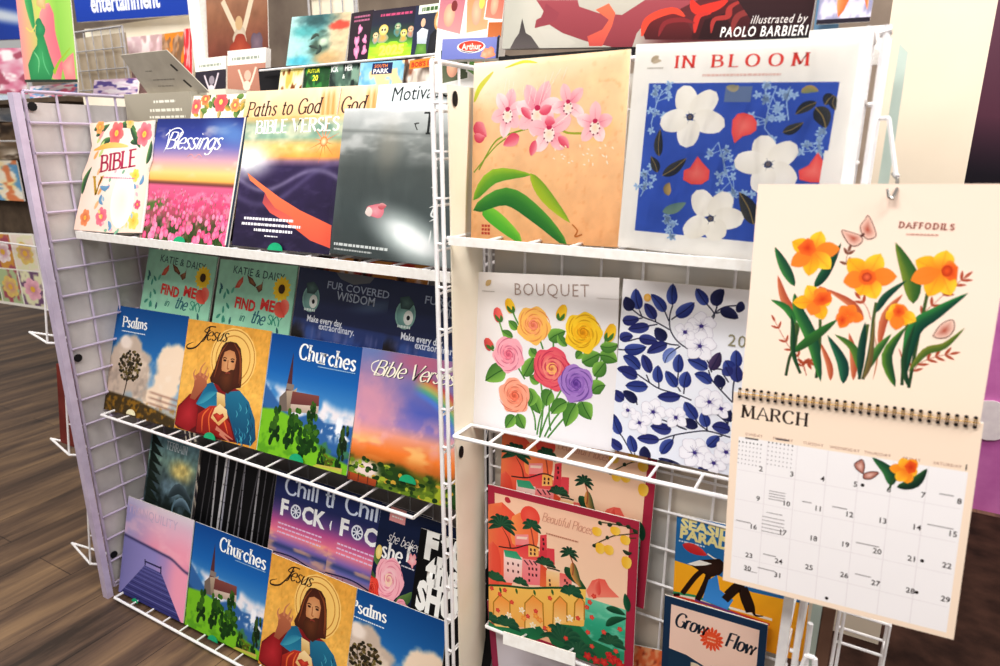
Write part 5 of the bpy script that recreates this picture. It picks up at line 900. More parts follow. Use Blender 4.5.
def art_grow():
    a = Art(); a.rect(0, 0, 100, 100, '#14395a', '#12324e'); a.rect(7, 6, 93, 97, '#f8d8c8', '#f6d0bc'); a.poly([(7, 44), (25, 45), (45, 50), (60, 58), (93, 52), (93, 84), (60, 78), (35, 72), (7, 80)], '#173a54', '#1c4460'); a.poly([(7, 76), (35, 71), (60, 77), (93, 82), (93, 97), (7, 97)], '#f0b48c', '#e8a078')
    c = (49, 25)
    for k in range(16): t = k * .3927; a.leaf([(c[0] + 6 * math.cos(t), c[1] + 6 * math.sin(t) * .85), (c[0] + 12 * math.cos(t), c[1] + 12 * math.sin(t) * .85)], 2.6, '#e85030', '#ee6a3c')
    a.ell(c[0], c[1], 7, 6, '#ea5a34', '#ee6a40'); a.lines(45, 24, 53, 27, 2, '#f8c8a8', 1, 2, 0)
    a.pen('Grow', 11, 23, 12, '#1c2a3c', 2.0, .8, shear=.3, serif=False, sp=1.0, rot=2); a.pen('Flow', 62, 27, 12, '#1c2a3c', 2.0, .8, shear=.3, serif=False, sp=1.0, rot=2)
    a.leaf([(56, 70), (40, 58), (30, 50)], 13, '#e8d8c0', '#d8c4a4'); a.ell(51, 50, 2.4, 2.4, '#2a1a14'); a.rib([(51, 52), (52, 62), (50, 76)], 5, '#5a3020'); a.rib([(50, 55), (44, 66), (46, 72)], 1.8, '#5a3020'); a.rib([(52, 55), (58, 64), (62, 70)], 1.8, '#5a3020'); a.rib([(50, 74), (48, 90)], 4, '#8a4a2c'); return a
def art_grey():
    a = Art(); a.rect(0, 0, 100, 100, '#a83a5c', '#983050'); a.rect(5, 4, 95, 97, '#dcd6dc', '#cfc8d0'); rnd = random.Random(3)
    for k in range(14): x = 38 + rnd.random() * 26; a.ell(x, 10 + rnd.random() * 10, 2.6, 2, rnd.choice(('#5a3a4a', '#a87a5a', '#8a4a6a', '#c8a060')), n=8)
    return a
def art_mosaic():
    a = Art(); p = Pic(30, '#e87a4a'); p.mix(S(.5, .6, fbm(p.X, p.Y, .2, 3)), '#f0b080'); p.mix(S(.6, .7, fbm(p.X, p.Y, .25, 9)), '#a83c2c'); a.pic(p); return a
def art_dragon():
    a = Art(); p = Pic(150, '#c8c4b8'); p.ramp([(0, '#b8a8a0'), (50, '#cfcabd'), (100, '#c2bdb2')])
    p.mix((1 - S(-4, 4, p.X - (8))) * .3, '#a8aaa0'); p.mix(S(46, 62, p.X), '#6a3034'); p.mott(.06, .06, 2); a.pic(p)
    T = [(12.1,78.3),(16.3,85.1),(12.7,87.1),(12.3,90.8),(17.8,89.5),(23,93.4),(31.7,97.2),(41.2,100.7),(48,100.7),(49,94.2),(51.4,90.2),(55.5,89),(67.1,81.6)]
    a.poly(T, '#a8545c', '#8f4048')
    a.poly([(26.6,76.4),(28.2,82.1),(35.4,85.3),(43.4,86.4),(50.5,80.6),(50,75.3)], '#c9c4b8', '#bdb6aa'); a.poly([(33.1,99.4),(32.1,95.1),(37.1,92.4),(39.1,88.3),(34.1,83.8),(38.5,81.3),(41.1,85.6),(40.4,91.1),(37.7,99.5)], '#e87a58', '#c8585040'[:7])
    a.poly([(12.9,90.8),(20.2,87.5),(21.2,84.6),(15.9,80),(15,84.3)], '#9a4a54'); a.poly([(13.5,90.9),(20.5,91.8),(28.2,97.9),(24.7,100.3),(18.5,99.2)], '#cbc6bb', '#c2bdb2')
    for q, c in (([(52,97),(50.5,92.9),(53.3,87.5),(59.3,85.1),(63.7,88),(66.3,93.4),(68.7,97.5)], '#7a2c30'), ([(66.7,97.4),(66.9,89.5),(71.2,83.2),(78.8,82.4),(82.7,83.8),(87.1,90.3),(84.2,97.9)], '#5a2428'), ([(68.7,97.5),(69.9,89.6),(75.5,87.3),(78,92.5),(77.6,97.7)], '#3a1c20')): a.poly(q, c, mixc(c, '#2a1416', .5))
    for q, c, w in (([(50.8,95.6),(52.3,88.8),(59.4,85.4),(63.7,88)], '#e0503c', 3), ([(65.1,81.5),(67.5,85.6),(72.3,84.5),(75.9,82.2)], '#d83c30', 4), ([(72.4,94.9),(72.8,89.7),(76.6,88.6),(77.1,84.8),(82.4,81.3)], '#a83c38', 2), ([(67.4,94.8),(67.8,88.2),(71.6,87.1)], '#c83c34', 2), ([(78.3,95.1),(79.5,88.7),(83.9,86.4),(88,82.9)], '#8a3a38', 2.4), ([(56.2,95.8),(57.8,90.4),(62.8,89.3),(67,90.8)], '#8a3034', 2)): a.rib(q, w, c, taper=2)
    a.poly([(76.4,78.4),(99.8,78.9),(102.2,98.3),(82.3,97.8),(83.4,90.2)], '#3f2427', '#2f1a1e')
    a.poly([(3.2,101.2),(4.8,95.8),(6.4,92.9),(7.2,86.2),(9,92.9),(11.2,94.5),(14.8,100.3),(15.6,102.1)], '#4a4444', '#6a6260')
    a.rect(0, [(3.2,101.9)][0][1] - 1, 100, 100, '#141214') if False else None
    a.sans('illustrated by', *[(83.3,91.7)][0], 4.6, '#e8e0dc', shear=.25, sp=1.12, rot=0, bold=.004, W=15.6); a.sans('PAOLO BARBIERI', *[(75,96.6)][0], 5.6, '#fbf8f4', shear=.12, sp=1.14, bold=.016, W=24.4)
    return a
def art_cards():
    a = Art(); a.rect(0, 0, 100, 100, '#f4f0ec'); rnd = random.Random(8)
    for cx, cy, w, h, r, c in ((20, 28, 40, 34, 8, '#c8788a'), (62, 26, 34, 38, -6, '#d89a6a'), (88, 20, 26, 30, 6, '#d86a5c'), (32, 74, 42, 30, -8, '#2f4a34'), (72, 70, 28, 30, 20, '#4a9a3c'), (92, 60, 24, 44, 0, '#c8703c')):
        c_, s_ = math.cos(R(r)), math.sin(R(r)); P = [(cx + x * c_ - y * s_, cy + x * s_ + y * c_) for x, y in ((-w / 2, -h / 2), (w / 2, -h / 2), (w / 2, h / 2), (-w / 2, h / 2))]
        a.poly([(cx + (x - cx) * 1.12, cy + (y - cy) * 1.12) for x, y in P], '#fbf8f2'); a.poly(P, c, mixc(c, '#f4d8b8', .4)); a.ell(cx - 2, cy + 3, w * .22, h * .3, '#e8a890', '#f4c8a8', rot=r); a.ell(cx + 5, cy - 5, w * .12, h * .14, rnd.choice(('#8a3c3c', '#f4e070', '#3a5a8a')))
    return a
def art_games():
    a = Art(); a.rect(0, 0, 100, 100, '#8a90cc', '#7c84c4'); a.ell(52, 42, 25, 30, '#f8f0e4'); a.ell(52, 38, 22, 24, '#e03c34', '#f06a4a'); a.sans('Arthur', 36, 54, 40, '#fbe6dc', bold=.03, W=34); a.rib([(34, 58), (50, 68), (66, 58)], 3, '#3a3c5c')
    a.blobby(84, 72, 10, 4, .15, '#f0906a', '#f8b494', 2, ry=26); a.blobby(76, 80, 6, 4, .15, '#f4a080', '#f8c0a0', 5, ry=16); a.rect(96, 0, 100, 100, '#2a2c3c'); return a
def art_bird():
    a = Art(); p = Pic(40, '#d0cbdc'); p.mix(S(.5, .65, fbm(p.X, p.Y, .08, 4)), '#9a98b4'); a.pic(p); a.leaf([(40, 95), (52, 55), (75, 30)], 26, '#f0703c', '#f8a070'); a.leaf([(52, 55), (30, 50), (20, 70)], 14, '#e0584a', '#f49080'); a.leaf([(60, 50), (80, 60), (92, 90)], 14, '#e86a3c', '#f8b080'); a.ell(35, 55, 5, 7, '#c83c50'); a.rect(0, 96, 100, 100, '#2a2430'); return a
def generic(seed, base, c1, c2, c3, words=(), bar=None):
    def f():
        a = Art(); p = Pic(46, base); p.mix(S(.3, .7, fbm(p.X, p.Y, .035, seed, 3)), c1); p.mix(S(.48, .68, fbm(p.X, p.Y, .05, seed + 11, 3)), c2); p.mix(S(.56, .68, fbm(p.X, p.Y, .06, seed + 23, 2)), c3); a.pic(p)
        if bar: a.rect(*bar[0], bar[1])
        for w in words: a.sans(w[0], w[1], w[2], w[3], w[4], bold=.03, sx=w[5] if len(w) > 5 else 1)
        return a
    return f

# ================================================================ SCENE
# ---- setting
b = MB().box(-9, 5, -4, 9, -.02, 0)
fm = D.materials.new('wood_plank_floor'); fm.use_nodes = True
nt = fm.node_tree; bs = nt.nodes['Principled BSDF']; Lk = nt.links.new
tc = nt.nodes.new('ShaderNodeTexCoord'); mp = nt.nodes.new('ShaderNodeMapping'); mp.inputs['Rotation'].default_value = (0, 0, R(90))
br = nt.nodes.new('ShaderNodeTexBrick'); br.inputs['Scale'].default_value = 1; br.inputs['Brick Width'].default_value = 1.22; br.inputs['Row Height'].default_value = .18; br.inputs['Mortar Size'].default_value = .0015
br.inputs['Color1'].default_value = (.25, .25, .25, 1); br.inputs['Color2'].default_value = (.75, .75, .75, 1); br.inputs['Mortar'].default_value = (0, 0, 0, 1); br.inputs['Bias'].default_value = 0
mp2 = nt.nodes.new('ShaderNodeMapping'); mp2.inputs['Scale'].default_value = (6, .6, 1)
n1 = nt.nodes.new('ShaderNodeTexNoise'); n1.inputs['Scale'].default_value = 2.2; n1.inputs['Detail'].default_value = 8; n1.inputs['Roughness'].default_value = .65; n1.inputs['Distortion'].default_value = .5
mp3 = nt.nodes.new('ShaderNodeMapping'); mp3.inputs['Scale'].default_value = (3, .6, 1)
n2 = nt.nodes.new('ShaderNodeTexNoise'); n2.inputs['Scale'].default_value = 1.6; n2.inputs['Detail'].default_value = 3
ramp = nt.nodes.new('ShaderNodeValToRGB'); E_ = ramp.color_ramp.elements
E_[0].position = .36; E_[0].color = [lin(v) for v in rgb('#392b22')] + [1]; E_[1].position = .68; E_[1].color = [lin(v) for v in rgb('#94785a')] + [1]
e = E_.new(.5); e.color = [lin(v) for v in rgb('#665040')] + [1]
ad = nt.nodes.new('ShaderNodeMath'); ad.operation = 'MULTIPLY_ADD'; ad.inputs[1].default_value = .9
ad2 = nt.nodes.new('ShaderNodeMath'); ad2.operation = 'MULTIPLY_ADD'; ad2.inputs[1].default_value = .12
mm = nt.nodes.new('ShaderNodeMix'); mm.data_type = 'RGBA'; mm.blend_type = 'MULTIPLY'; mm.inputs['Factor'].default_value = 1
rm = nt.nodes.new('ShaderNodeValToRGB'); rm.color_ramp.elements[0].position = 0; rm.color_ramp.elements[0].color = (.35, .3, .28, 1); rm.color_ramp.elements[1].position = .05; rm.color_ramp.elements[1].color = (1, 1, 1, 1)
Lk(tc.outputs['Object'], mp.inputs['Vector']); Lk(mp.outputs['Vector'], br.inputs['Vector']); Lk(tc.outputs['Object'], mp2.inputs['Vector']); Lk(mp2.outputs['Vector'], n1.inputs['Vector'])
Lk(tc.outputs['Object'], mp3.inputs['Vector']); Lk(mp3.outputs['Vector'], n2.inputs['Vector'])
h1 = nt.nodes.new('ShaderNodeMath'); h1.operation = 'MULTIPLY'; h1.inputs[1].default_value = .28; Lk(n2.outputs['Fac'], h1.inputs[0])
Lk(n1.outputs['Fac'], ad.inputs[0]); Lk(h1.outputs[0], ad.inputs[2]); Lk(br.outputs['Color'], ad2.inputs[0]); Lk(ad.outputs[0], ad2.inputs[2]); 
sb = nt.nodes.new('ShaderNodeMath'); sb.operation = 'SUBTRACT'; sb.inputs[1].default_value = .13; Lk(ad2.outputs[0], sb.inputs[0]); Lk(sb.outputs[0], ramp.inputs['Fac'])
iv = nt.nodes.new('ShaderNodeMath'); iv.operation = 'SUBTRACT'; iv.inputs[0].default_value = 1; Lk(br.outputs['Fac'], iv.inputs[1]); Lk(iv.outputs[0], rm.inputs['Fac'])
Lk(ramp.outputs['Color'], mm.inputs['A']); Lk(rm.outputs['Color'], mm.inputs['B']); Lk(mm.outputs['Result'], bs.inputs['Base Color'])
bs.inputs['Roughness'].default_value = .5
tag(b.build('floor', fm), 'grey brown wood plank floor', kind='structure')
tag(MB().box(-9, 5, 4.0, 4.06, 0, 3.2).build('wall_back', M['brownwall']), 'taupe back wall of the shop', kind='structure')
o = MB().box(-.085, .105, 0, .05, 0, 2.6).build('wall_right', M['wall']); o.location = (.672, .9, 0); tag(o, 'cream wall pier behind the stand', kind='structure')

# ---- the wire display stand
XL, H = -1.24, 1.43
SP = .0735
def grid(name, label, axis, fixed, a0, a1, z0, z1, step_a, m, board=None, bt=.004, side=1, r=.0024, group=None, off=0.0):
    """a wire grid panel; axis 'x' runs along x at y=fixed, 'y' runs along y at x=fixed"""
    g = MB(); P = (lambda a, z: (a, fixed, z)) if axis == 'x' else (lambda a, z: (fixed, a, z))
    k = 0; a = a0
    while a <= a1 + 1e-4: g.wire(P(a, z0), P(a, z1), r); a += step_a
    z = z1
    while z >= z0 - 1e-4:
        d = -r * 1.6 * side; q0 = (a0, fixed + d, z) if axis == 'x' else (fixed - d, a0, z); q1 = (a1, fixed + d, z) if axis == 'x' else (fixed - d, a1, z); g.wire(q0, q1, r); z -= SP
    o = g.build(name, M[m]); tag(o, label, 'display panel', group)
    fr = MB()
    for p, q in ((P(a0, z0), P(a0, z1)), (P(a1, z0), P(a1, z1)), (P(a0, z0), P(a1, z0)), (P(a0, z1), P(a1, z1))): fr.wire(p, q, .0042, 8)
    fr.build('frame', M[m], o)
    if board:
        bd = MB(); e = .010
        if axis == 'x': bd.box(a0 + .004, a1 - .004, fixed + e, fixed + e + bt, z0 + .01, z1 - .02)
        else: bd.box(fixed - e * side - bt / 2, fixed - e * side + bt / 2, a0 + .004, a1 - .004, z0 + .01, z1 - .025)
        bd.build('backing_board', M[board], o)
    return o
lw = grid('grid_panel', 'pale wire grid side panel at the left end of the stand, lined with white card', 'y', XL + .002, .02, .325, .02, H, .0765, 'lilac', 'board', side=1, r=.0034)
ch = MB(); ch.box(XL - .006, XL + .018, -.012, .006, 0, H - .005).build('post', M['lilac'], lw)
hk = MB()
for z in (1.395, .79, .10): hk.prism([(.012 * math.cos(t * .5236), .012 * math.sin(t * .5236)) for t in range(12)], 0, .0012)
for i, z in enumerate((1.395, .74, .12)):
    q = MB().prism([(.011 * math.cos(t * .5236), .011 * math.sin(t * .5236)) for t in range(12)], 0, .002).build('hole', M['black'], lw); q.location = (XL + .004, .035, z); q.rotation_euler = (0, 0, R(90))
grid('grid_panel', 'wide wire grid back panel behind the shelves of devotional calendars', 'x', .335, XL + .01, -.01, .02, H - .03, SP, 'greywire', 'board')
cw = grid('grid_panel', 'wire grid divider standing edge on between the two bays', 'y', -.006, 0, .33, .02, H, .0765, 'wire')
q = MB()
q.wire((.009, 0, .02), (.009, 0, H), .0036, 8)
for i in range(19): z = .045 + i * SP; q.wire((-.008, 0, z), (.009, 0, z), .0028)
for i in range(19): z = .045 + i * SP; q.wire((.009, 0, z), (.009, .12, z), .0018)
q.wire((.009, .12, .02), (.009, .12, H), .0024)
q.build('ladder_edge', M['wire'], cw)
bd = MB().box(.0135, .016, .012, .112, .02, 1.395).build('backing_board', M['cream'], cw); bd['label'] = 'cream card lining'
for z in (1.375, .763, .22):
    q = MB().prism([(.007 * math.cos(t * .5236), .012 * math.sin(t * .5236)) for t in range(12)], 0, .001).build('hole', M['black'], cw); q.location = (.0185, .028, z); q.rotation_euler = (0, 0, R(90))
grid('grid_panel', 'narrow wire grid back panel behind the floral calendars', 'x', .128, .0215, .585, .02, H, .0715, 'wire', 'taupe')
rw = grid('grid_panel', 'white wire side panel at the right end of the stand', 'y', .589, 0, .125, .02, H, .0625, 'wire')
q = MB().box(.5825, .5955, -.006, .006, 0, H).build('post', M['wire'], rw)
rr = MB(); rr.wire((.6075, 0, 0), (.6075, 0, 1.433), .0045, 8); rr.wire((.6075, .12, 0), (.6075, .12, 1.433), .004, 8); rr.wire((.600, 0, 1.425), (.612, 0, 1.428), .005, 8)
for i in range(19): z = .06 + i * SP; rr.wire((.6075, 0, z), (.6075, .12, z), .002); 
for z in (1.35, 1.20, 1.05, .90, .75, .6, .45, .3, .15): rr.wire((.599, 0, z), (.6075, 0, z), .003)
rb = rr.build('grid_panel', M['wire']); tag(rb, 'white wire panel facing the aisle at the right corner of the stand', 'display panel')
# clear card pocket and loose flap beside the right corner
mint = mat('mint_card', '#cfdcd2', .6, .3, noise='#b8c8c0', scale=9)
q = MB().prism([(0, -1.14), (.016, -1.14), (.016, 0), (.014, .26), (.004, .27)], 0, .003).build('card_sleeve', mint); q.location = (.617, .06, 1.15); tag(q, 'tall mint green card slotted beside the right corner post', 'card')
q = MB(); q.path([(.6075, .01, 1.335), (.622, .0, 1.335), (.638, .0, 1.272), (.640, .04, 1.27)], .0028)
tag(q.build('wire_hook', M['wire']), 'white wire hook above the hanging calendar on the corner post', 'hook')
q = MB(); 
q.wire((.626, .02, .0), (.620, .02, .64), .004, 8); q.path([(.6125, 0, .55), (.622, 0, .60), (.632, .0, .60), (.655, 0, .44), (.655, 0, 0)], .004, 8); q.wire((.622, .0, .60), (.645, .0, .40), .003)
tag(q.build('easel_stand', M['wire']), 'white wire easel leg leaning at the foot of the right corner', 'stand')
kb = MB().box(.632, .650, .06, .08, 0, .66).build('panel_edge', mat('brown_panel', '#8a6a58', .7, .3, noise='#6a4c3c', scale=6)); tag(kb, 'brown board standing on edge beside the wire basket', 'board')
# wire basket at the lower right
q = MB(); Z0, Z1 = .36, .655
for z in (Z1, .602, .50, .43, Z0): q.path([(.655, .05, z), (.718, .05, z), (.718, .085, z), (.655, .085, z), (.655, .05, z)], .0022)
for x, y in ((.655, .05), (.661, .05), (.718, .05), (.718, .085), (.655, .085)): q.wire((x, y, 0), (x, y, Z1), .0026)
tag(q.build('wire_basket', M['wire']), 'tall white wire basket below the hanging calendar', 'basket')

def shelf(label, x0, x1, z, depth, y0=0.0, slope=0.0, rungs=True, back=True, strip=None, lip=.0, n=None):
    q = MB(); zz = lambda x: z + slope * (x - x0)
    q.wire((x0, y0, zz(x0)), (x1, y0, zz(x1)), .0040, 8)
    if back: q.wire((x0, y0 + depth, zz(x0)), (x1, y0 + depth, zz(x1)), .003, 8)
    k = int(round((x1 - x0) / SP)) if n is None else n
    for i in range(k + 1):
        x = x0 + (x1 - x0) * i / k; q.wire((x, y0, zz(x)), (x, y0 + depth, zz(x)), .0026 if 0 < i < k else .0036)
    if lip:
        q.wire((x0, y0, zz(x0) - lip), (x1, y0, zz(x1) - lip), .003)
    o = q.build('wire_shelf', M['wire']); tag(o, label, 'shelf')
    if strip:
        s_ = MB().box(x0 + .005, x1 - .003, y0 - .006, y0 - .003, z - strip, z + .004).build('price_strip', M['strip'], o)
    return o
s1 = shelf('upper white wire shelf of the left bay with a long white price strip', -1.195, -.018, 1.0835, .22, .066, strip=.015)
s2 = shelf('middle white wire shelf of the left bay under the row of sky and church calendars', -1.19, -.112, .578, .24, .045)
s3 = shelf('lowest white wire shelf of the left bay just above the floor', -1.195, -.018, .012, .075, -.006)
s4 = shelf('upper white shelf of the narrow bay under the orchid and blue floral calendars', .014, .585, 1.157, .105, .004, strip=.010)
s5 = shelf('middle white wire shelf of the narrow bay under the rose bouquet calendar', .021, .585, .806, .058, .0, slope=.022)
s6 = shelf('low white wire shelf of the narrow bay under the coral seaside town calendar', .04, .36, .359, .05, .074)
s7 = shelf('wire shelf holding the lower calendars at the foot of the narrow bay', .021, .585, .11, .115, .004)
# raised steps that carry the rear rows
for lab, (x0, x1, y0, y1, z0, z1) in (('dark step raising the rear row on the upper left shelf', (-1.18, -.03, .135, .17, 1.088, 1.13)), ('dark step raising the rear row on the middle left shelf', (-1.18, -.03, .160, .22, .583, .722)), ('dark step raising the rear row behind the lowest calendars', (-1.18, -.03, .075, .135, .002, .17))):
    tag(MB().box(x0, x1, y0, y1, z0, z1).build('display_step', M['black']), lab, 'riser')
# white clip holder on the coral calendar shelf
c0 = MB().box(-.075, .075, -.003, 0, 0, .024).build('label_holder', M['strip']); c0.location = (.182, .028, .388); c0.rotation_euler = (R(-12), R(-5.5), 0); [MB().wire((s_, 0, .012), (s_, .046, .004), .002).build('clip_arm', M['wire'], c0) for s_ in (-.05, .05)]
tag(c0, 'white plastic label holder clipped at the foot of the coral town calendar', 'label holder')
# brackets outside the left end
def bracket(z, lab):
    q = MB(); q.path([(-1.250, .06, z), (-1.46, .03, z), (-1.300, -.004, z), (-1.250, .02, z)], .0035, 8); q.wire((-1.300, -.004, z), (-1.297, .015, z + .17), .003, 8); q.wire((-1.297, .015, z + .17), (-1.250, .02, z + .172), .003)
    q.wire((-1.298, .01, z + .09), (-1.250, .02, z + .092), .0025)
    tag(q.build('wire_bracket', M['wire']), lab, 'bracket', )
bracket(.784, 'white wire bracket highest on the outside of the left end panel'); bracket(.45, 'white wire bracket under the dark red book outside the left end panel'); bracket(.09, 'white wire bracket nearest the floor outside the left end panel')
rbk = MB().prism([(-1.395, .456), (-1.325, .456), (-1.262, .70), (-1.335, .71)], .024, .05).build('notebook', M['redbox']); rbk.rotation_euler = (0, 0, 0); tag(rbk, 'dark red book standing on the bracket outside the left end panel', 'book')

# ---- printed things on the shelves
CALN, CALC = 'wall_calendar', 'calendar'
def cal(label, pl, art, group=None, **k): return sheet(CALN, label, CALC, pl, art, group, **k)
cal('die cut white calendar edged with painted flowers, front row left of the tulip field', (-1.0883, 0.078, 1.0837, 18.0, 0.1798, 0.2828, 0.2927), art_floral(), outline=FL_OUT)
cal('calendar with pink tulip field under a sunset sky titled in white script', (-0.7918, 0.0827, 1.0829, 18.0, -0.2726, 0.322, 0.2953), art_blessings(), sticker=(50, 101, .022, 'green'), m='gloss')
cal('calendar with orange sun over dark purple dunes', (-0.4741, 0.085, 1.0901, 16.0, 0.3783, 0.2894, 0.2835), art_desert(), sticker=(49, 101, .022, 'green'), m='gloss')
cal('grey misty water calendar with one small pink fish, sealed in plastic', (-0.1742, 0.0807, 1.0929, 13.0, -1.0053, 0.3, 0.285), art_fish(), wrap=True, m='gloss')
cal('flower patterned calendar top peeking above the tulip calendar in the rear row', (-0.7546, 0.1516, 1.1348, 18.0, -0.0523, 0.29, 0.3), art_floral_second())
PA = art_paths()
cal('cream calendar titled in brown italics above the desert calendar, the front copy', (-0.5578, 0.1478, 1.1385, 18.0, 0.0222, 0.29, 0.3), PA, group='two copies of the cream path calendar', sheetkey='paths')
cal('cream path calendar copy whose last word shows right of the front copy', (-0.4373, 0.153, 1.1394, 18.0, -0.2196, 0.29, 0.3), None, group='two copies of the cream path calendar', sheetkey='paths')
cal('pale blue grey calendar with large dark italic title in the rear row beside the divider', (-0.1555, 0.1462, 1.1399, 18.0, 1.1106, 0.29, 0.3), art_motivation())
PS = art_psalms(); JE = art_robed_figure(); CH = art_church()
cal('blue sky calendar with tall clouds and one tree, on the middle shelf at the left', (-1.0841, 0.0822, 0.5765, 18.0, 1.2326, 0.3142, 0.2997), PS, group='cloud and tree calendars', sheetkey='psalms', sticker=(43, 98, .020, 'ivory'))
cal('gold calendar of a haloed bearded man in blue and red robes on the middle shelf', (-0.7675, 0.0832, 0.5886, 18.0, 1.5664, 0.3096, 0.2899), JE, group='gold robed figure calendars', sheetkey='jesus', sticker=(48, 101, .022, 'green'))
cal('blue calendar of a steepled church before snowy mountains on the middle shelf', (-0.4762, 0.0876, 0.593, 18.0, 1.098, 0.2949, 0.2873), CH, group='mountain church calendars', sheetkey='church', sticker=(50, 99, .022, 'green'))
cal('sunset meadow calendar with a rainbow, on the middle shelf behind the divider', (-0.171, 0.0849, 0.5951, 16.0, 1.0772, 0.3, 0.2939), art_rainbow(), sticker=(55, 90, .022, 'green'))
KA = art_find_me()
cal('mint green butterfly and sunflower calendar, left copy behind the cloud calendar', (-1.0581, 0.1743, 0.7285, 18.0, -0.3316, 0.3006, 0.3), KA, group='mint green butterfly calendars', sheetkey='katie')
cal('mint green butterfly and sunflower calendar, right copy above the gold calendar', (-0.7463, 0.1736, 0.7264, 18.0, 1.2958, 0.2878, 0.3), None, group='mint green butterfly calendars', sheetkey='katie')
FU = art_fur()
cal('navy calendar with pale round badge, left copy above the church calendar', (-0.4498, 0.1723, 0.7254, 16.0, -0.6935, 0.295, 0.3), FU, group='navy badge calendars', sheetkey='fur', m='gloss')
cal('navy calendar with pale round badge, right copy partly hidden by the divider', (-0.1604, 0.1666, 0.7229, 16.0, -0.5956, 0.295, 0.3), None, group='navy badge calendars', sheetkey='fur')
cal('calendar of small warm photographs showing as a thin strip under the upper shelf', (-0.3904, 0.2025, 0.7564, 16.0, 0.4043, 0.3347, 0.3), art_warm_strip())
cal('pink and violet calendar of a wooden pier, bottom row at the left', (-1.067, 0.0201, 0.0123, 16.0, 1.2814, 0.3008, 0.2909), art_pier(), sticker=(30, 101, .014, 'green'))
cal('blue church and mountain calendar in the bottom row beside the pier calendar', (-0.7641, 0.0248, 0.0148, 16.0, 1.3652, 0.301, 0.2909), None, group='mountain church calendars', sheetkey='church', sticker=(42, 101, .020, 'green'))
cal('gold robed man calendar in the bottom row between church and cloud calendars', (-0.474, 0.0219, 0.0153, 16.0, 0.0633, 0.285, 0.29), None, group='gold robed figure calendars', sheetkey='jesus')
cal('blue cloud and tree calendar in the bottom row next to the divider', (-0.2205, 0.0249, 0.0151, 16.0, 1.478, 0.3, 0.29), None, group='cloud and tree calendars', sheetkey='psalms')
cal('dark forest and lake calendar behind the pier calendar', (-1.1176, 0.1212, 0.1767, 17.0, 0.3839, 0.225, 0.29), art_river())
cal('black calendar of thin white birch trunks in the second row from the floor', (-0.832, 0.1178, 0.1818, 17.0, 1.309, 0.3018, 0.29), art_birch())
CI = art_chill()
cal('navy to pink sunset lake calendar with bold white title, left copy', (-0.5265, 0.1123, 0.1965, 17.0, 0.9192, 0.29, 0.29), CI, group='sunset lake calendars', sheetkey='chill')
cal('navy to pink sunset lake calendar with bold white title, right copy in front', (-0.314, 0.105, 0.2054, 17.0, 0.3197, 0.29, 0.29), None, group='sunset lake calendars', sheetkey='chill')
cal('dark navy calendar with a large pink rose and white lettering', (-0.1971, 0.0958, 0.2081, 17.0, -0.5144, 0.23, 0.29), art_she())
cal('black calendar with huge white slab letters against the divider', (-0.072, 0.0824, 0.1903, 16.0, 0.1747, 0.22, 0.29), art_fshow())
cal('peach calendar painted with pink orchids and green blades, in plastic', (0.1569, 0.0594, 1.1526, 5.0, 1.1308, 0.2648, 0.2838), art_orchid(), wrap=True, m='ink')
cal('white bordered blue calendar of large white five petal flowers, in plastic', (0.4424, 0.0199, 1.1582, 2.0, -1.8816, 0.2825, 0.2735), art_in_bloom(), wrap=True, thick=.006)
cal('white calendar painted with a bouquet of yellow, pink, coral and purple roses', (0.1538, 0.0734, 0.802, 5.0, 3.1672, 0.2818, 0.292), art_bouquet())
cal('white calendar covered in navy blue leaves and pale outlined blossoms', (0.4336, 0.0716, 0.8157, 5.0, 0.5181, 0.29, 0.2868), art_blue_leaves())
CO = art_coral_town()
cal('crimson edged calendar of a coral seaside town with palms and lemons, front copy', (0.1981, 0.0748, 0.3668, 3.0, 1.9035, 0.3022, 0.3111), CO, group='coral seaside town calendars', sheetkey='coral')
cal('crimson edged coral town calendar partly hidden under the wire shelf behind its twin', (0.2046, 0.0985, 0.5076, 3.0, -0.3603, 0.3, 0.31), None, group='coral seaside town calendars', sheetkey='coral')
cal('crimson edged calendar with a pale grey picture at the very bottom of the narrow bay', (0.2102, 0.0856, 0.1184, 3.0, 6.4732, 0.3, 0.3), art_grey())
cal('small blue and yellow calendar of a beach bather in a blue swimsuit', (0.5097, 0.115, 0.4908, 3.0, 2.4634, 0.215, 0.21), art_seaside())
cal('small navy edged calendar with orange sun and a figure on a pink ground', (0.4827, 0.0913, 0.3195, 3.0, 2.1753, 0.1697, 0.23), art_grow(), m='gloss')
cal('small orange mottled calendar at the bottom beside the navy edged one', (0.3978, 0.1094, 0.2136, 3.0, 10.1668, 0.15, 0.2), art_mosaic())

# ---- the hanging spiral calendar
def sub(pl): return pl
up, lo = (0.6296, -0.0348, 0.9977, 3.3, 1.7885, 0.2578, 0.2658), (0.6399, -0.0507, 0.723, 3.3, 2.8157, 0.2708, 0.2755)
root = D.objects.new('hanging_calendar', None); COL.objects.link(root); root.location = (lo[0], lo[1], lo[2]); root.empty_display_size = .1
tag(root, 'large open spiral calendar with daffodils above a March date grid, hanging at right', 'calendar')
def page(name, pl, art, label):
    o = MB().box(-pl[5] / 2, pl[5] / 2, 0, .0018, 0, pl[6]).build(name, M['paper'], root)
    place(o, pl); o.location = (pl[0] - lo[0], pl[1] - lo[1], pl[2] - lo[2]); o['label'] = label
    me = art.mesh('print', pl[5], pl[6]); me.materials.append(M['ink']); link('print', me, o); return o
pu = page('picture_page', up, art_daffodil_top(), 'cream page painted with orange daffodils'); pd = page('date_page', lo, art_daffodil_dates(), 'cream page with a white March date grid')
sp = MB(); hs = MB(); w, h = lo[5], lo[6]
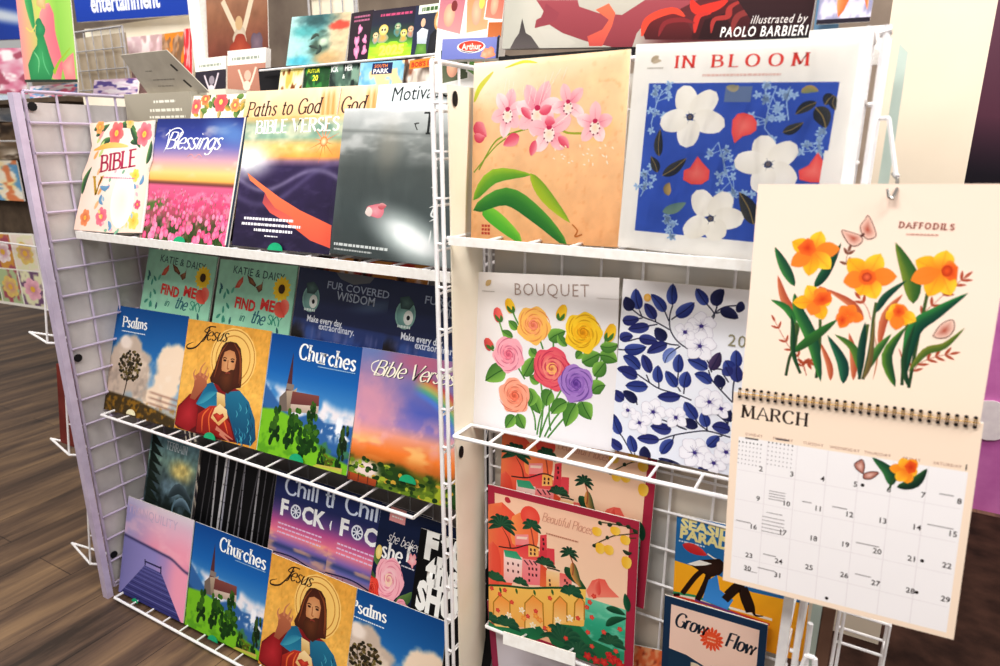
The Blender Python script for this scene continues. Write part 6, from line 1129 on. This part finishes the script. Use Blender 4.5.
for i in range(30):
    x = -w / 2 + w * (.03 + .94 * i / 29)
    for dx in (-.0011, .0011):
        P = [(x + dx, -.004 * math.sin(t) - .0006 if t < 3.2 else .003, h + .0003 + .0048 * math.cos(t)) for t in [k * .449 for k in range(8)]]
        sp.path(P, .00055, 5)
    for zc in (h - .0052, h + .0058): hs.prism([(x + .0021 * math.cos(k * .785), zc + .0018 * math.sin(k * .785)) for k in range(8)], -.0034, -.0024)
sp.wire((-w / 2 + .006, -.0042, h + .0004), (w / 2 - .004, -.0042, h + .0004), .0006, 5)
so = sp.build('spiral_binding', M['gold'], pd); ho = hs.build('punched_hole', M['black'], so); ho['kind'] = 'stuff'; so['label'] = 'gold twin wire binding'
hkq = MB(); hkq.path([(.632, -.030, 1.258), (.634, -.032, 1.250), (.638, -.030, 1.248), (.641, -.020, 1.258), (.640, .0, 1.268), (.634, .006, 1.274)], .0018)
tag(hkq.build('hanging_hook', M['steel']), 'small steel hook holding the top of the daffodil calendar', 'hook')

# ---- things standing above and behind the stand
def small(name, label, cat, pl, art, **k): return sheet(name, label, cat, pl, art, **k)
dr = cal('large dragon picture calendar standing on top of the narrow bay', (0.269, 0.16, 1.4501, 3.0, -2.8993, 0.4822, 0.34), art_dragon(), thick=.012, m='ink')
tag(MB().box(.03, .52, .145, .175, 1.432, 1.448).build('ledge', M['black']), 'thin black ledge under the dragon calendar', 'ledge')
small('photo_box', 'white box printed with tilted snapshots left of the dragon calendar', 'box', (-0.0863, 0.2134, 1.3973, 6.0, -3.5031, 0.1416, 0.2), art_cards(), thick=.02)
small('game_box', 'small lilac blue box with red oval lettering beneath the snapshot box', 'box', (-0.0458, 0.1722, 1.4512, 6.0, -2.0286, 0.1193, 0.0352), art_games(), thick=.02)
cal('small lilac calendar with an orange bird at the top right of the narrow bay', (0.5503, 0.15, 1.4603, 3.0, -1.1748, 0.0637, 0.14), art_bird())
blu = MB().box(.515, .545, .16, .165, 1.44, 1.56).build('backing_card', mat('dusty_blue_card', '#7fa4c0', .7, .3, noise='#6f94b4', scale=9)); tag(blu, 'dusty blue card strip between the dragon calendar and the bird calendar', 'card')
wb = MB().box(.513, .60, .135, .148, 1.405, 1.452).build('white_carton', M['strip']); tag(wb, 'flat white carton below the bird calendar', 'box')
Y = (('teal and rust fantasy landscape calendar in the row behind the left bay', 'y1', generic(3, '#6aa4a0', '#2a4a48', '#c8a890', '#b84a3c')), ('narrow dark calendar with small pink figures behind the left bay', 'y2', generic(5, '#2a1c24', '#3c2430', '#8a3a6a', '#e07aa8')), ('dark calendar of a glowing green group picture behind the left bay', 'y3', generic(9, '#2a2438', '#5a7a3a', '#f0b030', '#d8ec40', (('2025', 20, 95, 38, '#e8f43c', .9),))), ('calendar of two people in dark clothes behind the left bay', 'y4', generic(14, '#3c3a40', '#1c1a20', '#8a7a60', '#e8c8a0')))
def art_rocks():
    a = Art(); p = Pic(60); p.ramp([(0, '#b8dcd8'), (55, '#8ac4c4'), (75, '#d8c4a0'), (100, '#d4c09c')], p.X); p.blob(28, 30, 22, 12, '#5ab0b0', .6, rough=.3); p.blob(20, 92, 20, 10, '#58b8c8', .6, rough=.3); p.blob(45, 10, 26, 16, '#2c5a5c', .7, rough=.4); p.blob(84, 25, 16, 9, '#d8503c', .4, rough=.4); p.blob(54, 62, 14, 24, '#4a6454', .5, rough=.5); p.blob(60, 55, 8, 8, '#c8d8c0', .5); p.blob(70, 88, 20, 14, '#c8a878', .6, rough=.3); p.mott(.12, .12, 5); a.pic(p)
    for q in ([(38, 50), (46, 40), (52, 44)], [(36, 62), (46, 64), (54, 70)], [(50, 80), (56, 70), (54, 60)]): a.leaf(q, 6, '#2c3c34', '#4a5c50')
    return a
def art_figs():
    a = Art(); p = Pic(30, '#2a1824'); p.mott(.2, .1, 4); a.pic(p); a.lines(15, 10, 85, 18, 2, '#b86a8a', 4, 9, 0)
    for x, y, r in ((45, 36, 9), (35, 60, 11), (70, 58, 9), (38, 82, 12), (72, 80, 10)): a.blobby(x, y, r, 3, .2, '#d87aa8', '#f4b8d0', int(x))
    return a
def art_group():
    a = Art(); p = Pic(50); p.ramp([(0, '#2a1c30'), (30, '#22283c'), (60, '#3a6a3c'), (78, '#8ad03a'), (100, '#c8ec3c')]); a.pic(p); a.lines(18, 12, 85, 12, 1, '#c8507a', 5, 8, 0)
    for x, y, r, c1 in ((28, 42, 10, '#f0c860'), (58, 38, 7, '#4a8a6a'), (72, 52, 7, '#e8c84a'), (12, 52, 6, '#d8b88a'), (86, 46, 6, '#d8a080')):
        a.blobby(x, y + r * 1.6, r * 1.1, 3, .1, mixc(c1, '#3a8ab0', .5), mixc(c1, '#f08030', .4), int(x), ry=r * 1.2); a.ell(x, y, r, r * 1.1, c1, '#f8e8c0'); a.ell(x - r * .3, y, r * .2, r * .25, '#222'); a.ell(x + r * .3, y, r * .2, r * .25, '#222')
    a.blobby(45, 84, 44, 9, .12, '#a8dc2c', '#d8f04a', 3, ry=16); a.sans('2025', 24, 93, 26, '#f4f46a', bold=.05, W=52); return a
def art_pair():
    a = Art(); p = Pic(30); p.ramp([(0, '#28304c'), (100, '#3a3c44')], p.X); a.pic(p); a.rect(10, 0, 100, 18, '#e8ecd8'); a.lines(20, 9, 90, 9, 1, '#4a6a3c', 8, 9, 0)
    a.poly([(12, 55), (26, 46), (46, 52), (44, 80), (16, 80)], '#dce0e4', '#b8c0c8'); a.ell(28, 36, 7, 9, '#e0b89a'); a.fan([(50, 100), (54, 62), (68, 52), (90, 60), (98, 100)], '#1c1c20', '#2c2a30')
    a.ell(74, 34, 13, 20, '#c89a60', '#d8b070'); a.ell(74, 36, 8, 12, '#f0c8a8'); a.fan([(12, 100), (16, 78), (44, 80), (48, 100)], '#5a8a3c', '#7aaa4a'); return a
Y = tuple((t[0], t[1], f) for t, f in zip(Y, (art_rocks, art_figs, art_group, art_pair)))
for lab, k, g in Y:
    pl = dict(y1=(-0.7515, 0.5162, 1.5103, 15.0, -1.3277, 0.2145, 0.1327), y2=(-0.5985, 0.5167, 1.5122, 15.0, 1.4777, 0.0752, 0.1251), y3=(-0.4854, 0.5066, 1.5118, 15.0, -0.1396, 0.1469, 0.1216), y4=(-0.3679, 0.4969, 1.513, 15.0, 0.3464, 0.0959, 0.1172))[k]; small('mini_calendar', lab, 'calendar', pl, g(), thick=.006)
Zs = (('pale yellow mini calendar at the left of the lower rear row', (-0.8056, 0.4435, 1.3458, 15.0, -1.2361, 0.086, 0.16), generic(4, '#f0e8b0', '#f8f0d0', '#d8c060', '#8a4a1c')), ('green mini calendar with yellow lettering in the lower rear row', (-0.709, 0.4433, 1.3448, 15.0, 0.1594, 0.0921, 0.16), generic(6, '#1c4a24', '#2a6a30', '#143a1c', '#3a8a3c', (('FUTUR', 12, 9, 9, '#e8e83c', 1.7), ('20', 34, 22, 13, '#f4f04a', 1.7)))), ('grey mini calendar with white block letters in the lower rear row', (-0.6111, 0.4436, 1.346, 15.0, 1.3005, 0.0972, 0.16), generic(8, '#3a4a44', '#5a7a68', '#8aa894', '#20302c', (('ICK', 2, 10, 13, '#f8f8f4', 1.2), ('HER', 50, 10, 13, '#f8f8f4', 1.1), ('&', 44, 22, 10, '#dfe8dc', 1.4)))), ('sky blue mini calendar with an orange and white title plate', (-0.4861, 0.4333, 1.3452, 15.0, -0.254, 0.1372, 0.16), generic(10, '#8ac4e4', '#a4d4ec', '#7ab8dc', '#f4d4a4', bar=((28, 2, 74, 19), '#1c2c5c'), words=(('SOUTH', 33, 9, 7, '#f08a3c', 1.3), ('PARK', 31, 17.5, 9.5, '#f8f4f0', 1.5)))), ('orange and brown mini calendar nearest the divider in the lower rear row', (-0.35, 0.4237, 1.3464, 15.0, 3.195, 0.1002, 0.16), generic(12, '#f0e4d8', '#3c2a20', '#8a4a2c', '#d8c8b8', bar=((15, 2, 98, 15), '#f08a2c'), words=(("BOB'S BU", 20, 12.5, 10, '#b8241c', 1.6),))))
for lab, pl, g in Zs: small('mini_calendar', lab, 'calendar', pl, g(), thick=.006)
# rear racks that carry those rows
rk = MB().box(-.95, -.20, .50, .60, 1.0, 1.509); rk.box(-.95, -.20, .40, .50, .95, 1.34); rk.box(-.95, -.20, .40, .60, 0, 1.0)
tag(rk.build('display_rack', M['darkback']), 'dark stepped rack behind the left bay', 'rack')
rl = MB().wire((-.92, .478, 1.500), (-.16, .478, 1.510), .003); tag(rl.build('wire_rail', M['wire']), 'thin white rail under the upper rear calendars', 'rail')
g2 = grid('grid_panel', 'beige wire grid panel standing behind the two small boxed books', 'x', .93, -1.16, -.95, .02, 2.0, .05, 'greywire', 'cream')
g3 = grid('grid_panel', 'beige wire grid panel seen behind the grey cardboard tray', 'x', .78, -2.36, -1.98, .02, 1.735, .06, 'greywire', 'tan')
tag(MB().box(-2.34, -1.02, .80, .90, 0, 1.475).build('display_cabinet', M['cream']), 'cream cabinet standing behind the left bay', 'cabinet')
tag(MB().box(-1.72, -1.02, .44, .70, 0, 1.4545).build('display_ledge', M['cream']), 'cream ledge behind the left end panel holding small boxed books', 'ledge')
# brown poster, small boxed books
def art_brown():
    a = Art(); p = Pic(60, '#a8806a'); p.ramp([(0, '#b08a74'), (60, '#96684e'), (100, '#7a4438')]); p.mott(.12, .1, 3); a.pic(p)
    a.rib([(28, 45), (40, 62), (52, 78)], 7, '#d8c8b0'); a.rib([(78, 40), (68, 62), (60, 78)], 7, '#d8c8b0'); a.blobby(55, 82, 11, 3, .08, '#c0b09c', '#d8c8b4', 2); a.ell(54, 68, 6, 7, '#c8a880'); a.blobby(55, 95, 16, 4, .1, '#9a4030', '#b85a40', 4); a.blobby(82, 88, 10, 4, .1, '#6a5a68', '#8a7480', 6); return a
cal('tall brown picture calendar of a figure with raised arms', (-1.333, 0.7577, 1.5896, 4.0, -1.4562, 0.2966, 0.32), art_brown())
tag(MB().box(-1.56, -1.50, .76, .80, 0, 2.1).build('white_post', M['strip']), 'white upright post between the blue sign and the brown calendar', 'post')
def art_boxed(c1, c2):
    a = Art(); a.rect(0, 0, 100, 100, c1, mixc(c1, '#000000', .15)); a.rect(0, 0, 100, 34, '#faf6ec'); a.lines(12, 20, 84, 20, 1, '#a0a89c', 7, 9, 0)
    a.rib([(30, 45), (44, 80), (50, 96)], 5, c2); a.rib([(76, 42), (64, 75), (52, 96)], 5, c2); a.ell(54, 60, 9, 12, mixc(c2, c1, .4)); a.ell(52, 84, 10, 12, c2); return a
small('boxed_book', 'small dark boxed book with a white header, left of the pink one', 'book', (-1.3183, 0.6223, 1.4566, 8.0, 1.0668, 0.1487, 0.1166), art_boxed('#3a3440', '#d8ccd4'), thick=.02)
small('boxed_book', 'small pink boxed book with a white header under the brown calendar', 'book', (-1.1284, 0.6024, 1.4568, 8.0, 0.1745, 0.1694, 0.1278), art_boxed('#c8907c', '#e8d0c0'), thick=.02)
# blue header signs
def art_sign(t):
    def f():
        a = Art(); a.rect(0, 0, 100, 100, '#2a50b8', '#2248ac'); a.sans(t, *[(15.7,79)][0], 62, '#f4f6ff', bold=.035, W=62); return a
    return f
def art_sign_blue():
    a = Art(); p = Pic(40, '#2a50b8'); p.blob(45, 20, 30, 18, '#3c9ad8', .6, 20); p.blob(70, 60, 60, 9, '#e8f0fc', .7, 18); a.pic(p); return a
small('header_sign', 'blue header sign with white lettering above the cream cabinet', 'sign', (-2.1865, 0.95, 1.802, 0.0, -2.4545, 0.7531, 0.1708), art_sign('entertainment')(), thick=.02)
small('header_sign', 'blue sign with a pale swoosh at the top left corner', 'sign', (-3.9458, 1.2, 1.8667, 0.0, -2.777, 0.8493, 0.3309), art_sign_blue(), thick=.02)
tag(MB().box(-2.60, -1.58, 1.0, 1.02, 0, 1.80).build('fascia_board', M['cream']), 'cream fascia board under the blue lettered sign', 'fascia')
def art_lady():
    a = Art(); p = Pic(70, '#f49a9a'); p.ramp([(0, '#f4a0a0'), (45, '#c8e06a'), (75, '#9ad05a'), (100, '#b0dc6a')], p.X); a.pic(p)
    a.leaf([(70, 98), (52, 60), (62, 30)], 34, '#f07a8a', '#f8a4a0', p=.5); a.fan([(78, 98), (74, 84), (86, 78), (97, 74), (97, 98)], '#f48a90', '#f9b4a8')
    a.leaf([(30, 55), (22, 20), (20, -5)], 12, '#2f9a5c', '#5ab86a'); a.blobby(40, 52, 9, 3, .1, '#2c8a5a', '#3aa468', 1); a.fan([(34, 56), (46, 58), (54, 76), (60, 88), (52, 98), (12, 98), (10, 84), (22, 72), (32, 66)], '#2c9458', '#46b06c'); a.rib([(58, 92), (70, 82), (92, 70)], 5, '#a8c83a', taper=1)
    a.rib([(14, 50), (24, 54), (34, 48)], 1.4, '#e8d878'); a.blobby(48, 26, 9, 4, .12, '#d8b878', '#e8d0a0', 5); a.rib([(24, 72), (32, 80), (28, 92)], 2, '#8ad89a', taper=2); a.rib([(40, 72), (42, 84), (50, 94)], 2, '#6ac88a', taper=2); a.rect(0, 97.6, 100, 100, '#2a3a2c'); return a
cal('green and pink painted calendar of a green figure at the upper left', (-1.8619, 0.4218, 1.5047, 3.0, -2.2291, 0.3203, 0.3474), art_lady(), m='gloss')

# grey cardboard tray
t = small('cardboard_tray', 'grey cardboard display tray with lifted lid behind the die cut flower calendar', 'box', (-1.0871, 0.27, 1.3628, 0.0, -0.0499, 0.2782, 0.0723), (lambda a: (a.rect(0, 0, 100, 100, '#b4ac9c', '#a8a090'), a.lines(45, 30, 78, 30, 1, '#f4f0e4', 9, 6, 0), a.lines(38, 60, 86, 60, 1, '#f0ecdc', 10, 6, 0), a.lines(36, 84, 90, 84, 1, '#f0ecdc', 8, 6, 0), a)[-1])(Art()), thick=.05, body='greycard', part='front_print')
pl = (-1.0473, 0.2921, 1.4336, -30.0, -0.8871, 0.2564, 0.1083); lid = MB().prism([(-pl[5] / 2 * .86 - .01, pl[6]), (pl[5] / 2 * .80 - .03, pl[6] + .004), (pl[5] / 2 * 1.12, 0), (-pl[5] / 2 * .80, 0)], 0, .003).build('lid', M['greycard'], t)
place(lid, pl); lid.location = (pl[0] - t.location[0], pl[1] - t.location[1], pl[2] - t.location[2])
la = Art(); la.lines(28, 42, 38, 42, 1, '#8a8278', 2, 4, 0); la.lines(32, 64, 66, 64, 1, '#9a9288', 3, 4, 0); la.lines(34, 80, 58, 80, 1, '#9a9288', 3, 4, 0); la.poly([(71, 30), (74, 28), (79, 44), (76, 46)], '#4a4640'); la.poly([(77, 68), (80, 66), (86, 84), (83, 86)], '#4a4640')
lm = la.mesh('lid_print', pl[5], pl[6]); lm.materials.append(M['ink']); link('lid_print', lm, lid)
# small goods on the cream cabinet
for lab, pl, g in (('black and white pamphlet with a black top on the cabinet', (-2.222, 0.8464, 1.4745, 8.0, -2.2679, 0.1312, 0.24), generic(3, '#c8b8b0', '#4a3c38', '#e8dcd4', '#2a2024', bar=((0, 0, 100, 24), '#1c1a1e'))), ('pale pink pamphlet beside the black topped one on the cabinet', (-2.0212, 0.8468, 1.4776, 8.0, -0.8005, 0.2578, 0.24), generic(5, '#ecd8d8', '#f4e8e4', '#d8bcc0', '#c8a8a8')), ('tan card with an orange ring on the cabinet', (-1.8169, 0.8466, 1.4758, 8.0, 0.0524, 0.1438, 0.24), generic(7, '#a88468', '#8a6a50', '#c8a080', '#f09030')), ('thin red card against the white post', (-1.6654, 0.7967, 1.4768, 8.0, -0.0346, 0.0451, 0.235), generic(9, '#d83038', '#e04048', '#c82830', '#f0b0b0')), ('magenta and white magazine lying at the foot of the cabinet goods', (-1.8152, 0.6051, 1.4605, 14.0, -0.8904, 0.2675, 0.0694), generic(11, '#e0cce0', '#b080a8', '#f4ecf4', '#6a5aa0')), ('magazine with a pink and blue strip below the green and pink calendar', (-1.9294, 0.4575, 1.4626, 10.0, 0.4971, 0.2987, 0.0408), generic(13, '#f0e4ec', '#e86a8a', '#4a9ad0', '#f8f4f4'))):
    small('pamphlet', lab, 'pamphlet', pl, g(), thick=.004)
# far left rack
for lab, pl, g in (('blurred pink and white card at the far left edge above the pale blue one', (-2.4946, 0.53, 1.4966, 0.0, -2.7386, 0.528, 0.1626), generic(3, '#ece0e4', '#d87a98', '#f8f0f0', '#b05a70')), ('pale blue grey card at the far left edge under the pink one', (-2.5902, 0.53, 1.3952, 0.0, -2.3624, 0.5458, 0.0988), generic(6, '#c8d4e4', '#e8eef4', '#a8b8cc', '#f0f0f4')), ('brown and cream calendar at the far left edge', (-2.6339, 0.53, 1.2375, 0.0, 0.9306, 0.5946, 0.1444), generic(9, '#8a7258', '#e8dccc', '#5a4634', '#c8a888')), ('white calendar with yellow, red and blue shapes at the far left edge', (-2.6595, 0.53, 1.0764, 0.0, 0.7526, 0.5015, 0.1636), generic(12, '#f4ecdc', '#f8dc9a', '#6aa0c8', '#e08a5a')), ('floral collage calendar lowest at the far left edge above the wood floor', (-2.7561, 0.53, 0.6129, 0.0, 2.2797, 0.7587, 0.3207), None)):
    if g is None:
        a = Art(); a.rect(0, 0, 100, 100, '#f4efe4'); rnd = random.Random(4)
        for i in range(4):
            for j in range(2):
                p = Pic(22, ('#c8b8a0', '#8a9a5c', '#e8c8c8', '#5a6a44', '#d8a04a', '#b8c89a', '#f0e0d4', '#7a5a7a')[i * 2 + j]); p.mix(S(.45, .6, fbm(p.X, p.Y, .05, i * 5 + j)), ('#f4e8c8', '#d8cc7a', '#b05a6a', '#e8e4c0')[i]); a.pic(p, (2 + i * 24.5, 2 + j * 48, 25 + i * 24.5, 48 + j * 48))
                cx, cy = 14 + i * 24.5, 26 + j * 48
                for k in range(7): a.petal((cx, cy), (cx + 9 * math.cos(k * .9), cy + 16 * math.sin(k * .9)), 9, ('#f4c0cc', '#f8e8b0', '#fdf4f0', '#e8d070')[(i + j) % 4], '#c88a9a', .5)
                a.ell(cx, cy, 2.5, 4, '#e8b84a')
    else: a = g()
    small('wall_calendar', lab, 'calendar', pl, a, thick=.006)
lp = MB(); lp.box(-3.5, -1.745, .560, .575, .66, 1.40); lp.box(-3.5, -3.46, .54, .58, 0, 1.44); lp.box(-3.5, -1.745, .40, .75, 1.44, 1.455)
q = lp.build('display_rack', M['rackbrown']); MB().box(-1.780, -1.742, .52, .545, .86, 1.40).build('end_panel', M['greywire'], q); MB().wire((-3.4, .50, .905), (-1.79, .50, .905), .004).wire((-3.4, .50, 1.315), (-1.79, .50, 1.315), .004).wire((-1.79, .50, .905), (-1.76, .545, .88), .004).build('rail', M['wire'], q)
tag(q, 'grey rack holding the cards at the far left edge', 'rack')

# ---- right side

pp = (0.8502, 1.95, 0.8287, 0.0, -5.644, 0.2465, 0.95); small('poster', 'dark poster with pink and blue glow at the upper right edge', 'poster', pp, (lambda: (lambda a, p: (p.ramp([(0, '#6a4454'), (40, '#5a3444'), (60, '#1c1620'), (100, '#0c0a0e')]), p.blob(20, 62, 10, 6, '#e89ab0', .8), p.blob(45, 84, 30, 7, '#3a7aa8', .8, -20, rough=.3), a.pic(p), a)[-1])(Art(), Pic(50)))(), thick=.02)
tb = tag(MB().box(.90, 2.2, 1.88, 2.5, .0, 0.8277).build('cloth_covered_table', M['purple']), 'table draped in purple pink cloth at the right edge', 'table')
dk = MB().prism([(.075 * math.cos(t * .3927), .075 * math.sin(t * .3927)) for t in range(16)], 0, .010).build('round_disc', M['clear'], tb); dk.location = (1.062, 1.869, 0.355); dk['label'] = 'pale round disc'
rg = MB().box(.30, 3.5, -.3, 1.84, 0.0, .006).build('floor_shade_sheet', M['shaded_floor']); tag(rg, 'added dark brown sheet standing in for shade on the floor right of the stand', 'shade sheet')  # added sheet: the plank floor goes on here, its shade painted as dark brown

# ================================================================ CAMERA + LIGHT
cam = D.cameras.new('camera'); co = D.objects.new('camera', cam); COL.objects.link(co)
cam.sensor_width = 36; cam.lens = 667 / 1000 * 36; cam.clip_start = .02
cam.dof.use_dof = True; cam.dof.focus_distance = 1.4; cam.dof.aperture_fstop = 4.5
co.location = (0.6310, -0.9080, 1.3078); th = math.atan(190 / 667)
co.rotation_euler = (math.pi / 2 - th, 0, R(29.6))
bpy.context.scene.camera = co
def area(name, loc, tgt, size, power, col=(1, 1, 1), sy=None):
    l = D.lights.new(name, 'AREA'); l.energy = power; l.color = col; l.size = size
    if sy: l.shape = 'RECTANGLE'; l.size_y = sy
    o = D.objects.new(name, l); COL.objects.link(o); o.location = loc
    from mathutils import Vector
    o.rotation_euler = (Vector(tgt) - Vector(loc)).to_track_quat('-Z', 'Y').to_euler(); return o
area('ceiling_or_fill_light', (2.5, -.3, 2.7), (0, .05, .9), 1.4, 34, (1, .985, .95), .6)  # added fill lamp, brightens the cream lining and side panels from the right
area('ceiling_or_fill_light', (1.6, 1.0, 2.8), (1.2, 1.8, .5), .8, 26, (1, .97, .95), .4)  # added lamp, lifts the purple table at the back right
area('ceiling_or_fill_light', (-.3, -1.6, 3.0), (-.3, 0, .9), 1.6, 54, (1, .985, .96), .5)
area('ceiling_or_fill_light', (1.3, -.6, 3.0), (.5, .2, .9), 1.2, 30, (1, .98, .95), .4)
area('ceiling_or_fill_light', (-2.6, -.4, 3.0), (-1.8, .4, .8), 1.6, 32, (1, .985, .96), .5)
area('ceiling_or_fill_light', (-1.2, 2.2, 3.0), (-1.2, 1.2, 1.2), 1.6, 30, (1, .97, .93), .6)
w = D.worlds.new('store_light'); bpy.context.scene.world = w; w.use_nodes = True
bg = w.node_tree.nodes['Background']; bg.inputs[0].default_value = (1.0, .975, .95, 1); bg.inputs[1].default_value = .50
sc = bpy.context.scene
sc.view_settings.view_transform = 'Standard'; sc.view_settings.look = 'None'; sc.view_settings.exposure = 0.0; sc.view_settings.gamma = .86
